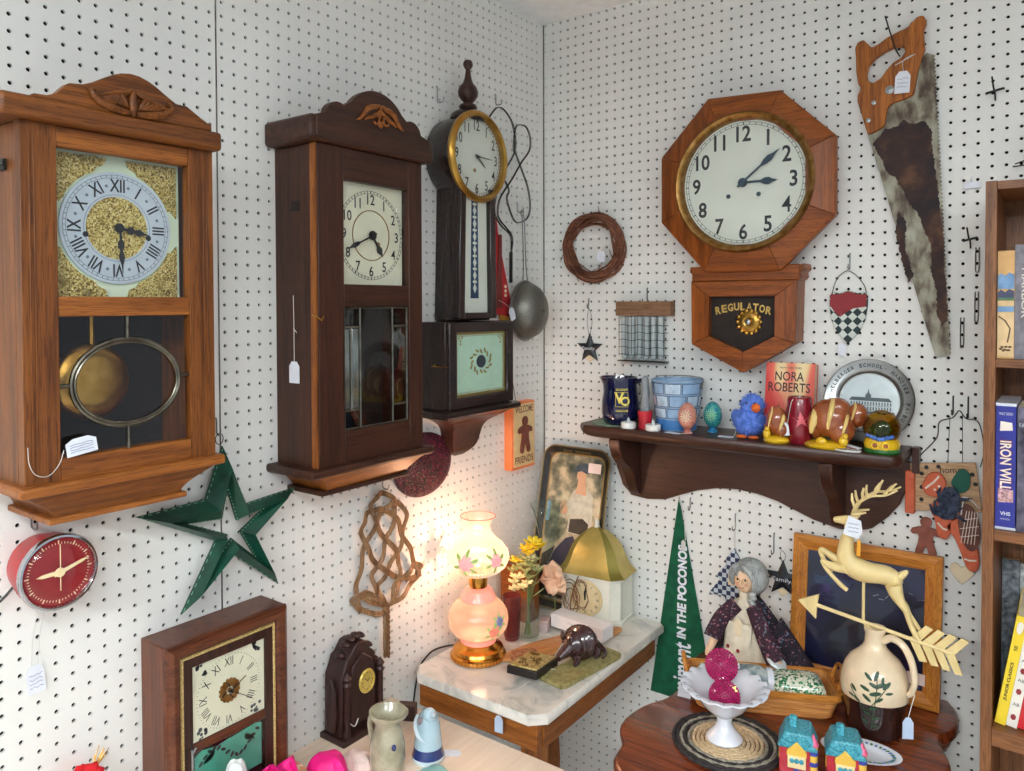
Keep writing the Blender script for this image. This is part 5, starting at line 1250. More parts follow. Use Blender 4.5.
b.prism([(-.008, z0+.030), (-.008, z0+.036), (-.004, z0+.040), (-.002, z0+.050), (0, z0+.040), (.004, z0+.036), (.004, z0+.030)], Y, Y-.0006)
for k in range(12): b.ell((-.045+k*.0085, Y-.0002, z0-.003+.002*math.sin(k*2)), (.005, .0005, .003), 6, 4)
b.build('engraved_building', mat('pewter_ink', (84, 96, 100), .5, .4), pc, smooth=0)
# ---------------------------------------------------------------- corner table with a marble top
blotch('marble', [(.34, (184, 184, 178)), (.45, (214, 210, 200)), (.6, (226, 220, 210)), (.74, (204, 196, 186))], 14, rough=.2, detail=6, dist=1.2, coat=.3)
ZM = .755
T = H('corner_table', 'small corner table with pale marble top and orange-brown wooden apron', 'table', .215, -.32, 0)
b = T.mb()
def cham(x0, x1, y0, y1, c, r=0): return [(x0+c, y0), (x1-c, y0), (x1, y0+c), (x1, y1-.01), (x1-.01, y1), (x0+.01, y1), (x0, y1-.01), (x0, y0+c)]
mx0, mx1, my0, my1 = -.187, .185, -.302, .300
R_ = [(cham(mx0+i, mx1-i, my0+i, my1-i, .030), z) for i, z in ((.004, .731), (0, .735), (0, .750), (.004, ZM))]
b.loops([[(x, y, z) for x, y in P] for P, z in R_]); b.build('marble_top', 'marble', T.e)
ap = [((mx0+.02, mx1-.02, my0+.018, my0+.038), 'x'), ((mx0+.02, mx1-.02, my1-.04, my1-.02), 'x'), ((mx0+.02, mx0+.04, my0+.04, my1-.04), 'y'), ((mx1-.038, mx1-.018, my0+.04, my1-.04), 'y')]
for (a, c, d, e), g in ap:
    b = T.mb(); b.box(a, c, d, e, .672, .7312); b.build('apron', 'oak_light_'+g, T.e, bev=.002)
for sx, sy in ((mx1-.045, my0+.045), (mx0+.045, my1-.045)):
    b = T.mb(); b.box(sx-.021, sx+.021, sy-.021, sy+.021, .62, .7312)
    b.lathe([(.018, 0), (.014, .02), (.012, .06), (.016, .16), (.020, .30), (.014, .40), (.017, .44), (.012, .46), (.021, .54), (.018, .60), (.02, .621)], (sx, sy, 0), 16); b.build('leg', 'oak_light_z', T.e)
# ---- lamp
mat('lamp_brass', (214, 150, 66), .22, 1, vary=16)
lit_glass('shade_glass', [(.35, (255, 222, 176)), (.65, (255, 238, 205))], 12, .72, vtop=.26)
lit_glass('font_glass', [(.35, (250, 176, 130)), (.65, (255, 208, 160))], 14, .56, vtop=.08)
lit_glass('pink_glass', [(.3, (232, 138, 124)), (.7, (240, 160, 140))], 14, .40)
lit_glass('petal_pink', [(.3, (226, 136, 140)), (.7, (236, 166, 160))], 200, .55, .4)
lit_glass('leaf_painted', [(.3, (120, 150, 80)), (.7, (150, 170, 100))], 200, .45, .4)
lit_glass('petal_red', [(.3, (214, 110, 90)), (.7, (226, 140, 116))], 200, .40, .4)
mat('petal_blue', (150, 150, 190), .4)
T = H('table_lamp', 'lit double-globe parlour lamp with painted roses and brass base on the marble table', 'lamp', .118, -.470, ZM)
b = T.mb(); b.lathe([(0, 0), (.060, 0), (.066, .004), (.066, .012), (.060, .017), (.063, .021), (.060, .027), (.050, .031), (.046, .036), (.042, .040), (0, .040)], (0, 0, 0), 40)
for k in range(40): a = k*PI/20; b.box(.0655*math.cos(a)-.0016, .0655*math.cos(a)+.0016, .0655*math.sin(a)-.0016, .0655*math.sin(a)+.0016, .003, .012)
b.build('brass_base', 'lamp_brass', T.e)
b = T.mb(); b.lathe([(.040, .039), (.044, .043), (.044, .052), (.048, .058)], (0, 0, 0), 36); b.build('pink_foot', 'pink_glass', T.e)
BP = [(.046, .055), (.060, .062), (.070, .076), (.0735, .094), (.071, .112), (.062, .128), (.050, .138), (.041, .143)]
b = T.mb(); b.shell(BP, (0, 0, 0), 44); fg = b.build('globe_base', 'font_glass', T.e)
b = T.mb(); b.lathe([(.040, .141), (.044, .145), (.042, .152), (.038, .158), (.034, .166), (.022, .170), (.012, .171)], (0, 0, 0), 36); b.build('pink_collar', 'pink_glass', T.e)
b = T.mb(); b.lathe([(.014, .170), (.022, .173), (.023, .190), (.020, .199), (.012, .200)], (0, 0, 0), 28); b.build('burner', 'lamp_brass', T.e)
b = T.mb(); b.shell([(.020, .198), (.032, .202), (.041, .208), (.043, .214), (.040, .214), (.030, .206), (.018, .201)], (0, 0, 0), 36)
for k in range(28): a = k*PI/14; b.ell((.043*math.cos(a), .043*math.sin(a), .2125), .0028, 6, 4)
b.build('shade_gallery', 'lamp_brass', T.e)
SP = [(.040, .205), (.054, .212), (.068, .224), (.0755, .240), (.0745, .256), (.064, .273), (.048, .288), (.036, .300), (.0305, .312), (.030, .322), (.034, .332), (.040, .341), (.0425, .344)]
b = T.mb(); b.shell(SP, (0, 0, 0), 48); sg = b.build('glass_shade', 'shade_glass', T.e)
b = T.mb(); b.tube([(.0425*math.cos(k*PI/20), .0425*math.sin(k*PI/20), .344) for k in range(40)], .0012, 6, True); b.build('shade_rim', 'petal_red', sg)
def prof_r(P, z):
    for (r0, z0), (r1, z1) in zip(P, P[1:]):
        if z0 <= z <= z1: return r0+(r1-r0)*(z-z0)/(z1-z0)
    return P[-1][0]
def painted(b, P, a, z, s, m, rot=0, asp=.45):
    """one painted petal lying on the glass"""
    pts = []
    for k in range(8):
        t = k*PI/4; u = s*math.cos(t)*asp; v = s*math.sin(t); du = u*math.cos(rot)-v*math.sin(rot); dv = u*math.sin(rot)+v*math.cos(rot)
        r = prof_r(P, z+dv)+.0008; pts.append((r*math.cos(a+du/r), r*math.sin(a+du/r), z+dv))
    r = prof_r(P, z)+.0012
    b.add(pts+[(r*math.cos(a), r*math.sin(a), z)], [(i, (i+1) % 8, 8) for i in range(8)], m)
def rose(P, a, z, s, mats, host, nl=6):
    b = T.mb()
    for k in range(nl):
        t = k*2*PI/nl+.4; painted(b, P, a+1.25*s*math.cos(t)/prof_r(P, z), z+1.15*s*math.sin(t), s*.55, 1, t-PI/2, .4)
    for k in range(7):
        t = k*2*PI/7; painted(b, P, a+.55*s*math.cos(t)/prof_r(P, z), z+.55*s*math.sin(t), s*.55, 0, t-PI/2, .6)
    painted(b, P, a, z, s*.3, 0, 0, 1)
    b.build('painted_rose', mats, host, smooth=0)
ca = math.atan2(-1.917+.47, 1.267-.118)
rose(SP, ca-.42, .248, .020, ['petal_pink', 'leaf_painted'], sg); rose(SP, ca+.62, .252, .017, ['petal_pink', 'leaf_painted'], sg); rose(SP, ca+2.0, .25, .02, ['petal_pink', 'leaf_painted'], sg); rose(SP, ca-2.0, .25, .02, ['petal_pink', 'leaf_painted'], sg)
rose(BP, ca+.55, .084, .015, ['petal_red', 'leaf_painted'], fg); rose(BP, ca+.78, .106, .012, ['petal_blue', 'leaf_painted'], fg); rose(BP, ca-2.2, .095, .015, ['petal_red', 'leaf_painted'], fg)
b = T.mb(); b.lathe([(.006, .200), (.012, .204), (.012, .225), (.006, .228)], (0, 0, 0), 16); b.build('bulb_socket', 'lamp_brass', T.e)
b = T.mb(); b.ell((0, 0, .252), (.018, .018, .024), 14, 10); b.build('bulb', 'pane', T.e)
lo = bpy.data.lights.new('lamp_bulb_light', 'POINT'); lo.energy = 5.6; lo.color = (1, .57, .38); lo.shadow_soft_size = .014
lo = bpy.data.objects.new('lamp_bulb_light', lo); COL.objects.link(lo); lo.location = (.118, -.470, ZM+.252)
lo = bpy.data.lights.new('lamp_base_light', 'POINT'); lo.energy = 1.6; lo.color = (1, .57, .38); lo.shadow_soft_size = .02
lo = bpy.data.objects.new('lamp_base_light', lo); COL.objects.link(lo); lo.location = (.118, -.470, ZM+.098)
b = T.mb(); b.tube(spline([(-.06, .012, .004), (-.085, .006, .004), (-.105, -.03, .003), (-.110, -.06, -.004), (-.1120, -.09, -.03), (-.1110, -.112, -.11), (-.109, -.12, -.25)], 7), .0022, 6); b.build('cord', 'dark_wire', T.e)
# ---- bud vase and flowers
glass('vase_glass', (246, 250, 248), 1.42, .02, .02)
T = H('bud_vase', 'small clear glass bottle vase holding yellow and white flowers', 'vase', .160, -.318, ZM)
b = T.mb(); b.shell([(.001, .002), (.024, .003), (.029, .012), (.030, .045), (.027, .066), (.017, .082), (.0145, .095), (.018, .104), (.0165, .104), (.013, .095), (.0155, .083), (.025, .066), (.028, .045), (.027, .013), (.001, .006)], (0, 0, 0), 28); b.build('glass_body', 'vase_glass', T.e)
F = H('flower_bunch', 'bunch of yellow freesias and pale green blossoms standing in the small bottle vase', 'flowers', .160, -.318, ZM+.01)
mat('stem_green', (98, 116, 62), .6, vary=16); mat('flower_yellow', (240, 206, 48), .6, vary=12); mat('flower_cream', (226, 222, 170), .6, vary=14); mat('leaf_sage', (150, 160, 104), .7, vary=16)
rr = random.Random(6); heads = []
for k in range(9):
    tx, ty, tz = rr.uniform(-.036, .03), rr.uniform(-.03, .03), .13+rr.uniform(0, .075)
    b = F.mb(); b.tube(spline([(rr.uniform(-.01, .01), rr.uniform(-.008, .008), .004), (tx*.2, ty*.2, .085), (tx*.8, ty*.8, tz*.85), (tx, ty, tz)], 5), .0013, 5); b.build('stem', 'stem_green', F.e); heads.append((tx, ty, tz))
heads = sorted(heads, key=lambda h: -h[2])
def bloom(F, p, s, n, mt, nm='blossom', cup=.5, rr=rr):
    b = F.mb(); p = Vector(p)
    for k in range(n):
        a = k*2*PI/n+rr.uniform(-.2, .2); d = Vector((math.cos(a), math.sin(a), cup+rr.uniform(-.2, .3))).normalized()
        R = d.to_track_quat('Z', 'Y').to_matrix(); b.ell(p+d*s*.6, (s*.36, s*.14, s*.62), 8, 6, rot=R)
    b.ell(p, s*.25, 8, 6); b.build(nm, mt, F.e)
bloom(F, (.026, .004, .228), .022, 7, 'flower_yellow'); bloom(F, (.010, -.012, .214), .018, 6, 'flower_yellow'); bloom(F, (.018, -.004, .236), .024, 7, 'flower_yellow'); bloom(F, (.000, -.006, .222), .020, 6, 'flower_yellow'); bloom(F, (-.026, -.01, .186), .020, 6, 'flower_yellow')
for i, h in enumerate(heads): bloom(F, h, rr.uniform(.013, .019), 6, 'flower_cream' if i % 2 else 'leaf_sage')
for h in ((-.022, -.018, .170), (-.008, -.018, .182), (-.030, -.014, .146), (.014, -.016, .155), (-.004, -.018, .128), (-.020, -.016, .120), (.018, -.014, .185), (-.040, -.012, .160), (-.034, -.016, .132), (-.036, -.01, .112), (-.016, -.014, .150), (.004, -.016, .168), (.010, -.018, .140), (-.012, -.012, .196)): bloom(F, h, .015, 6, 'leaf_sage' if h[2] > .15 else 'flower_cream')
for k in range(9):
    b = F.mb(); a = rr.uniform(0, 6.28); q = Vector((.012*math.cos(a), .012*math.sin(a), .10+.01*k)); d = Vector((math.cos(a), math.sin(a), rr.uniform(.2, 1))).normalized()
    b.ell(q+d*.018, (.0045, .0012, .020), 8, 6, rot=d.to_track_quat('Z', 'Y').to_matrix()); b.build('leaf', 'leaf_sage', F.e)
# tall fluted glass in the corner with a blue clip
T = H('tall_vase', 'tall clear fluted glass vase in the corner behind the flowers', 'vase', .085, -.115, ZM)
b = T.mb(); pr_ = [(.001, .004), (.030, .004), (.033, .012), (.022, .02), (.012, .035), (.010, .07), (.012, .10), (.015, .13), (.019, .17), (.026, .22), (.038, .27), (.050, .293), (.048, .294), (.036, .270), (.024, .22), (.017, .17), (.013, .13), (.009, .10)]
b.shell(pr_, (0, 0, 0), 36)
for i, v in enumerate(b.v):
    a = math.atan2(v.y, v.x); k = 1+.06*math.cos(9*a)*min(1, max(0, (v.z-.1)/.12)); v.x *= k; v.y *= k
b.build('fluted_glass', 'vase_glass', T.e)
b = T.mb(); b.tube([(0, 0, .25), (.006, 0, .28), (.010, -.002, .305)], .0055, 8); b.build('glass_stirrer', mat('frosted_blue', (120, 160, 180), .3), T.e)
# silk shell-pink bloom
T = H('silk_flower', 'faded pink silk flower leaning before the white gazebo clock', 'flower', .155, -.175, ZM)
mat('silk_pink', (228, 190, 160), .7, vary=12)
b = T.mb(); b.tube(spline([(0, 0, .003), (-.006, 0, .05), (-.002, 0, .105)], 5), .002, 6); b.build('stem', 'stem_green', T.e)
for k in range(9):
    a = k*2.399; d = Vector((.62*math.cos(a), -.25-.2*math.sin(a*3), math.sin(a))).normalized()
    b = T.mb(); X_ = Vector((.3, -1, .2)).cross(d).normalized(); M_ = Matrix((X_, d.cross(X_), d)).transposed()
    def G(u, v, M_=M_, k=k):
        w = .026*math.sin(PI*min(1, .12+v*.88))*(u-.5)*1.7; return Vector((0, -.004, .118))+M_ @ Vector((w, .010*math.sin(v*2.6)-abs(u-.5)*.012+.002*math.sin(u*9+k), .048*v))
    b.grid(G, 6, 6); o = b.build('petal', 'silk_pink', T.e); s = o.modifiers.new('thick', 'SOLIDIFY'); s.thickness = .0008
# wire dragonfly ring
T = H('wire_ornament', 'brown coiled wire ornament leaning against the gazebo clock dial', 'ornament', .205, -.165, ZM)
b = T.mb(); rr = random.Random(21)
for k in range(7):
    c0, r0 = Vector((rr.uniform(-.02, .02), 0, .075+rr.uniform(-.02, .02))), rr.uniform(.025, .04)
    b.tube([(c0.x+r0*.6*math.cos(q*.35+k), rr.uniform(-.004, .004), max(.002, c0.z+r0*math.sin(q*.35+k))) for q in range(15)], .0012, 5)
b.tube(spline([(-.01, 0, .002), (-.014, .002, .05), (0, 0, .10), (.012, 0, .13)], 5), .0018, 6); b.build('coiled_wire', mat('wire_brown', (120, 78, 52), .5), T.e)
# ---- gazebo clock
mat('gazebo_white', (226, 226, 212), .5, vary=4); mat('gilt_roof', (190, 168, 92), .38, .55, vary=16, vscale=14); mat('gilt_roof_dark', (158, 146, 70), .4, .55, vary=14, vscale=14); mat('parch', (226, 206, 160), .5, vary=8)
T = H('gazebo_clock', 'white gazebo shaped clock with louvred sides, round dial and gold curved roof', 'clock', .222, -.074, ZM, rz=rad(6))
wx, wd = .086, .064
oct_ = lambda k, c=.024: [(-wx*k+c, -wd*k), (wx*k-c, -wd*k), (wx*k, -wd*k+c), (wx*k, wd*k-c), (wx*k-c, wd*k), (-wx*k+c, wd*k), (-wx*k, wd*k-c), (-wx*k, -wd*k+c)]
b = T.mb(); b.prism(oct_(1.0), .010, .122, ax='z'); b.build('body', 'gazebo_white', T.e, bev=.001)
b = T.mb(); b.prism(oct_(1.06), 0, .011, ax='z'); b.build('base', 'gazebo_white', T.e, bev=.002)
b = T.mb(); b.prism(oct_(1.10), .119, .127, ax='z'); b.build('eave', 'gazebo_white', T.e, bev=.002)
O_ = oct_(1.0)
for k in (1, 2, 7):
    a, c = Vector(O_[k]), Vector(O_[(k+1) % 8]); n = Vector(((c-a).y, -(c-a).x)).normalized(); d = (c-a); L_ = d.length; d = d.normalized()
    b = T.mb()
    for q in range(13):
        z = .020+q*.0075; p0, p1 = a+d*.004, c-d*.004
        b.add([(p0.x, p0.y, z+.006), (p1.x, p1.y, z+.006), (p1.x+n.x*.005, p1.y+n.y*.005, z), (p0.x+n.x*.005, p0.y+n.y*.005, z), (p0.x, p0.y, z-.0005), (p1.x, p1.y, z-.0005)], [(0, 1, 2, 3), (3, 2, 5, 4)])
    b.build('louvre_panel', 'gazebo_white', T.e, smooth=0)
b = T.mb(); L_ = []
for k in range(13):
    t = k/12; s = 1.13*(1-t)**.85*(1+.0) if t < .45 else 1.13*((1-t)**.62)*.89
    s = [1.15, 1.02, .94, .885, .84, .80, .755, .70, .63, .54, .43, .29, .07][k]; L_.append([(x, y, .126+.118*t) for x, y in oct_(s, .024*s)])
b.loops(L_)
for i, f in enumerate(b.f):
    if len(f) == 4: b.m[i] = (f[0] % 8) % 2
b.build('roof', ['gilt_roof', 'gilt_roof_dark'], T.e, smooth=20)
b = T.mb(); b.lathe([(.006, .240), (.009, .244), (.006, .249), (.007, .255), (.004, .262), (0, .265)], (0, 0, 0), 14); b.build('finial', 'gazebo_white', T.e)
b = T.mb(); b.X = Matrix.Translation((-.004, -wd, .066)); b.lathe([(0, .0), (.047, .0), (.049, .002), (.048, .005), (.045, .005), (.044, .003), (0, .003)], (0, 0, 0), 40, ax='y'); dl = b.build('dial', 'parch', T.e)
b = T.mb(); b.X = Matrix.Translation((-.004, -wd-.0052, .066))
for k in range(12):
    a = rad(90-30*k); b.text(ROM[k], .036*math.cos(a), .036*math.sin(a), .0085, 0, rot=a-PI/2, sx=.7)
for k in range(60):
    a = rad(6*k); b.prism([(q*math.cos(a)-s*math.sin(a), q*math.sin(a)+s*math.cos(a)) for q, s in ((.0415, -.0003), (.0415, .0003), (.0435, .0003), (.0435, -.0003))], 0, -.0003)
b.build('numerals', 'ink_black', dl, smooth=0)
for nm, an, ln in (('hour_hand', -5, .022), ('minute_hand', 3, .034)):
    b = T.mb(); b.X = Matrix.Translation((-.004, -wd-.0070, .066)) @ Matrix.Rotation(rad(an), 4, 'Y'); b.prism([(-.0018, -.004), (.0018, -.004), (.0022, ln*.6), (0, ln), (-.0022, ln*.6)], 0, -.001); b.build(nm, 'ink_black', T.e, smooth=0)
# ---- printed tray leaning on the wall
T = Thing('serving_tray', 'black rimmed metal tray printed with a seated woman, leaning in the corner behind the clock', 'tray', 'R', .131, ZM)
tilt = Matrix.Translation((.134, -.115, ZM+.002)) @ Matrix.Rotation(rad(-12.5), 4, 'X')
def rrect(x0, x1, z0, z1, r, n=6):
    P = []
    for cx_, cz_, a0 in ((x1-r, z1-r, 0), (x0+r, z1-r, 90), (x0+r, z0+r, 180), (x1-r, z0+r, 270)):
        P += [(cx_+r*math.cos(rad(a0+90*k/n)), cz_+r*math.sin(rad(a0+90*k/n))) for k in range(n+1)]
    return P
mat('tray_black', (40, 36, 30), .3, .3); mat('tray_gold', (150, 124, 70), .35, .6)
blotch('tray_garden', [(.34, (70, 78, 62)), (.46, (134, 128, 104)), (.56, (206, 188, 150)), (.68, (224, 208, 176))], 22, rough=.35, detail=5, coat=.3)
b = T.mb(); b.X = tilt; W2, HT = .110, .452
lp = lambda i, y, r: [(p[0], y, p[1]) for p in rrect(-W2+i, W2-i, i, HT-i, r)]
b.loops([lp(0, -.014, .04), lp(.002, -.016, .04), lp(.010, -.010, .034), lp(.018, -.003, .028), lp(.022, -.002, .024)], cap=False); b.loops([lp(0, -.014, .04), lp(.004, -.012, .036), lp(.018, -.0005, .028), lp(.10, -.0005, .005)], cap=False); b.prism([(p[0], p[2]) for p in lp(.09, 0, .01)], -.0006, -.0016); b.build('tray_rim', 'tray_black', T.e)
b = T.mb(); b.X = tilt; b.loops([lp(-.0005, -.0145, .04), lp(.0015, -.0168, .04), lp(.0035, -.0150, .038)], cap=False); b.loops([lp(.019, -.0036, .028), lp(.0215, -.0040, .026), lp(.0235, -.0030, .024)], cap=False); b.build('gold_edge', 'tray_gold', T.e)
b = T.mb(); b.X = tilt; b.prism(rrect(-W2+.023, W2-.023, .023, HT-.023, .022), -.0018, -.0028); pic = b.build('printed_picture', 'tray_garden', T.e, smooth=0)
mat('p_skin', (222, 170, 132), .45); mat('p_blouse', (206, 198, 176), .45, vary=14, vscale=60); mat('p_navy', (44, 48, 70), .45, vary=10); mat('p_hat', (70, 84, 92), .45, vary=12, vscale=60); mat('p_skirt', (176, 160, 130), .45, vary=16, vscale=60); mat('p_dark', (60, 52, 44), .5, vary=10)
def pp(nm, pts, mt, y): 
    b = T.mb(); b.X = tilt; b.prism(pts, y, y-.0004); b.build(nm, mt, pic, smooth=0)
pp('printed_shadow', [(-.085, .03), (.08, .03), (.08, .16), (.04, .20), (-.03, .18), (-.085, .14)], 'p_dark', -.0028)
pp('printed_skirt', [(-.052, .04), (.072, .04), (.066, .14), (.052, .215), (-.004, .222), (-.040, .18), (-.062, .12)], 'p_skirt', -.0032)
pp('printed_blouse', [(-.012, .212), (.060, .208), (.066, .26), (.062, .318), (.044, .338), (.012, .340), (-.004, .326), (-.020, .290), (-.034, .262), (-.026, .248), (-.008, .262)], 'p_blouse', -.0036)
pp('printed_waist', [(-.006, .214), (.054, .210), (.056, .244), (.036, .256), (-.004, .250)], 'p_dark', -.0040)
pp('printed_neck', [(.004, .322), (.040, .320), (.036, .345), (.032, .362), (.010, .364), (.008, .345)], 'p_skin', -.0040)
pp('printed_face', [(.019+.0155*math.cos(k*PI/8), .374+.019*math.sin(k*PI/8)) for k in range(16)], 'p_skin', -.0042)
pp('printed_hat', [(-.012, .378), (-.004, .396), (.010, .408), (.030, .410), (.046, .400), (.054, .384), (.044, .388), (.034, .380), (.018, .386), (.002, .382)], 'p_hat', -.0045)
pp('printed_hand', [(-.040, .262), (-.020, .258), (-.014, .272), (-.022, .290), (-.034, .296), (-.042, .284)], 'p_skin', -.0040)
pp('printed_basket', [(-.058, .085), (-.040, .065), (-.010, .075), (.018, .120), (.022, .185), (.012, .205), (-.012, .196), (-.042, .160), (-.058, .125)], 'p_navy', -.0044)
b = T.mb(); b.X = tilt; b.text('DRINK', -.03, HT-.014, .006, -.0122, w=.03); b.text('REFRESHING', .02, HT-.014, .006, -.0122, w=.05); b.build('rim_lettering', 'tray_gold', T.e, smooth=0)
b = T.mb(); b.X = tilt; b.box(.045, .085, -.0175, -.0165, .385, .412); b.build('price_label', mat('label_pink', (238, 214, 204), .6), T.e, smooth=0)
# ---- boxes, wooden leaf, book and carving on the marble
def cardbox(name, label, cat, x, y, w, d, h, rz, z=ZM):
    T = H(name, label, cat, x, y, z, rz=rz); b = T.mb(); b.box(-w/2, w/2, -d/2, d/2, .0002, h-.001); bx = b.build('carton', 'box_white', T.e, bev=.001)
    b = T.mb(); b.box(-w/2-.0006, w/2+.0006, -d/2-.0006, d/2+.0006, h-.012, h); b.build('lid', 'box_white', T.e, bev=.001); return T
mat('box_white', (224, 222, 222), .6, vary=3)
woods('leafwood', (176, 112, 60), (222, 164, 104), rough=.4)
T = H('wooden_board', 'long leaf shaped light wooden board under the white carton', 'board', .258, -.285, ZM, rz=rad(66))
P = [(.168*math.cos(t)*(1.0 if math.cos(t) > 0 else 1.15), .038*math.sin(t)*(1+.10*math.cos(3*t))) for t in [k*PI/18 for k in range(36)]]
b = T.mb(); b.loops([[(x*.96, y*.94, .0004) for x, y in P], [(x, y, .004) for x, y in P], [(x, y, .009) for x, y in P], [(x*.96, y*.94, .0105) for x, y in P]]); b.build('leaf_board', 'leafwood_x', T.e)
T = cardbox('carton', 'long white carton lying on the leaf board before the gazebo clock', 'box', .258, -.218, .160, .050, .034, rad(-4), ZM+.0108)
b = T.mb(); b.text('PORCELAIN', 0, .022, .005, -.0267, w=.05); b.build('lettering', mat('faint_ink', (160, 170, 190), .6), T.e, smooth=0)
T = H('folded_card', 'small grey folded card leaning by the carton beside the bottle vase', 'card', .163, -.245, ZM, rz=rad(20)); b = T.mb(); b.box(-.012, .012, -.022, .022, .0002, .030); b.build('card_body', mat('card_mauve', (176, 158, 156), .6, vary=16), T.e, bev=.002)
blotch('olive_cloth', [(.4, (132, 122, 72)), (.6, (158, 148, 96))], 80, rough=.8)
T = H('folded_wallet', 'flat olive green folded cloth wallet under the carved armadillo', 'wallet', .352, -.372, ZM, rz=rad(82))
b = T.mb(); b.loops([[(p[0]*1.0, p[1], z) for p in rrect(-.112*k, .112*k, -.036*k, .036*k, .014)] for k, z in ((.99, .0003), (1, .003), (1, .009), (.985, .011))]); b.build('cloth', 'olive_cloth', T.e)
b = T.mb(); b.tube([(-.111, -.030, .0058), (-.111, .030, .0058)], .0056, 8); b.build('fold', 'olive_cloth', T.e)
mat('dark_resin', (58, 34, 34), .22, coat=.6, vary=14, vscale=30)
T = H('carved_armadillo', 'glossy dark brown carved armadillo curled on the olive wallet', 'carving', .330, -.345, ZM+.0112, rz=rad(74))
b = T.mb(); L_ = []; n = 24
for i in range(23):
    t = i/22; x = -.046+.092*t; r = .043*math.sin(PI*(.06+.90*t))**.6*(1-.10*t); r *= 1+.045*(1 if i % 2 else -1)*(.25 < t < .85)
    L_.append([(x, r*math.cos(k*2*PI/n)*.95, .036+r*.95*math.sin(k*2*PI/n)) for k in range(n)])
b.loops(L_); 
for v in b.v: v.z = max(.0003, v.z)
b.build('shell_body', 'dark_resin', T.e)
b = T.mb(); b.loops([[(-.038-.032*t, (.022-.015*t)*math.cos(k*PI/6), .036-.020*t+(.022-.015*t)*math.sin(k*PI/6)) for k in range(12)] for t in (0, .3, .6, .85, 1)]); b.build('head', 'dark_resin', T.e)
for s in (-1, 1):
    b = T.mb(); b.ell((-.044, s*.015, .058), (.004, .006, .011), 8, 6); b.build('ear', 'dark_resin', T.e)
    for x in (-.034, .032):
        b = T.mb(); b.tube([(x, s*.024, .018), (x-.006, s*.030, .008), (x-.014, s*.031, .004)], [.010, .008, .004], 8); b.build('leg', 'dark_resin', T.e)
b = T.mb(); b.tube(spline([(.044, 0, .030), (.056, -.006, .016), (.054, -.030, .007), (.030, -.046, .006)], 5), [.009-.0004*k for k in range(16)], 8); b.build('tail', 'dark_resin', T.e)
b = T.mb(); b.tube(spline([(-.060, -.004, .050), (-.058, .012, .030), (-.064, .020, .012), (-.080, .016, .003), (-.100, .004, .001), (-.090, -.014, .001)], 5), .0008, 5); b.build('tag_string', 'string_white', T.e)
cells('gold_scroll', [(0, (222, 200, 130)), (.5, (196, 164, 92)), (.8, (244, 230, 176))], 240, rough=.3, metal=.5, bmp=1)
mat('case_black', (34, 28, 26), .35)
T = H('trinket_box', 'flat black trinket box with ornate gold scrollwork lid propped on the marble edge', 'box', .272, -.462, ZM, rz=rad(98))
M_ = Matrix.Rotation(rad(7), 4, 'Y')
b = T.mb(); b.X = Matrix.Translation((0, 0, .0095)) @ M_; b.box(-.058, .058, -.038, .038, 0, .018); b.build('box_body', 'case_black', T.e, bev=.002)
b = T.mb(); b.X = Matrix.Translation((0, 0, .0095)) @ M_; b.box(-.053, .053, -.034, .034, .0178, .0215); ld = b.build('lid', 'gold_scroll', T.e, bev=.001)
b = T.mb(); b.X = Matrix.Translation((0, 0, .0095)) @ M_; rr = random.Random(2)
for q in range(16):
    cx_, cy_ = rr.uniform(-.042, .042), rr.uniform(-.024, .024); a0 = rr.uniform(0, 6)
    b.tube([(cx_+.008*(1-k/10)*math.cos(a0+k*.75), cy_+.008*(1-k/10)*math.sin(a0+k*.75), .0222) for k in range(9)], .0011, 5)
b.build('scrollwork', mat('dark_gold', (120, 92, 44), .35, .7), ld)
b = T.mb(); b.prism([(p[0], p[1]-.022) for p in [(-.010, -.036), (.010, -.036), (.010, -.008), (.005, 0), (-.005, 0), (-.010, -.008)]], -.163, -.1636, ax='x'); tg = b.build('price_tag', mat('tag_blue', (186, 204, 226), .6), T.e, smooth=0)
b = T.mb(); b.tube(spline([(-.055, -.02, .012), (-.064, -.01, .003), (-.10, 0, .002), (-.150, 0, .0015), (-.1615, 0, -.004), (-.1633, 0, -.024)], 4), .0007, 5); b.build('thread', 'string_white', tg)
cells('basket_weave', [(0, (150, 96, 60)), (.5, (182, 130, 90)), (.8, (120, 74, 46))], 260, rough=.7, bmp=.8)
T = H('woven_case', 'small brown woven case beside the lamp base under the trinket box', 'case', .2200, -.420, ZM, rz=rad(60))
b = T.mb(); b.loops([[(p[0], p[1], z) for p in rrect(-.034*k, .034*k, -.020*k, .020*k, .010)] for k, z in ((.94, .0003), (1, .004), (1, .014), (.9, .020), (.5, .022))]); b.build('woven_body', 'basket_weave', T.e)
# brown cloth-covered book and purple box behind the flowers
T = H('wooden_box', 'plain orange-brown wooden box at the back of the marble table, left of the flowers', 'box', .062, -.215, ZM, rz=rad(4)); b = T.mb(); b.box(-.045, .045, -.028, .028, .0002, .150); b.build('box_body', 'oak_light_x', T.e, bev=.002)
T = H('cut_glass', 'rose tinted cut glass tumbler between the lamp and the wooden box', 'glass', .128, -.345 , ZM); glass('rose_glass', (220, 176, 178), 1.5, .03, .10, (180, 120, 124))
b = T.mb(); b.shell([(.001, .003), (.018, .003), (.020, .01), (.0225, .06), (.024, .115), (.0225, .115), (.021, .06), (.018, .012), (.001, .010)], (0, 0, 0), 12); b.build('tumbler', 'rose_glass', T.e, smooth=10)
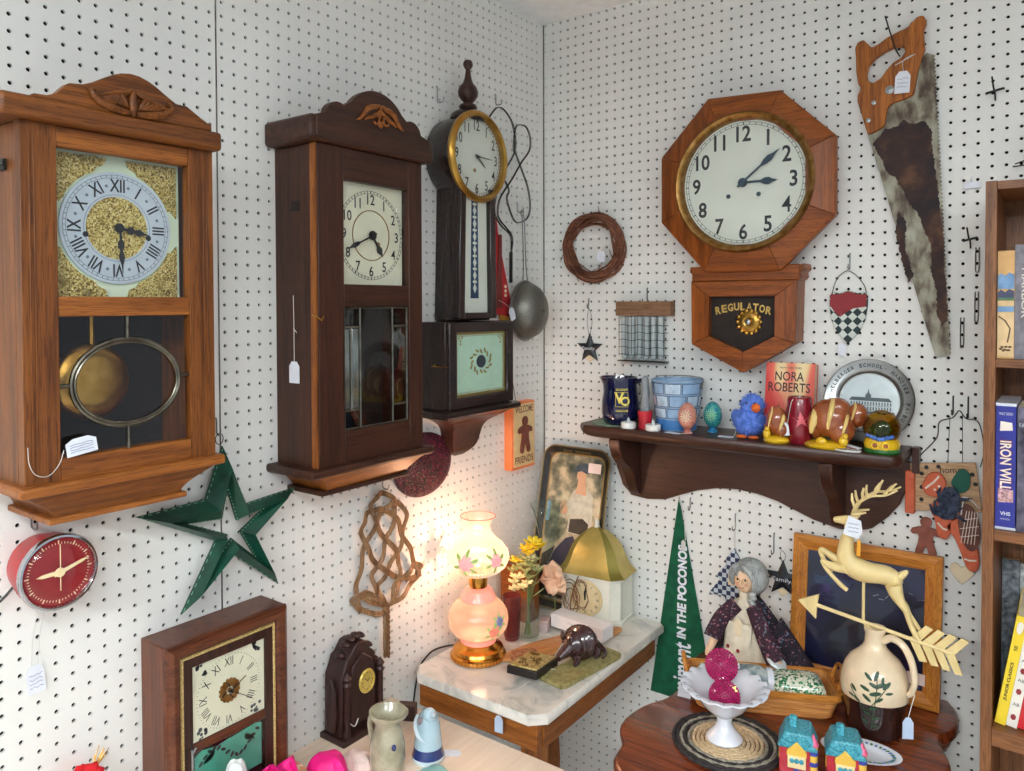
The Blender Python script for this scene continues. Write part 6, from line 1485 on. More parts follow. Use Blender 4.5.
# ---------------------------------------------------------------- dark side table on the right
ZD = .74
T = H('side_table', 'dark reddish brown wooden side table with a shaped top against the right wall', 'table', .80, -.30, 0)
out = [(.26, .297), (.276, .27), (.285, .22), (.280, .17), (.262, .135), (.268, .10), (.290, .04), (.296, -.06), (.290, -.22), (.26, -.36), (.12, -.42), (-.10, -.41), (-.22, -.34), (-.245, -.26), (-.280, -.20), (-.276, -.12), (-.248, -.05), (-.246, .03), (-.270, .10), (-.276, .18), (-.265, .25), (-.25, .297)]
sm = [(p[0], p[1]) for p in [Vector(q) for q in spline([(a, c, 0) for a, c in out], 4)]]
b = T.mb(); L_ = []
for k, z in ((.985, ZD-.024), (1.0, ZD-.020), (1.0, ZD-.008), (.99, ZD-.003), (.975, ZD)): L_.append([(x*k, min(.297, y*k if y < .29 else y), z) for x, y in sm])
b.loops(L_); b.build('table_top', 'tablewood_x', T.e)
b = T.mb(); L_ = []
for k, z in ((.93, ZD-.045), (.96, ZD-.040), (.97, ZD-.030), (.94, ZD-.0235)): L_.append([(x*k, min(.290, y*k), z) for x, y in sm])
b.loops(L_); b.build('under_moulding', 'mantel_x', T.e)
for sx, sy in ((-.21, -.23), (.21, -.23), (-.21, .24), (.21, .24)):
    b = T.mb(); b.tube(spline([(sx, sy, ZD-.05), (sx*1.06, sy*1.03, .60), (sx*.9, sy*.95, .40), (sx*.84, sy*.92, .15), (sx*.98, sy, .025), (sx*1.02, sy, .002)], 6), [.030-.0006*k if k < 26 else .016 for k in range(31)], 12); b.build('leg', 'mantel_z', T.e)
b = T.mb(); b.box(-.20, .20, -.235, .25, .60, .70); b.build('apron', 'mantel_x', T.e, bev=.004)
# ---- compote with jewelled balls on a braided mat
T = H('braided_mat', 'round braided mat in cream with dark border under the white compote', 'mat', .727, -.446, ZD)
mat('braid_cream', (206, 180, 142), .85, vary=22, vscale=160); mat('braid_dark', (48, 42, 42), .85, vary=14, vscale=160); mat('braid_grey', (150, 144, 128), .85, vary=24, vscale=160)
for nm, rs, mt in (('cream_coils', [.006+.0085*k for k in range(8)], 'braid_cream'), ('grey_coils', [.074, .0895], 'braid_grey'), ('dark_coils', [.0818, .0972, .1045], 'braid_dark')):
    b = T.mb()
    for r in rs: n_ = max(12, int(r*900)); b.tube([(r*math.cos(2*PI*k/n_), r*.98*math.sin(2*PI*k/n_), .0040+.0010*math.sin(k*1.6)) for k in range(n_)], [.0048 if k % 2 else .0042 for k in range(n_)], 6, True, flat=.8)
    b.build(nm, mt, T.e)
mat('milk_glass', (228, 232, 240), .12, coat=.6, vary=3)
T = H('compote', 'white milk glass footed compote with scalloped rim holding jewelled balls', 'bowl', .722, -.450, ZD+.0092)
b = T.mb(); pr_ = [(0, .0), (.036, 0), (.038, .003), (.036, .008), (.028, .016), (.019, .028), (.015, .040), (.017, .050), (.030, .060), (.046, .074), (.060, .094), (.070, .106), (.078, .112), (.088, .113), (.088, .116), (.078, .1165), (.068, .111), (.056, .098), (.042, .078), (.024, .066), (0, .062)]
b.lathe(pr_, (0, 0, 0), 72)
for i, v in enumerate(b.v):
    r = math.hypot(v.x, v.y); a = math.atan2(v.y, v.x)
    if r > .066: k = (r-.066)/.022; s = 1+.045*k*abs(math.cos(9*a)); v.x *= s; v.y *= s; v.z += .003*k*math.cos(18*a)
b.build('bowl', 'milk_glass', T.e)
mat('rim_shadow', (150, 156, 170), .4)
b = T.mb()
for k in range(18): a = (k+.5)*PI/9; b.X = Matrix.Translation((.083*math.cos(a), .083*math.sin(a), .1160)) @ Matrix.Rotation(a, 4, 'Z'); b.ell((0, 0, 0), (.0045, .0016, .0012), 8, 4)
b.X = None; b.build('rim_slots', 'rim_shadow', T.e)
mat('magenta_gem', (176, 10, 92), .18, coat=.6, vary=30, vscale=300); mat('magenta_core', (120, 6, 60), .4)
def gem_ball(label, x, y, z, r):
    T = H('beaded_ball', label, 'ornament ball', x, y, z, 'magenta jewelled balls in the compote')
    b = T.mb(); b.ell((0, 0, 0), r*.95, 24, 16); b.build('ball_core', 'magenta_core', T.e)
    b = T.mb(); n_ = 420; ga = PI*(3-math.sqrt(5))
    for k in range(n_):
        zz = 1-2*(k+.5)/n_; rr_ = math.sqrt(1-zz*zz); a = ga*k; n = Vector((rr_*math.cos(a), rr_*math.sin(a), zz)); t = n.orthogonal().normalized(); u = n.cross(t); s = r*.085; c = n*r*.94
        b.add([c+t*s, c+u*s, c-t*s, c-u*s, n*r*1.025], [(0, 1, 4), (1, 2, 4), (2, 3, 4), (3, 0, 4)])
    b.build('gem_beads', 'magenta_gem', T.e, smooth=0)
zc = ZD+.0092
bpy.data.objects['compote'].scale = (.93, .93, .93)
gem_ball('magenta jewelled ball lying lower front in the white compote', .728, -.466, zc+.094, .030)
gem_ball('upper magenta jewelled ball resting on the other in the compote', .712, -.440, zc+.140, .032)
T = H('price_tag', 'small gold and white tag ornament on the compote between the balls', 'price tag', .746, -.466, zc+.112); b = T.mb(); b.X = Matrix.Rotation(.5, 4, 'Y') @ Matrix.Rotation(-.5, 4, 'X'); b.prism(star_pts(0, 0, .009, .45), -.001, -.004); b.build('gold_star', 'gold_leaf', T.e, smooth=0)
T.e.name = 'gold_star_charm'; T.e['category'] = 'charm'; T.e['label'] = 'tiny gold star charm between the magenta balls in the compote'
# ---- splint basket
cells('splint', [(0, (196, 132, 70)), (.5, (212, 150, 86)), (.8, (180, 116, 58))], 60, rough=.5, sc=(.3, .3, 6))
T = H('basket', 'light brown woven splint basket with green speckled dishes at the back of the dark table', 'basket', .726, -.244, ZD, rz=rad(26))
bw, bd, bh = .156, .064, .050
def bring(k, z, r=.02): return [(p[0], p[1], z) for p in rrect(-bw*k, bw*k, -bd*k, bd*k, r)]
b = T.mb(); b.loops([bring(.86, .0004), bring(.93, .020), bring(.98, bh), bring(.955, bh), bring(.90, .020), bring(.83, .004)], cap=True); b.build('woven_body', 'splint', T.e)
b = T.mb()
for q in range(5):
    z = .007+q*.0085; k = .868+.108*(z/bh)
    b.loops([bring(k+.008, z-.0036), bring(k+.016, z), bring(k+.008, z+.0036)], cap=False)
b.build('woven_bands', 'splint', T.e)
b = T.mb(); b.loops([bring(.985, bh-.009), bring(1.012, bh-.009), bring(1.012, bh+.004), bring(.955, bh+.004), bring(.950, bh-.009)], cap=False); b.build('rim_band', 'pine_x', T.e)
for s in (-1, 1):
    b = T.mb(); b.tube(spline([(s*bw*.98, -.030, bh-.004), (s*(bw+.006), -.026, bh+.030), (s*(bw+.008), 0, bh+.044), (s*(bw+.006), .026, bh+.030), (s*bw*.98, .030, bh-.004)], 6), .0042, 8, flat=.6); b.build('handle', 'pine_x', T.e)
for s in (-1, 1):
    b = T.mb(); b.box(s*bw-.004, s*bw+.004, -.006, .006, .01, bh+.006); b.build('handle_peg', 'oak_light_z', T.e)
b = T.mb(); b.X = Matrix.Translation((-bw-.004, -.010, bh+.030)); 
b.tube(spline([(0, 0, .010), (-.004, -.004, -.01), (-.004, -.008, -.045)], 4), .0009, 5); b.prism([(-.018, -.075), (.010, -.080), (.012, -.058), (.004, -.048), (-.014, -.050)], -.010, -.0106); b.build('price_tag', 'tag_white', T.e, smooth=0)
cells('green_speckle', [(0, (226, 228, 206)), (.38, (38, 112, 74)), (.62, (206, 216, 190)), (.78, (90, 150, 110)), (.92, (232, 232, 214))], 210, rough=.15, coat=.7)
def on_basket(u, v): c, s = math.cos(rad(26)), math.sin(rad(26)); return (.726+u*c-v*s, -.244+u*s+v*c)
for label, u, w_, h_ in (('green and white speckled dish with rounded sides at the right end of the splint basket', .076, .056, .034), ('green and white speckled dish at the left end of the basket by its tag', -.112, .022, .034)):
    x, y = on_basket(u, .0)
    T = H('speckled_dish', label, 'dish', x, y, ZD+.0045, 'green speckled pottery in the basket', rz=rad(26))
    b = T.mb(); P_ = rrect(-w_, w_, -.040, .040, .018, 8); b.loops([[(a*k, c*k, z) for a, c in P_] for k, z in ((.85, 0), (.98, .008), (1, .030), (.97, .044), (.85, .054), (.6, .060), (.25, .062))]); b.build('pottery', 'green_speckle', T.e)
blotch('clouded_glass', [(.36, (96, 116, 122)), (.5, (150, 166, 168)), (.64, (206, 212, 206))], 34, rough=.12, coat=.6, detail=5, dist=1.5)
x, y = on_basket(-.030, 0); T = H('glass_jar', 'grey clouded glass jar lying on its side in the middle of the basket', 'jar', x, y, ZD+.0045, rz=rad(26))
b = T.mb(); b.lathe([(0, -.060), (.024, -.058), (.031, -.045), (.033, 0), (.032, .030), (.026, .040), (.026, .044)], (0, 0, .040), 32, ax='x'); b.build('jar_glass', 'clouded_glass', T.e)
b = T.mb(); b.lathe([(.026, .042), (.029, .043), (.029, .054), (.027, .056), (0, .056)], (0, 0, .040), 32, ax='x'); b.build('jar_mouth', 'milk_glass', T.e)
b = T.mb(); b.X = Matrix.Translation((-.045, -.010, .0735)) @ Matrix.Rotation(.15, 4, 'X'); b.box(-.030, .030, -.010, .010, 0, .0015); b.build('white_label', 'tag_white', T.e, smooth=0)
# ---- jug with painted leaves and the brass deer weathervane
mat('jug_cream', (228, 206, 172), .15, coat=.7, vary=6); mat('jug_brown', (44, 24, 20), .15, coat=.8, vary=8); mat('jug_green', (44, 74, 50), .4, vary=12)
JS = .95
T = H('jug', 'two-tone cream over dark brown stoneware jug painted with a green sprig', 'jug', .950, -.222, ZD)
JP = [(0, 0), (.046, 0), (.052, .006), (.054, .030), (.058, .060), (.063, .078), (.0645, .095), (.0625, .115), (.056, .134), (.046, .150), (.032, .162), (.023, .172), (.019, .182), (.0185, .200), (.021, .206), (.0205, .212), (.015, .212), (.014, .18), (0, .175)]
b = T.mb(); b.lathe(JP, (0, 0, 0), 48, mf=lambda i, k: 1 if i < 5 else 0); b.build('body', ['jug_cream', 'jug_brown'], T.e)
b = T.mb(); b.X = Matrix.Rotation(rad(-15), 4, 'Z'); b.tube(spline([(.018, 0, .190), (.034, 0, .200), (.056, 0, .192), (.072, 0, .165), (.078, 0, .130), (.072, 0, .105), (.066, 0, .098)], 6), [.0078-.00006*k for k in range(37)], 10, flat=1.15); b.build('handle', 'jug_cream', T.e)
def jug_leaf(b, a, z, s, rot, m=0): painted(b, JP[1:-2], a, z, s*.78, m, rot, .36)
ja = math.atan2(-1.917+.222, 1.267-.950)
b = T.mb(); rr = random.Random(12)
stemp = [(ja-.10+.18*math.sin(t*1.4), .030+.105*t) for t in [k/12 for k in range(13)]]
b.tube([((prof_r(JP, z)+.001)*math.cos(a), (prof_r(JP, z)+.001)*math.sin(a), z) for a, z in stemp], .0009, 5)
b.tube([((prof_r(JP, z)+.001)*math.cos(a), (prof_r(JP, z)+.001)*math.sin(a), z) for a, z in [(ja-.12+.5*t, .075+.045*t) for t in [k/6 for k in range(7)]]], .0008, 5)
b.tube([((prof_r(JP, z)+.001)*math.cos(a), (prof_r(JP, z)+.001)*math.sin(a), z) for a, z in [(ja-.14-.6*t, .055+.050*t) for t in [k/6 for k in range(7)]]], .0008, 5)
for a, z, s, r_ in ((.06, .135, .013, -.4), (-.20, .132, .012, .9), (-.02, .118, .013, 1.2), (.18, .120, .014, -1.2), (.02, .103, .015, -1.3), (-.28, .110, .013, 1.2), (-.22, .092, .013, .9), (.12, .092, .012, -1.0), (.36, .120, .014, -.9), (.42, .106, .010, -1.5), (.25, .128, .010, -.2), (-.62, .104, .011, .8), (-.52, .084, .010, 1.0), (-.70, .088, .009, 1.3), (-.05, .072, .011, -1.2), (-.22, .060, .011, 1.1), (.04, .052, .010, -1.0), (-.30, .042, .010, .9), (-.02, .035, .009, -1.3)): jug_leaf(b, ja+a, z, s, r_)
b.build('painted_sprig', 'jug_green', T.e, smooth=0)
b = T.mb(); b.X = Matrix.Translation((.068, -.045, .045)) @ Matrix.Rotation(.5, 4, 'Z'); b.prism([(-.010, -.020), (.010, -.020), (.010, .012), (.004, .022), (-.004, .022), (-.010, .012)], 0, -.0006); tg = b.build('price_tag', 'tag_blue', T.e, smooth=0)
b = T.mb(); b.tube(spline([(.068, -.045, .065), (.072, -.035, .085), (.076, -.022, .105)], 4), .0007, 5); b.build('thread', 'string_white', tg)
mat('vane_cream', (224, 200, 140), .4, vary=8, vscale=30)
T = H('weathervane', 'cream leaping deer weathervane with arrow standing in the jug mouth', 'weathervane', .928, -.222, ZD+.2125)
Z0 = .951   # height of the mount; local x = world x - .928
def W(x, z, y=0): return (x-.928, y, z-(ZD+.2125))
b = T.mb(); b.tube([W(.928, 1.045), W(.928, .956)], .0030, 8); b.tube([W(.928, .956), W(.944, .945), W(.949, .930)], .003, 8); b.build('rod', 'vane_cream', T.e)
A_, B_ = Vector(W(.838, .9705)), Vector(W(1.085, .9335)); 
b = T.mb(); b.tube([A_, B_], .0042, 8); ar = b.build('arrow_shaft', 'vane_cream', T.e)
b = T.mb(); P = [(.799, .9735), (.842, .995), (.838, .9705), (.836, .9415)]; b.prism([(W(*p)[0], W(*p)[2]) for p in P], -.004, .004); b.build('arrow_head', 'vane_cream', ar, bev=.001)
d = (B_-A_).normalized(); up = Vector((-d.z, 0, d.x)); 
for s in (-1, 1):
    for k in range(4):
        o = A_+d*(.176+k*.0205); q = [o, o+d*.0180, o+d*.0150+(d*.022+up*s*.034), o+(d*.024+up*s*.037)]
        if s < 0: q = q[::-1]
        b = T.mb(); b.prism([(p.x, p.z) for p in q], -.002, .002); b.build('arrow_feather', 'vane_cream', ar, bev=.0006)
# deer: one continuous body
b = T.mb(); n = 14
sp = [(.8995, 1.140, .010, .009), (.897, 1.125, .0135, .011), (.893, 1.105, .0155, .013), (.893, 1.085, .020, .016), (.903, 1.068, .024, .019), (.920, 1.062, .0245, .019), (.938, 1.060, .022, .018), (.955, 1.062, .020, .017), (.972, 1.062, .021, .018), (.985, 1.056, .0195, .017), (.992, 1.044, .015, .012)]
L_ = []
for i, (x, z, rv, rh) in enumerate(sp):
    p = Vector((sp[min(i+1, len(sp)-1)][0]-sp[max(i-1, 0)][0], 0, sp[min(i+1, len(sp)-1)][1]-sp[max(i-1, 0)][1])).normalized(); nn = Vector((-p.z, 0, p.x)); c = Vector(W(x, z))
    L_.append([tuple(c+nn*rv*math.cos(2*PI*k/n)+Vector((0, 1, 0))*rh*math.sin(2*PI*k/n)) for k in range(n)])
b.loops(L_)
hd = [(.912, 1.158, .008), (.905, 1.160, .0115), (.895, 1.161, .0115), (.883, 1.160, .0085), (.875, 1.159, .0068), (.869, 1.158, .0055)]
b.tube([W(x, z) for x, z, r in hd], [r for x, z, r in hd], 12); b.tube([W(.900, 1.158), W(.899, 1.138)], [.010, .0105], 12)
def limb(pts, y): b.tube([Vector(W(x, z, y)) for x, z, r in spline([(x, z, r) for x, z, r in pts], 3)], [r for x, z, r in spline([(x, z, r) for x, z, r in pts], 3)], 10)
limb([(.898, 1.066, .014), (.878, 1.062, .010), (.858, 1.066, .007), (.850, 1.072, .0055), (.856, 1.058, .005), (.872, 1.040, .0045), (.888, 1.026, .005), (.900, 1.018, .0045)], -.009)
limb([(.900, 1.070, .014), (.876, 1.072, .010), (.854, 1.084, .007), (.842, 1.088, .006), (.846, 1.072, .005), (.856, 1.056, .0045), (.866, 1.044, .004)], .009)
limb([(.984, 1.050, .018), (.990, 1.030, .014), (1.000, 1.012, .009), (1.008, 1.000, .007), (1.012, .985, .0055), (1.020, .965, .0055), (1.030, .948, .005)], -.008)
limb([(.982, 1.048, .017), (.986, 1.030, .013), (.994, 1.014, .009), (1.004, 1.004, .0065), (1.010, .990, .005), (1.022, .972, .005), (1.032, .958, .0045)], .009)
b.tube([W(.990, 1.058), W(1.000, 1.070), W(1.010, 1.080)], [.010, .0085, .003], 8)
dr = b.build('deer_body', 'vane_cream', T.e, smooth=60, sub=1)
for s in (-1, 1):
    b = T.mb(); b.ell(W(.912, 1.170, s*.010), (.009, .003, .005), 8, 6, rot=Matrix.Rotation(-.6, 3, 'Y')); b.build('ear', 'vane_cream', dr)
    b = T.mb(); a = spline([W(.906, 1.168, s*.006), W(.912, 1.188, s*.012), W(.922, 1.205, s*.018), W(.945, 1.222, s*.022), W(.972, 1.228, s*.022), W(.992, 1.240, s*.018)], 5); b.tube(a, [.0038-.00008*k for k in range(26)], 8)
    for q in ((.914, 1.195, .908, 1.222), (.930, 1.212, .930, 1.236), (.950, 1.224, .960, 1.250), (.968, 1.228, .985, 1.246), (.910, 1.178, .935, 1.186)):
        b.tube([W(q[0], q[1], s*.017), W((q[0]+q[2])/2-.002, (q[1]+q[3])/2, s*.017), W(q[2], q[3], s*.015)], [.0034, .003, .0018], 8)
    b.build('antler', 'vane_cream', dr)
b = T.mb(); b.X = Matrix.Translation(W(.915, 1.160, -.032)) @ Matrix.Rotation(.15, 4, 'Y'); b.prism([(-.017, -.022), (.012, -.024), (.018, -.006), (.012, .014), (-.012, .018)], 0, -.0006); tg = b.build('price_tag', 'tag_white', T.e, smooth=0)
b = T.mb(); b.X = Matrix.Translation(W(.915, 1.160, -.0332))
for k in range(3): b.tube([(-.010+.0022*q, 0, .004-.008*k+.0012*math.sin(q*2.1+k)) for q in range(10)], .0004, 4)
b.build('handwriting', 'ink_blue', tg)
b = T.mb(); b.tube(spline([W(.912, 1.176, -.032), W(.915, 1.168, -.018), W(.918, 1.150, -.016), W(.920, 1.125, -.016)], 4), .0008, 5); b.build('tag_string', 'string_white', T.e)
b = T.mb(); b.X = Matrix.Translation(W(.922, 1.115, -.018)); b.prism([(-.004, -.018), (.003, -.019), (.004, .012), (-.002, .016)], 0, -.002); b.build('yellow_tag', mat('tag_amber', (230, 160, 40), .5), T.e, smooth=0)
# ---- oval plate and two little china houses
T = H('oval_plate', 'small oval white plate with green and blue leaf rim, lying in front of the jug', 'plate', .948, -.336, ZD, rz=rad(10)); T.e.scale = (1.15, 1.15, 1)
b = T.mb(); b.lathe([(0, 0), (.035, 0), (.042, .004), (.060, .010), (.062, .012), (.058, .0125), (.042, .007), (.035, .004), (0, .004)], (0, 0, 0), 44, sy=.62); pb = b.build('plate_body', 'milk_glass', T.e)
for nm, mt, ph in (('green_leaves', 'leaf_green', 0), ('blue_leaves', 'blue_flower', .5)):
    b = T.mb(); rr = random.Random(3)
    for k in range(20):
        a = (k+ph)*PI/10; b.X = Matrix.Translation((.051*math.cos(a), .051*.62*math.sin(a), .0102)) @ Matrix.Rotation(a+rr.uniform(-1, 1), 4, 'Z'); b.ell((0, 0, 0), (.0055, .0022, .0008), 8, 4)
    b.X = None; b.build(nm, mt, pb)
mat('snow_teal', (58, 150, 166), .35, vary=40, vscale=260, bmp=.4); mat('house_red', (186, 50, 62), .3, coat=.4, vary=10); mat('house_cream', (236, 214, 160), .4); mat('house_pink', (222, 92, 130), .4, vary=20, vscale=200); mat('house_yellow', (236, 190, 80), .4); mat('house_blue', (60, 70, 160), .4)
def china_house(label, x, y, rz, fancy):
    T = H('china_house', label, 'ornament', x, y, ZD, 'china houses', rz=rz)
    w_, d_, h_ = .031, .026, .066
    b = T.mb(); b.box(-w_, w_, -d_, d_, .0003, h_); hs = b.build('walls', 'house_red', T.e, bev=.002)
    b = T.mb(); b.prism([(-w_-.004, h_-.004), (w_+.004, h_-.004), (w_*.72, h_+.026), (-w_*.72, h_+.026)], -d_-.004, d_+.004); b.build('snowy_roof', 'snow_teal', T.e, bev=.004, seg=3)
    b = T.mb(); b.box(-.014, -.002, -.006, .006, h_+.022, h_+.040); b.ell((-.008, 0, h_+.041), (.008, .008, .004), 10, 6); b.build('chimney', 'snow_teal', T.e, bev=.001)
    b = T.mb(); b.lathe([(0, 0), (.0075, 0), (.0075, h_+.008), (0, h_+.008)], (w_*.86, -d_*.8, 0), 14); tw = b.build('turret', 'house_yellow', T.e)
    b = T.mb(); b.lathe([(.0085, h_+.006), (.0095, h_+.009), (0, h_+.028)], (w_*.86, -d_*.8, 0), 14); b.build('turret_roof', 'house_pink', tw)
    b = T.mb()
    for z in (.018, .040, .060): b.lathe([(.0078, z-.004), (.0082, z), (.0078, z+.004)], (w_*.86, -d_*.8, 0), 14)
    b.build('turret_bands', 'house_blue', tw)
    b = T.mb(); b.prism([(-.018, .052), (.016, .052), (.016, .060), (-.001, .078), (-.018, .060)], -d_-.007, -d_+.002); gb = b.build('gable', 'house_yellow', T.e, bev=.001)
    b = T.mb(); b.box(-.0165, .0145, -d_-.0075, -d_-.003, .030, .053); b.build('shop_window', 'house_cream', T.e, bev=.001)
    b = T.mb()
    for q in (-.009, -.001, .007): b.ell((q, -d_-.0078, .044), (.0042, .0012, .0048), 10, 6)
    b.build('wreaths', 'snow_teal', T.e)
    b = T.mb(); b.box(-.006, .004, -d_-.002, -d_, .001, .026); b.build('shop_door', 'house_blue', T.e, bev=.001)
    for sx in (-1, 1):
        b = T.mb(); b.box(sx*w_-.0012, sx*w_+.0012, -.014, -.002, .034, .054); b.build('side_window', 'house_yellow', T.e)
    return T
h1 = china_house('little china house with teal snowy roof, left one of the pair at the table front', .868, -.470, rad(14), 0)
h2 = dup(h1.e, (.944, -.448, ZD-.0), rad(16), 'little china house with teal snowy roof, right one of the pair near the oval plate')
# ---- framed dark print leaning on the wall
T = Thing('framed_picture', 'dark print in a wide golden wooden frame leaning on the wall behind the jug', 'picture', 'R', .893, ZD)
tilt = Matrix.Translation((.893, -.059, ZD+.001)) @ Matrix.Rotation(rad(-7), 4, 'X'); w2, hh = .155, .322
O_ = [(-w2, 0), (w2, 0), (w2, hh), (-w2, hh)]; I_ = [(-w2+.033, .033), (w2-.033, .033), (w2-.033, hh-.033), (-w2+.033, hh-.033)]
for i in range(4):
    a, c, ia, ic = O_[i], O_[(i+1) % 4], I_[i], I_[(i+1) % 4]; b = T.mb(); b.X = tilt
    m0 = ((a[0]*.6+ia[0]*.4), (a[1]*.6+ia[1]*.4)); m1 = ((c[0]*.6+ic[0]*.4), (c[1]*.6+ic[1]*.4))
    b.loops([[(a[0], -.0005, a[1]), (a[0], -.020, a[1]), (m0[0], -.026, m0[1]), (ia[0], -.016, ia[1]), (ia[0], -.0005, ia[1])], [(c[0], -.0005, c[1]), (c[0], -.020, c[1]), (m1[0], -.026, m1[1]), (ic[0], -.016, ic[1]), (ic[0], -.0005, ic[1])]])
    b.build('frame_side', 'pine_x' if i % 2 == 0 else 'pine_z', T.e)
blotch('night_print', [(.36, (10, 12, 30)), (.5, (20, 24, 56)), (.60, (34, 30, 72)), (.70, (84, 60, 130))], 9, rough=.3, detail=6)
b = T.mb(); b.X = tilt; b.box(-w2+.030, w2-.030, -.012, -.010, .030, hh-.030); pr = b.build('print', 'night_print', T.e, smooth=0)
mat('moon_grey', (150, 156, 166), .5, vary=20); mat('night_blue', (40, 60, 96), .5, vary=10)
b = T.mb(); b.X = tilt; b.prism([(-.105, .215), (-.03, .222), (-.015, .238), (-.05, .232), (-.07, .240), (-.09, .232), (-.108, .235)], -.012, -.0128); b.prism([(-.080, .236), (-.072, .236), (-.074, .265), (-.079, .265)], -.012, -.0128); b.build('printed_boat', 'night_blue', pr, smooth=0)
b = T.mb(); b.X = tilt
for k in range(3): b.text('LIBERTY'[0:4+k], -.070, .195-k*.014, .008, -.0130, w=.045)
b.text('XII', .0, .078, .014, -.0130); b.build('printed_lettering', 'night_blue', pr, smooth=0)
b = T.mb(); b.X = tilt; rr = random.Random(14)
for k in range(16): x, z = rr.uniform(.02, .11), rr.uniform(.19, .27); b.tube([(x, -.0125, z), (x+rr.uniform(-.014, .014), -.0125, z+rr.uniform(-.012, .02))], .0006, 4)
b.build('printed_fireworks', 'moon_grey', pr)
b = T.mb(); b.X = tilt; b.box(-w2+.030, w2-.030, -.0152, -.0142, .030, hh-.030); b.build('glass', 'pane', T.e, smooth=0)
b = T.mb(); b.X = tilt; b.box(.092, .128, -.0185, -.0178, .046, .070); b.build('price_label', 'label_pink', T.e, smooth=0)
# ---------------------------------------------------------------- doll in a flowered cloak
cells('calico', [(0, (28, 20, 30)), (.50, (44, 26, 38)), (.70, (24, 24, 36)), (.88, (130, 84, 100)), (.95, (90, 104, 124))], 260, rough=.9, bmp=.2); cells('calico_plum', [(0, (66, 34, 48)), (.45, (50, 28, 40)), (.72, (36, 26, 38)), (.88, (146, 98, 108)), (.95, (104, 114, 126))], 270, rough=.9, bmp=.2)
mat('doll_skin', (232, 196, 160), .8); mat('apron_cloth', (222, 210, 186), .85, vary=10, vscale=60); wood('doll_hair', (130, 136, 136), (186, 190, 186), 'z', rough=.8); mat('lace', (214, 220, 222), .9)
T = H('rag_doll', 'grey haired granny rag doll in a dark flowered cloak and cream apron, against the wall', 'doll', .657, -.112, ZD)
n = 28
def body_ring(z, rx, ry, cx=0, cy=0): return [(cx+rx*math.cos(2*PI*k/n)*(1+.02*math.sin(k*3)), cy+ry*math.sin(2*PI*k/n)*(1+.04*math.sin(k*5)), z) for k in range(n)]
b = T.mb(); b.loops([body_ring(.0005, .075, .050, .01), body_ring(.03, .080, .052, .012), body_ring(.08, .068, .045, .008), body_ring(.125, .052, .036), body_ring(.155, .034, .026, -.006), body_ring(.170, .014, .014, -.010), body_ring(.195, .011, .011, -.012)]); bd = b.build('body', 'apron_cloth', T.e)
# cloak: open at the front, spreading to the right
def cloak(u, v):
    a = rad(-50+280*u); t = v; R_ = .020+.085*t**.9; z = .176-.176*t
    x = R_*math.cos(a)*(1.18 if math.cos(a) > 0 else .95)+.004+.030*t*max(0, math.cos(a)); y = R_*math.sin(a)*.50+.004
    f = 1+.05*math.sin(u*34)*t; return (x*f-.008*(1-t), min(.070, y*f), max(.001, z))
b = T.mb(); b.grid(cloak, 60, 16); o = b.build('cloak', 'calico', T.e, smooth=60); s_ = o.modifiers.new('thick', 'SOLIDIFY'); s_.thickness = .003
# skirt train to the right
b = T.mb(); b.loops([[(.05+.105*t+(.045*(1-t)+.006)*math.cos(q*PI/8)*.5, -.004+(.028-.012*t)*math.sin(q*PI/8), max(.0005, .055*(1-t)+.020+(.055*(1-t)+.014)*math.cos(q*PI/8))) for q in range(16)] for t in (0, .25, .5, .75, 1)]); b.build('skirt', 'calico', T.e)
def arm(pts, rs, mt, nm): 
    b = T.mb(); P = spline(pts, 5); m_ = len(P)-1; R_ = [rs[0]+(rs[1]-rs[0])*k/m_ for k in range(m_+1)]; b.tube(P, R_, 14, flat=.8); return b.build(nm, mt, T.e)
arm([(-.022, -.026, .160), (-.048, -.046, .130), (-.062, -.058, .098), (-.066, -.066, .082)], (.018, .021), 'calico_plum', 'sleeve')
arm([(-.062, -.062, .080), (-.068, -.068, .062), (-.074, -.070, .050), (-.074, -.072, .040)], (.0095, .006), 'doll_skin', 'hand')
arm([(.018, -.028, .160), (.044, -.050, .125), (.066, -.060, .088), (.082, -.064, .064)], (.018, .024), 'calico_plum', 'sleeve')
arm([(.082, -.065, .064), (.090, -.068, .048), (.095, -.069, .036), (.094, -.070, .028)], (.0125, .008), 'doll_skin', 'hand')
b = T.mb(); b.X = Matrix.Translation((.0825, -.0645, .064)) @ Matrix.Rotation(rad(28), 4, 'Y'); b.lathe([(.0215, -.004), (.0245, 0), (.0215, .005)], (0, 0, 0), 20); b.build('lace_cuff', 'lace', T.e)
b = T.mb(); b.grid(lambda u, v: (-.040+.062*u-.006*v, -.054-.006*math.sin(u*PI)+.010*(1-v) if v > .2 else -.048, .125-.115*v), 10, 8); o = b.build('apron', 'apron_cloth', T.e); s_ = o.modifiers.new('thick', 'SOLIDIFY'); s_.thickness = .0015
rr = random.Random(5)
for c_ in ((-.030, .070), (-.020, .050), (-.006, .064)):
    b = T.mb(); b.X = Matrix.Translation((c_[0], -.0615, c_[1])); b.ell((0, 0, 0), (.004, .0015, .005), 8, 6); b.build('red_heart', 'barn_red', T.e)
b = T.mb(); b.X = Matrix.Translation((-.008, -.053, .128)); b.prism([(-.008, -.036), (.008, -.034), (.009, 0), (.003, .008), (-.004, .008), (-.009, 0)], 0, -.001); b.build('price_tag', 'bone', T.e, smooth=0)
b = T.mb(); b.ell((-.008, -.008, .218), (.026, .025, .033), 22, 16); hd = b.build('head', 'doll_skin', T.e)
for v in hd.data.vertices: pass
b = T.mb(); b.ell((-.009, -.0345, .214), (.0028, .003, .004), 8, 6); b.build('nose', 'doll_skin', hd)
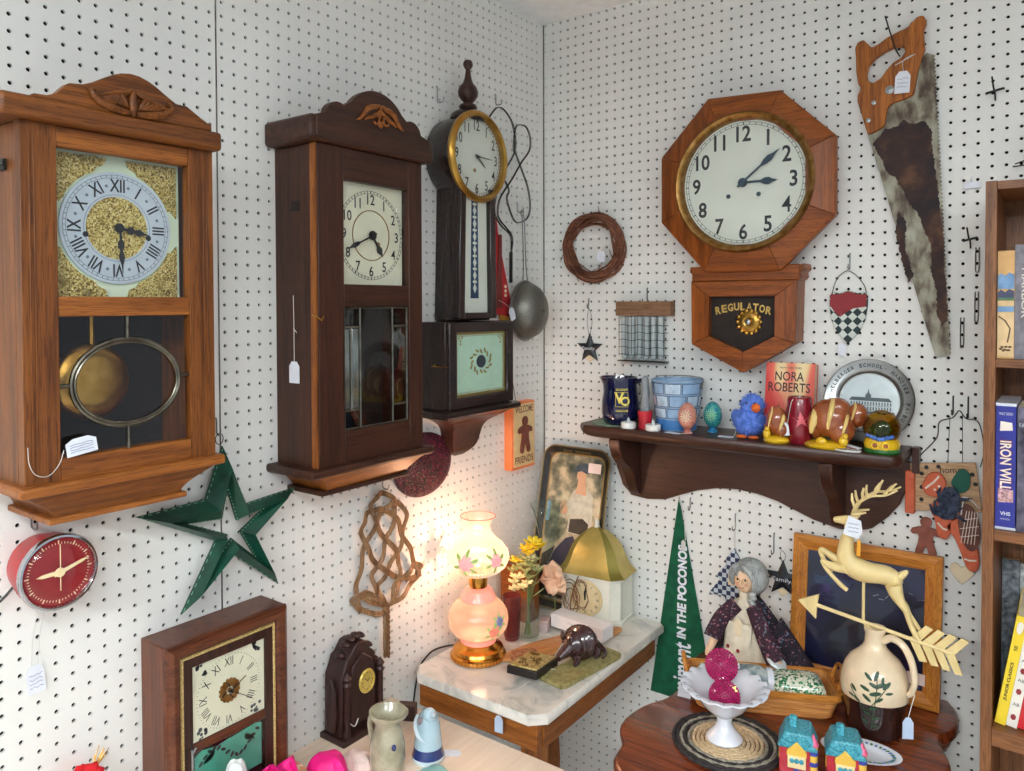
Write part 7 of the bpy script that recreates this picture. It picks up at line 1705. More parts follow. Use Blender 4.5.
for s in (-1, 1):
    b = T.mb(); b.ell((-.009+s*.0090, -.0315, .221), (.0022, .0016, .0026), 8, 6); b.build('eye', 'ink_black', hd)
    b = T.mb(); b.ell((-.009+s*.0115, -.0292, .209), (.0040, .0022, .0032), 8, 6); b.build('cheek', mat('doll_pink', (232, 160, 140), .8) if 'doll_pink' not in MATS else 'doll_pink', hd)
b = T.mb()
for s in (-1, 1): b.tube([(-.009+s*.0095+.0062*math.cos(k*PI/7), -.0345, .2195+.0060*math.sin(k*PI/7)) for k in range(14)], .0005, 5, True)
b.tube([(-.0125, -.035, .2205), (-.0055, -.035, .2205)], .0005, 5); b.build('wire_glasses', 'brass', hd)
b = T.mb(); b.tube([(-.009+.006*math.cos(t), -.0318, .2035+.0025*math.sin(t)) for t in [PI+PI*k/6 for k in range(7)]], .0006, 5); b.build('mouth', 'barn_red', hd)
b = T.mb()
def hair(u, v):
    a = rad(-70+310*u); z = .238*1; ph = v*PI*.80; r = .0335*math.sin(ph)
    return (.002+r*math.cos(a)*1.08, .003+r*math.sin(a), .222+.039*math.cos(ph))
b.grid(hair, 44, 14)
o = b.build('hair', 'doll_hair_x', T.e) if 'doll_hair_x' in MATS else b.build('hair', 'doll_hair', T.e, smooth=60); s_ = o.modifiers.new('thick', 'SOLIDIFY'); s_.thickness = .005
b = T.mb()
b.ell((.000, -.004, .243), (.030, .026, .020), 18, 10)
for s, q in ((-1, .5), (1, 1)): b.tube(spline([(-.012+s*.003, -.026, .252), (-.010+s*.018, -.029, .243), (-.008+s*.027, -.022, .222), (-.006+s*.029, -.012, .200)], 6), [.006, .0075, .008, .0085, .009, .009, .009, .009, .009, .009, .009, .0085, .008, .008, .007, .006, .005, .004, .003], 8)
b.build('hair_parting', 'doll_hair', T.e)
b = T.mb(); 
for k in range(6): b.ell((.014+.003*math.sin(k*2.2), -.024, .188-.007*k), (.010-.0008*k, .007, .007), 10, 6)
b.build('hair_tail', 'doll_hair', T.e)
# ---- fabric tree, black star, pennant, hooks
check('tree_check', (40, 54, 84), (196, 204, 212), .011)
T = Thing('fabric_tree', 'blue and white checked fabric tree ornament left of the doll head', 'tree ornament', 'R', .565, .835)
P = [(.583, .990), (.556, .950), (.566, .948), (.534, .908), (.548, .906), (.518, .862), (.560, .862), (.562, .845), (.594, .845), (.594, .862), (.636, .862), (.606, .908), (.618, .908), (.596, .948), (.606, .950)]
b = T.mb(); b.prism(P, -.004, -.016); b.build('checked_fabric', 'tree_check', T.e, bev=.003)
b = T.mb(); b.tube([(.583, -.008, .985), (.583, -.006, 1.055)], .0012, 5); b.build('hanging_string', 'string_white', T.e)
b = T.mb(); b.prism([(.570, .895), (.590, .897), (.590, .925), (.584, .932), (.575, .932), (.570, .925)], -.017, -.0176); b.build('price_tag', 'bone', T.e, smooth=0)
peg_hook(.583, 1.062, 'R', .03, label='wire peg hook above the checked fabric tree', down=.02)
peg_hook(.680, 1.030, 'R', .03, label='wire peg hook below the shelf, above the second black star', down=.03)
peg_hook(.462, 1.085, 'R', .02, label='wire peg hook at the tip of the green felt pennant', down=.012)
tin_star('larger black tin star ornament hanging between doll and framed picture', .703, .935, .047, 1.005, .006)
blotch('felt_green', [(.4, (8, 78, 52)), (.6, (14, 94, 62))], 40, rough=.95, bmp=.2)
T = Thing('felt_pennant', 'long green felt souvenir pennant lettered in white, hanging point up between the tables', 'pennant', 'R', .44, .55)
b = T.mb(); b.prism([(.4315, 1.097), (.535, .553), (.350, .553)], -.003, -.0055); pn = b.build('felt', 'felt_green', T.e, smooth=0)
b = T.mb(); mp = Matrix.Translation((.440, 0, .795)) @ Matrix.Rotation(-PI/2+.015, 4, 'Y')
b.text('IN THE POCONOS', .050, .0, .026, -.0058, w=.250, bold=.045, mtx=mp); b.text('Tamiment', -.178, -.002, .052, -.0058, w=.185, bold=.02, mtx=mp); b.build('lettering', 'tag_white', pn, smooth=0)
b = T.mb(); b.tube(spline([(.4315, -.006, 1.092), (.446, -.008, 1.05), (.452, -.010, .985)], 4), .0010, 5); b.prism([(.440, .958), (.452, .958), (.452, .980), (.446, .986), (.440, .980)], -.0090, -.0096); b.build('price_tag', 'string_white', T.e, smooth=0)
# ---- gingerbread peg board sign
woods('signboard', (176, 140, 104), (206, 172, 134), rough=.7); mat('ginger_orange', (196, 92, 56), .6, vary=10, vscale=50); mat('ginger_brown', (132, 72, 56), .6, vary=10, vscale=50); mat('icing', (238, 228, 214), .6); mat('plaid_navy', (44, 54, 76), .8, vary=22, vscale=90); mat('ginger_dark', (98, 56, 46), .7, vary=12, vscale=40)
T = Thing('gingerbread_sign', 'tan board with cut-out gingerbread men hanging on wire beside the bookcase', 'sign', 'R', 1.06, 1.02)
b = T.mb(); b.X = Matrix.Translation((1.04, 0, 1.2)) @ Matrix.Rotation(rad(-7), 4, 'Y') @ Matrix.Translation((-1.04, 0, -1.2)); b.box(.9795, 1.112, -.016, -.008, 1.158, 1.262); bo = b.build('board', 'signboard_x', T.e, bev=.001)
b = T.mb(); b.box(.972, .991, -.028, -.006, 1.146, 1.240); b.build('end_bar', 'ginger_orange', T.e, bev=.002)
b = T.mb()
for k, (x, z) in enumerate(((1.003, 1.235), (1.003, 1.205), (1.003, 1.178), (1.012, 1.250), (1.035, 1.254), (1.098, 1.245), (1.104, 1.225))): b.X = Matrix.Translation((x, -.0162, z)); b.ell((0, 0, 0), (.0045, .001, .0045), 10, 6)
b.X = None; b.build('painted_dots', 'ink_black', bo, smooth=0); b = T.mb(); b.text('home', 1.058, 1.250, .015, -.0168, w=.040, rot=.08); b.build('lettering', 'ink_black', bo, smooth=0)
b = T.mb(); b.tube(spline([(.985, -.012, 1.246), (1.00, -.010, 1.275), (1.030, -.008, 1.315), (1.035, -.008, 1.350), (1.060, -.007, 1.362), (1.072, -.007, 1.378), (1.085, -.007, 1.362), (1.108, -.008, 1.355), (1.118, -.01, 1.30), (1.112, -.012, 1.262)], 6), .0012, 5); b.build('hanging_wire', 'dark_wire', T.e)
b = T.mb(); b.tube([(1.055, -.010, 1.365), (1.052, -.014, 1.255)], .0006, 4); b.tube([(1.078, -.010, 1.37), (1.080, -.014, 1.245)], .0006, 4); b.build('thin_wire', 'dark_wire', T.e)
def blob(b, pts, y0, y1, n=5):
    P = spline([(p[0], 0, p[1]) for p in pts], n, True); b.prism([(p[0], p[2]) for p in P], y0, y1)
b = T.mb(); blob(b, [(1.008, 1.220), (1.020, 1.240), (1.038, 1.242), (1.050, 1.226), (1.048, 1.204), (1.034, 1.190), (1.016, 1.192), (1.006, 1.205)], -.018, -.028); hd_ = b.build('gingerbread_head', 'ginger_orange', T.e, bev=.002)
b = T.mb(); b.tube([(1.012, -.029, 1.206), (1.020, -.029, 1.214), (1.028, -.029, 1.222), (1.038, -.029, 1.236)], .0022, 6)
for p in ((1.030, 1.206), (1.038, 1.214)): b.ell((p[0], -.029, p[1]), (.0026, .001, .0026), 8, 6)
b.build('icing', 'icing', hd_)
b = T.mb(); blob(b, [(1.030, 1.180), (1.052, 1.170), (1.062, 1.145), (1.060, 1.115), (1.050, 1.100), (1.036, 1.108), (1.030, 1.140), (1.022, 1.160)], -.018, -.028); ab = b.build('gingerbread_arm', 'ginger_orange', T.e, bev=.002)
b = T.mb(); b.tube([(1.036, -.029, 1.135), (1.046, -.029, 1.124), (1.054, -.029, 1.122)], .002, 6); b.build('icing', 'icing', ab)
b = T.mb(); blob(b, [(1.052, 1.130), (1.068, 1.105), (1.080, 1.075), (1.090, 1.048), (1.102, 1.040), (1.112, 1.052), (1.112, 1.080), (1.104, 1.110), (1.098, 1.140), (1.075, 1.150)], -.018, -.028); lg = b.build('gingerbread_leg', 'ginger_orange', T.e, bev=.002)
b = T.mb(); b.tube([(1.086, -.029, 1.066), (1.096, -.029, 1.064), (1.108, -.029, 1.066)], .002, 6); b.build('icing', 'icing', lg)
rr = random.Random(31)
b = T.mb()
for k in range(34):
    p = Vector((rr.uniform(1.028, 1.075), -.034, rr.uniform(1.150, 1.205))); a = rr.uniform(-.6, 2.4); q = p+Vector((math.cos(a), rr.uniform(-.2, .2), math.sin(a)))*rr.uniform(.012, .026)
    b.tube([p, (p+q)/2+Vector((0, -.004, 0)), q], [.0042, .0036, .0015], 6)
blob(b, [(1.040, 1.150), (1.062, 1.148), (1.075, 1.170), (1.075, 1.205), (1.055, 1.215), (1.040, 1.190)], -.028, -.036); b.build('plaid_scarf', 'plaid_navy', T.e)
b = T.mb(); blob(b, [(1.060, 1.225), (1.078, 1.255), (1.094, 1.245), (1.092, 1.215), (1.075, 1.205)], -.018, -.026); b.build('green_patch', mat('felt_teal', (30, 92, 76), .8), T.e)
b = T.mb(); blob(b, [(1.078, 1.180), (1.098, 1.178), (1.112, 1.150), (1.114, 1.105), (1.100, 1.085), (1.084, 1.100), (1.074, 1.140)], -.026, -.032); pd = b.build('plaid_patch', 'ginger_dark', T.e)
b = T.mb()
for k in range(5): b.tube([(1.080+k*.006, -.0325, 1.10), (1.090+k*.005, -.0325, 1.17)], .0007, 4)
for k in range(3): b.tube([(1.078, -.0325, 1.112+k*.018), (1.112, -.0325, 1.122+k*.018)], .0007, 4)
b.build('plaid_lines', 'icing', pd)
b = T.mb(); b.tube(spline([(1.074, -.034, 1.186), (1.085, -.034, 1.198), (1.100, -.034, 1.192), (1.113, -.034, 1.178)], 5), .0014, 5); b.tube(spline([(1.085, -.034, 1.196), (1.082, -.034, 1.18), (1.080, -.033, 1.160)], 5), .0014, 5); b.build('twine', 'string_white', T.e)
b = T.mb(); ginger(b, 1.012, 1.095, .090, -.010, -.017); gm = b.build('hanging_gingerbread_man', 'ginger_brown', T.e, bev=.001)
b = T.mb(); b.tube([(1.012, -.013, 1.138), (1.008, -.013, 1.152), (1.014, -.014, 1.168), (1.020, -.014, 1.180)], .0006, 4)
for x in (1.002, 1.022): b.ell((x, -.0175, 1.056), (.003, .001, .002), 6, 4)
b.build('icing', 'icing', gm)
b = T.mb(); P_ = [(1.080+.024*x, 1.030+.026*z) for x, z in ((0, -1), (.6, -.4), (.95, .1), (.85, .6), (.45, .75), (0, .4), (-.45, .75), (-.85, .6), (-.95, .1), (-.6, -.4))]; b.prism(P_, -.006, -.012); b.build('wooden_heart', 'bone', T.e, bev=.001)
peg_hook(1.060, 1.395, 'R', .03, label='long dark peg hook that carries the gingerbread board wire', down=.02, mt='dark_wire'); peg_hook(1.088, 1.395, 'R', .03, label='second dark peg hook right beside the one above the gingerbread board', down=.026, mt='dark_wire')
# ---------------------------------------------------------------- bookcase at the right edge
T = H('bookcase', 'brown oak bookcase at the far right holding books and a video case', 'bookcase', 1.135, -.02, 0)
X1 = .62
b = T.mb(); b.box(0, .018, -.230, .0, 0, 1.832); b.build('side_panel', 'casewood_z', T.e, bev=.0008)
b = T.mb(); b.box(X1-.018, X1, -.230, .0, 0, 1.832); b.build('side_panel', 'casewood_z', T.e, bev=.0008)
b = T.mb(); b.box(.0185, X1-.0185, -.006, -.001, .02, 1.825); b.build('back_panel', 'casewood_z', T.e)
for z0, z1 in ((1.816, 1.831), (1.491, 1.5065), (1.172, 1.1915), (.790, .822), (.40, .42), (.02, .04)):
    b = T.mb(); b.box(.0183, X1-.0183, -.2285, -.0065, z0, z1); b.build('shelf', 'casewood_x', T.e, bev=.0006)
cells('paint_land', [(0, (70, 110, 150)), (.3, (60, 96, 60)), (.5, (210, 190, 150)), (.7, (140, 160, 170)), (.85, (96, 76, 60))], 60, rough=.5)
def book(name, label, cat, x, z, w, d, h, mt, y=-.235, tilt_=0, gap=.0004):
    T = H(name, label, cat, x, y, z)
    T.X = Matrix.Rotation(tilt_, 4, 'Y') if tilt_ else None
    def mb2():
        b = MB(); b.X = T.X; return b
    T.mb = mb2
    b = T.mb(); b.box(.001, w-.001, .003, d, .002+gap, h-.002); b.build('pages', 'page_edge', T.e, smooth=0)
    b = T.mb(); b.box(0, w, 0, .003, gap, h); b.box(0, .0012, .003, d+.002, gap, h); b.box(w-.0012, w, .003, d+.002, gap, h); T.c = b.build('cover', mt, T.e, smooth=0)
    return T
mat('cover_tan', (214, 168, 106), .5, vary=8); mat('land_sky', (110, 150, 190), .5, vary=16, vscale=60); mat('land_hill', (62, 66, 96), .5, vary=12); mat('land_green', (76, 122, 84), .5, vary=16); mat('land_sand', (222, 190, 140), .5, vary=12)
T = book('landscape_book', 'book with painted landscape spine on the top bookcase shelf', 'book', 1.1540, 1.5066, .026, .17, .198, 'cover_tan')
for nm, z0, z1, mt in (('spine_sand', .004, .085, 'land_sand'), ('spine_water', .086, .096, 'land_sky'), ('spine_shore', .097, .106, 'land_sand'), ('spine_green', .107, .116, 'land_green'), ('spine_hills', .112, .128, 'land_hill'), ('spine_sky', .128, .158, 'land_sky')):
    b = T.mb()
    if nm in ('spine_hills', 'spine_sky'): b.prism([(.0005, z0), (.0255, z0), (.0255, z1-.004), (.018, z1), (.012, z1-.006), (.005, z1-.001), (.0005, z1-.006)], -.0002, -.0007+(-.0002 if nm == 'spine_hills' else 0))
    else: b.prism([(.0005, z0), (.0255, z0), (.0255, z1), (.0005, z1)], -.0002, -.0007)
    b.build(nm, mt, T.c, smooth=0)
b = T.mb(); b.tube([(.002, -.001, .078), (.012, -.001, .070), (.020, -.001, .055), (.016, -.001, .030)], .0012, 5)
for k in range(8): b.ell((.006+.002*k, -.001, .018+.004*math.sin(k*2)), (.003, .0006, .002), 6, 4)
b.build('spine_driftwood', mat('drift', (96, 66, 46), .6), T.c)
mat('book_grey', (120, 116, 124), .5, vary=20, vscale=60)
T = book('book', 'grey mottled book right of the landscape book on the top shelf', 'book', 1.1806, 1.5066, .030, .18, .208, 'book_grey')
b = T.mb(); b.text('HARBOR', 0, 0, .010, 0, w=.09, mtx=Matrix.Translation((.015, -.0006, .12)) @ Matrix.Rotation(PI/2, 4, 'Y')); b.build('lettering', 'icing', T.c, smooth=0)
mat('vhs_blue', (34, 40, 140), .3, coat=.4, vary=6); mat('vhs_white', (206, 210, 220), .35)
T = book('video_case', 'blue video case with white and red lettering on the second bookcase shelf', 'video case', 1.1540, 1.1916, .031, .14, .232, 'vhs_blue')
sp_ = lambda z: Matrix.Translation((.0155, -.0006, z)) @ Matrix.Rotation(PI/2, 4, 'Y')
b = T.mb(); b.text('IRON WILL', 0, 0, .0175, 0, w=.092, bold=.02, mtx=sp_(.118)); b.build('lettering', 'icing', T.c, smooth=0)
b = T.mb(); b.text('IRON WILL', 0, 0, .0195, .0003, w=.095, bold=.05, mtx=sp_(.118)); b.build('lettering_shadow', 'barn_red', T.c, smooth=0)
b = T.mb(); b.text('WALT DISNEY', .0155, .214, .005, -.0006, w=.022); b.text('VHS', .0155, .030, .007, -.0006, w=.016, bold=.03); b.text('HOME VIDEO', .0155, .020, .003, -.0006, w=.015); b.build('lettering', 'vhs_white', T.c, smooth=0)
b = T.mb(); b.prism([(.006, .182), (.026, .184), (.025, .198), (.007, .200)], -.0002, -.0008); b.build('spine_logo', 'icing', T.c, smooth=0)
b = T.mb(); b.prism([(.004, .050), (.0275, .052), (.0275, .074), (.004, .076)], -.0002, -.0008); b.build('spine_picture', mat('vhs_pic', (176, 130, 130), .4, vary=60, vscale=200), T.c, smooth=0)
b = T.mb(); b.box(-.0006, .0316, -.0008, .142, .0005, .005); b.box(-.0006, .0316, -.0008, .142, .228, .2335); b.build('clear_shell_edge', 'vhs_white', T.e, smooth=0)
T = book('video_case', 'dark video case with a snowy photograph beside the blue one', 'video case', 1.1870, 1.1916, .030, .14, .228, mat('vhs_dark', (70, 64, 84), .35, vary=50, vscale=40))
b = T.mb(); b.text('FAMILY', .015, .195, .008, -.0006, w=.024); b.build('lettering', 'vhs_white', T.c, smooth=0)
mat('book_yellow', (236, 204, 44), .45, vary=5); mat('book_white', (232, 226, 214), .5, vary=4); mat('book_red', (200, 28, 40), .45)
tl_ = rad(9)
T = book('yellow_book', 'tall yellow paperback leaning on the third bookcase shelf', 'book', 1.1560, .8252, .017, .17, .212, 'book_yellow', y=-.225, tilt_=tl_)
s2 = lambda z, x=.0085: T.X @ Matrix.Translation((x, -.0006, z)) @ Matrix.Rotation(-PI/2, 4, 'Y')
b = MB(); b.text('JUNIOR CLASSICS', 0, 0, .0065, 0, w=.075, bold=.03, mtx=s2(.085)); b.text('98', 0, 0, .006, 0, w=.010, mtx=s2(.150)); b.build('lettering', 'ink_black', T.c, smooth=0)
b = T.mb(); b.prism([(.0085+.005*math.cos(k*PI/8), .190+.012*math.sin(k*PI/8)) for k in range(16)], -.0002, -.0008); b.build('spine_badge', 'book_white', T.c, smooth=0)
T = book('white_book', 'tall white children book with small red pictures leaning against the yellow book', 'book', 1.1736, .8252, .017, .17, .214, 'book_white', y=-.225, tilt_=tl_)
b = T.mb(); rr = random.Random(3)
for z in (.020, .070, .110, .150): b.prism([(.0085+.0045*math.cos(k*PI/3+z*20), z+.006*math.sin(k*PI/3+z*20)) for k in range(6)], -.0002, -.0008)
b.build('spine_pictures', 'barn_red', T.c, smooth=0)
b = T.mb()
for z in (.045, .092, .130, .172): b.text('ABC'[:2], .0085, z, .006, -.0007, w=.010)
b.build('lettering', 'ink_black', T.c, smooth=0)
T = book('red_book', 'red book leaning right of the white children book', 'book', 1.1912, .8258, .020, .17, .20, 'book_red', y=-.225, tilt_=tl_)
for k, (lb, h_, mt) in enumerate((('dark patterned book standing behind the yellow paperback', .262, mat('book_marbled', (96, 104, 112), .6, vary=50, vscale=90)), ('pale mottled book standing second behind the yellow paperback', .258, mat('book_speck', (170, 176, 176), .6, vary=50, vscale=70)))):
    T = book('book', lb, 'book', 1.1545+k*.031, .8224, .030, .045, h_, mt, y=-.045-.001)
# ---------------------------------------------------------------- pale counter in the lower left and what stands on it
ZP = .6975
T = H('counter', 'pale cream wooden counter top along the left wall in the lower left corner', 'counter', .29, -1.32, 0)
b = T.mb(); b.box(-.289, .250, -.68, .668, ZP-.030, ZP); b.build('counter_top', 'pale_top_y', T.e, bev=.002)
for sx, sy in ((-.25, -.64), (.21, -.64), (-.25, .63), (.21, .63)):
    b = T.mb(); b.box(sx-.02, sx+.02, sy-.02, sy+.02, 0, ZP-.0302); b.build('leg', 'pine_z', T.e, bev=.002)
bpy.data.objects['mantel_clock'].location.z = ZP+.0002
# gothic carved clock
woods('gothic', (40, 24, 22), (70, 44, 40), rough=.45)
T = Thing('carved_clock', 'small dark carved wooden clock with brass oval dial, on the counter by the wall', 'clock', 'L', -.79, ZP); T.e.scale = (.95, 1, .95)
x0, x1 = -.856, -.736; z0 = ZP
b = T.mb()
P = [(x0, z0+.012), (x1, z0+.012), (x1, z0+.110), (x1-.004, z0+.135), (x1-.016, z0+.150), (x1-.020, z0+.172), (x1-.034, z0+.184), (x1-.040, z0+.198), (x1-.048, z0+.204), ((x0+x1)/2, z0+.206), (x0+.046, z0+.204), (x0+.036, z0+.192), (x0+.028, z0+.182), (x0+.018, z0+.178), (x0+.012, z0+.160), (x0+.002, z0+.140)]
b.prism(P, -.004, -.058); b.build('case', 'gothic_z', T.e, bev=.003)
b = T.mb(); b.box(x0-.012, x1+.008, -.078, -.002, z0+.0002, z0+.013); b.build('plinth', 'gothic_x', T.e, bev=.003)
b = T.mb(); b.prism([((x0+x1)/2+p[0], p[1]) for p in ((-.038, z0+.026), (.038, z0+.026), (.038, z0+.120), (.030, z0+.160), (0, z0+.182), (-.030, z0+.160), (-.038, z0+.120))], -.058, -.064); b.build('front_panel', 'gothic_z', T.e, bev=.003)
for s in (-1, 1):
    b = T.mb(); b.lathe([(.009, z0+.013), (.009, z0+.02), (.006, z0+.026), (.0065, z0+.12), (.009, z0+.128), (.006, z0+.134), (.010, z0+.142), (.003, z0+.152), (0, z0+.156)], ((x0+x1)/2+s*.050, -.066, 0), 14); b.build('pilaster', 'gothic_z', T.e)
b = T.mb()
for k, (x, z, r) in enumerate((((x0+x1)/2, z0+.214, .009), ((x0+x1)/2-.016, z0+.212, .008), ((x0+x1)/2+.015, z0+.211, .007), ((x0+x1)/2-.032, z0+.205, .008), (x0+.014, z0+.186, .009), (x1-.014, z0+.160, .008), (x1-.022, z0+.182, .007), (x1-.002, z0+.142, .007))): b.ell((x, -.040, z), (r, .014, r*.9), 10, 6)
b.build('crest_carving', 'gothic_x', T.e)
for k in range(9):
    pass
b = T.mb()
for k in range(8): b.ell((x1+.004, -.030, z0+.030+k*.013), (.006+.002*(k % 2), .012, .008), 8, 6)
b.build('side_carving', 'gothic_z', T.e)
b = T.mb(); b.prism([(-.044, z0+.02), (-.020, z0+.02), (-.018, z0+.07), (-.024, z0+.12), (-.034, z0+.14), (-.046, z0+.115), (-.050, z0+.06)], x0-.0005, x0-.010, ax='x'); b.build('side_relief', 'gothic_z', T.e, bev=.003)
dc = ((x0+x1)/2+.008, z0+.116)
mat('dial_gold', (214, 188, 96), .35, .3, vary=14)
b = T.mb(); b.X = Matrix.Translation((dc[0], -.064, dc[1])); b.lathe([(0, 0), (.022, 0), (.0235, .003), (.022, .006), (.019, .006), (.0185, .004), (0, .004)], (0, 0, 0), 30, ax='y', sy=1.16); dl = b.build('dial', 'dial_gold', T.e)
b = T.mb(); b.X = Matrix.Translation((dc[0], -.0683, dc[1]))
for k in range(12): a = k*PI/6; b.prism([(.0155*math.cos(a)+q[0], .018*math.sin(a)+q[1]) for q in ((-.0008, -.0012), (.0008, -.0012), (.0008, .0012), (-.0008, .0012))], 0, -.0004)
for an, ln in ((.7, .009), (2.3, .013)): b.tube([(0, -.0008, 0), (ln*math.cos(an), -.0008, ln*math.sin(an))], .0007, 5)
b.build('dial_marks', 'ink_black', dl, smooth=0)
b = T.mb(); b.ell(((x0+x1)/2-.006, -.060, z0+.168), (.006, .003, .006), 10, 6); b.build('boss', 'ink_black', T.e)
b = T.mb(); b.tube(spline([(x0+.018, -.066, z0+.040), (x0+.030, -.068, z0+.030), (x0+.042, -.066, z0+.042)], 5), .0012, 5); b.build('tag_string', 'string_white', T.e)
# crock
blotch('stoneware', [(.4, (150, 146, 122)), (.6, (176, 170, 146))], 30, rough=.2, coat=.6); mat('cobalt', (30, 50, 110), .2, coat=.6, vary=12)
T = H('stoneware_crock', 'small greenish grey stoneware pitcher with flared rim and a blue spot, on the counter', 'crock', .200, -.860, ZP); T.e.scale = (.94, .94, .94)
b = T.mb(); b.lathe([(0, 0), (.030, 0), (.034, .004), (.037, .030), (.036, .060), (.030, .084), (.026, .096), (.028, .106), (.036, .116), (.039, .122), (.038, .127), (.033, .126), (.028, .116), (.022, .106), (.020, .09), (0, .08)], (0, 0, 0), 40)
for v in b.v:
    if v.z > .105 and v.x > .02: v.x += (v.z-.105)*.35
b.build('body', 'stoneware', T.e)
b = T.mb(); b.tube(spline([(-.026, 0, .104), (-.042, -.002, .108), (-.050, -.002, .085), (-.046, 0, .050), (-.034, 0, .035)], 6), .0055, 8); b.build('handle', 'stoneware', T.e)
b = T.mb(); ca2 = math.atan2(-1.05, 1.07); r_ = .0368
b.ell((r_*math.cos(ca2+.35), r_*math.sin(ca2+.35), .066), (.005, .005, .007), 10, 6); b.build('blue_spot', 'cobalt', T.e)
# blue and white bird bell
mat('bird_blue', (172, 200, 212), .15, coat=.7, vary=14, vscale=18); mat('pale_glaze', (206, 222, 230), .15, coat=.7, vary=6)
T = H('ceramic_bird_bell', 'pale blue and white ceramic bird figurine with dark blue band on the counter', 'figurine', .236, -.782, ZP)
b = T.mb(); b.lathe([(0, 0), (.031, 0), (.0335, .004), (.033, .010), (.030, .018), (.0285, .028), (.026, .050), (.024, .068), (.020, .084), (.012, .096), (0, .101)], (0, 0, 0), 36, mf=lambda i, k: 1 if i in (3, 4) else (2 if i < 3 else 0)); b.build('body', ['bird_blue', 'cobalt', 'pale_glaze'], T.e)
b = T.mb(); b.ell((.008, -.004, .092), (.0155, .014, .014), 14, 10); b.tube([(.018, -.008, .096), (.026, -.012, .099), (.031, -.014, .101)], [.007, .004, .0008], 10); b.build('head', 'bird_blue', T.e)
b = T.mb(); b.X = Matrix.Translation((-.004, -.019, .082)) @ Matrix.Rotation(.5, 4, 'Y'); b.ell((0, 0, 0), (.007, .005, .010), 12, 8); b.build('wing_hollow', mat('mauve_grey', (130, 120, 126), .3), T.e)
b = T.mb(); b.X = Matrix.Rotation(-.3, 4, 'Z'); b.tube(spline([(-.018, -.014, .086), (-.012, -.0215, .070), (.004, -.026, .056), (.019, -.019, .046)], 5), [.002, .003, .004, .0045, .005, .005, .005, .005, .0045, .004, .004, .003, .003, .002, .0015, .001], 8); b.build('wing', 'pale_glaze', T.e)
# things at the very bottom edge
mat('hot_pink', (236, 10, 130), .6, vary=14, vscale=20); mat('red_silk', (214, 16, 30), .6, vary=16, vscale=24); mat('white_fluff', (222, 226, 226), .9, vary=12, vscale=80)
def silk_rose(label, x, y, z, r, mt, petals=11, seed=1):
    T = H('fabric_flower', label, 'fabric flower', x, y, z); rr = random.Random(seed)
    for k in range(petals):
        a = k*2.399; t = k/petals; tilt_ = .25+1.0*t; d = Vector((math.cos(a)*math.sin(tilt_), math.sin(a)*math.sin(tilt_), math.cos(tilt_))); M_ = d.to_track_quat('Z', 'Y').to_matrix(); R_ = r*(.55+.5*t)
        def G(u, v): w = R_*1.1*math.sin(PI*min(1, .15+v*.85))*(u-.5); return Vector((0, 0, r*.25)) + M_ @ Vector((w, -.25*r*math.sin(v*2.4)+abs(u-.5)*r*.2, R_*v+.06*r*math.sin(u*7+k)))
        b = T.mb(); b.grid(G, 6, 6)
        for v in b.v: v.z = max(.001, v.z)
        o = b.build('petal', mt, T.e); s = o.modifiers.new('thick', 'SOLIDIFY'); s.thickness = .001
    return T
def bag_of(name, label, cat, x, y, w, d, h, mt, seed=1, rz=0):
    """a crumpled heap with folds"""
    T = H(name, label, cat, x, y, ZP, rz=rz); rr = random.Random(seed); ph = [rr.uniform(0, 6) for _ in range(5)]
    n = 36; L_ = []
    for i in range(9):
        t = i/8; k = math.cos(t*PI/2)**.6
        L_.append([(w*k*math.cos(2*PI*q/n)*(1+.10*math.sin(5*2*PI*q/n+ph[0])+.05*math.sin(11*2*PI*q/n+ph[1])), d*k*math.sin(2*PI*q/n)*(1+.10*math.sin(4*2*PI*q/n+ph[2])), max(.0004, h*math.sin(t*PI/2)*(1+.12*math.sin(3*2*PI*q/n+ph[3])*(1-t)))) for q in range(n)])
    b = T.mb(); b.loops(L_); b.build('folded_cloth', mt, T.e, smooth=35); return T
T = Thing('fabric_flower', 'red fabric flower with gold tinsel hanging low on the wall, left of the ogee clock', 'fabric flower', 'L', -1.332, .78)
b = T.mb(); rr = random.Random(4)
for k in range(9):
    a = k*2.399; d = Vector((math.cos(a), -.35, math.sin(a))).normalized(); X_ = Vector((.1, -1, .1)).cross(d).normalized(); M_ = Matrix((X_, d.cross(X_), d)).transposed()
    b = T.mb(); b.grid(lambda u, v: Vector((-1.362, -.020, .862)) + M_ @ Vector((.050*math.sin(PI*min(1, .15+v*.85))*(u-.5), .012*math.sin(v*2.4)-.006*abs(u-.5), .040*v)), 6, 6); o = b.build('petal', 'red_silk', T.e); s = o.modifiers.new('thick', 'SOLIDIFY'); s.thickness = .001
b = T.mb()
for k in range(12): b.tube([(-1.335, -.012, .86), (-1.330+.02*rr.random(), -.02*rr.random()-.004, .875+.022*rr.random())], .0007, 4)
b.build('tinsel', 'brass', T.e)
b = T.mb(); b.tube([(-1.362, .001, .862), (-1.362, -.022, .862)], .003, 6); b.build('stem', 'stem_green', T.e)
silk_rose('hot pink fabric flower in front of the ogee clock base', .142, -1.095, ZP, .105, 'hot_pink', 12, 5)
bag_of('pink_scarf', 'hot pink folded satin scarf beside the carved clock at the bottom edge', 'scarf', .146, -.965, .044, .038, .064, 'hot_pink', 3, .3)
T = bag_of('plush_toy', 'white fluffy toy head between ogee clock and pink flower', 'toy', .128, -1.150, .024, .026, .135, 'white_fluff', 8)
cells('potpourri', [(0, (196, 150, 110)), (.3, (120, 60, 50)), (.5, (226, 200, 170)), (.7, (160, 100, 60)), (.85, (210, 120, 120))], 70, rough=.8, bmp=.8)
T = bag_of('potpourri_bag', 'small clear bag of brown and pink dried petals behind the pink flower', 'bag', .118, -1.020, .030, .028, .060, 'potpourri', 12)
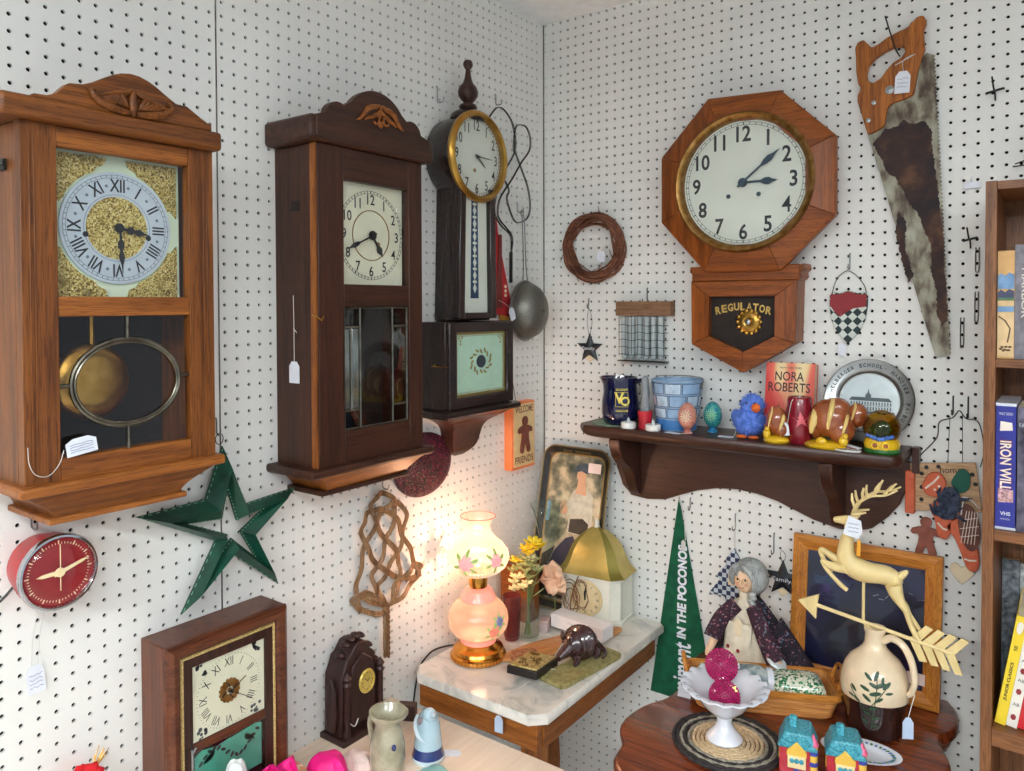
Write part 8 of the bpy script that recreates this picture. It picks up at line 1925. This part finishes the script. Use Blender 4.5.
T = bag_of('lace_sachet', 'cream and pink crumpled lace sachet before the stoneware pitcher', 'sachet', .142, -.890, .032, .030, .030, mat('pink_lace', (230, 206, 198), .85, vary=16, vscale=60), 14)
T = bag_of('cloth_bundle', 'teal and white rounded cloth bundle at the bottom edge beside the bird figurine', 'cloth', .292, -.822, .036, .030, .014, mat('pale_teal', (150, 196, 190), .8, vary=10), 17)
t = flat_card('price_tag', 'white price tag lying on the counter right of the bird figurine', .262, -.742, ZP, .040, .022, .5)
T = H('wooden_block', 'small dark wooden block on the counter right of the carved clock', 'block', .100, -.700, ZP, rz=.5); b = T.mb(); b.box(-.020, .020, -.012, .012, .0003, .034); b.build('block_body', 'gothic_x', T.e, bev=.002)
# ---------------------------------------------------------------- camera and light
def light(name, kind, loc, energy, color, size=None, sy=None, rot=(0, 0, 0), r=None):
    l = bpy.data.lights.new(name, kind); l.energy = energy; l.color = color
    if kind == 'AREA':
        l.shape = 'RECTANGLE'; l.size = size; l.size_y = sy
    if r: l.shadow_soft_size = r
    o = bpy.data.objects.new(name, l); COL.objects.link(o); o.location = loc; o.rotation_euler = rot
    return o
for x_, y_, e_, r_ in ((1.75, -2.45, 17, 0), (1.15, -3.8, 74, 0), (2.9, -2.6, 12, PI/2)):
    light('ceiling_strip_light', 'AREA', (x_, y_, 2.30), e_, (.94, .98, 1.0), 1.2, .16, (0, 0, r_))
    light('ceiling_fill_light', 'AREA', (x_, y_, 2.32), 22, (.94, .98, 1.0), 1.2, .16, (PI, 0, r_))  # added fill facing up, brightens the ceiling and the bounce
w = bpy.data.worlds.new('room_behind'); SC.world = w; w.use_nodes = True
w.node_tree.nodes['Background'].inputs[0].default_value = (.80, .90, 1.0, 1); w.node_tree.nodes['Background'].inputs[1].default_value = .60
cam = bpy.data.cameras.new('camera'); co = bpy.data.objects.new('camera', cam); COL.objects.link(co); SC.camera = co
f_, cx_, cy_ = 768.469, 499.391, 322.047
cam.sensor_fit = 'HORIZONTAL'; cam.sensor_width = 36; cam.lens = f_*36/1024
cam.shift_x = (512-cx_)/1024; cam.shift_y = -(385.5-cy_)/1024
cam.clip_start = .01
R_ = Matrix(((0.80109784, 0.59852461, -0.00324742), (0.01058193, -0.01958779, -0.99975214), (-0.59843987, 0.80086491, -0.02202528)))
M3 = Matrix((R_[0], -R_[1], -R_[2])).transposed()
co.matrix_world = Matrix.Translation((1.2665567, -1.9173251, 1.6080031)) @ M3.to_4x4()
vs_ = SC.view_settings; vs_.view_transform = 'Standard'; vs_.look = 'None'; vs_.gamma = 1; vs_.use_curve_mapping = False; vs_.exposure = 0.28
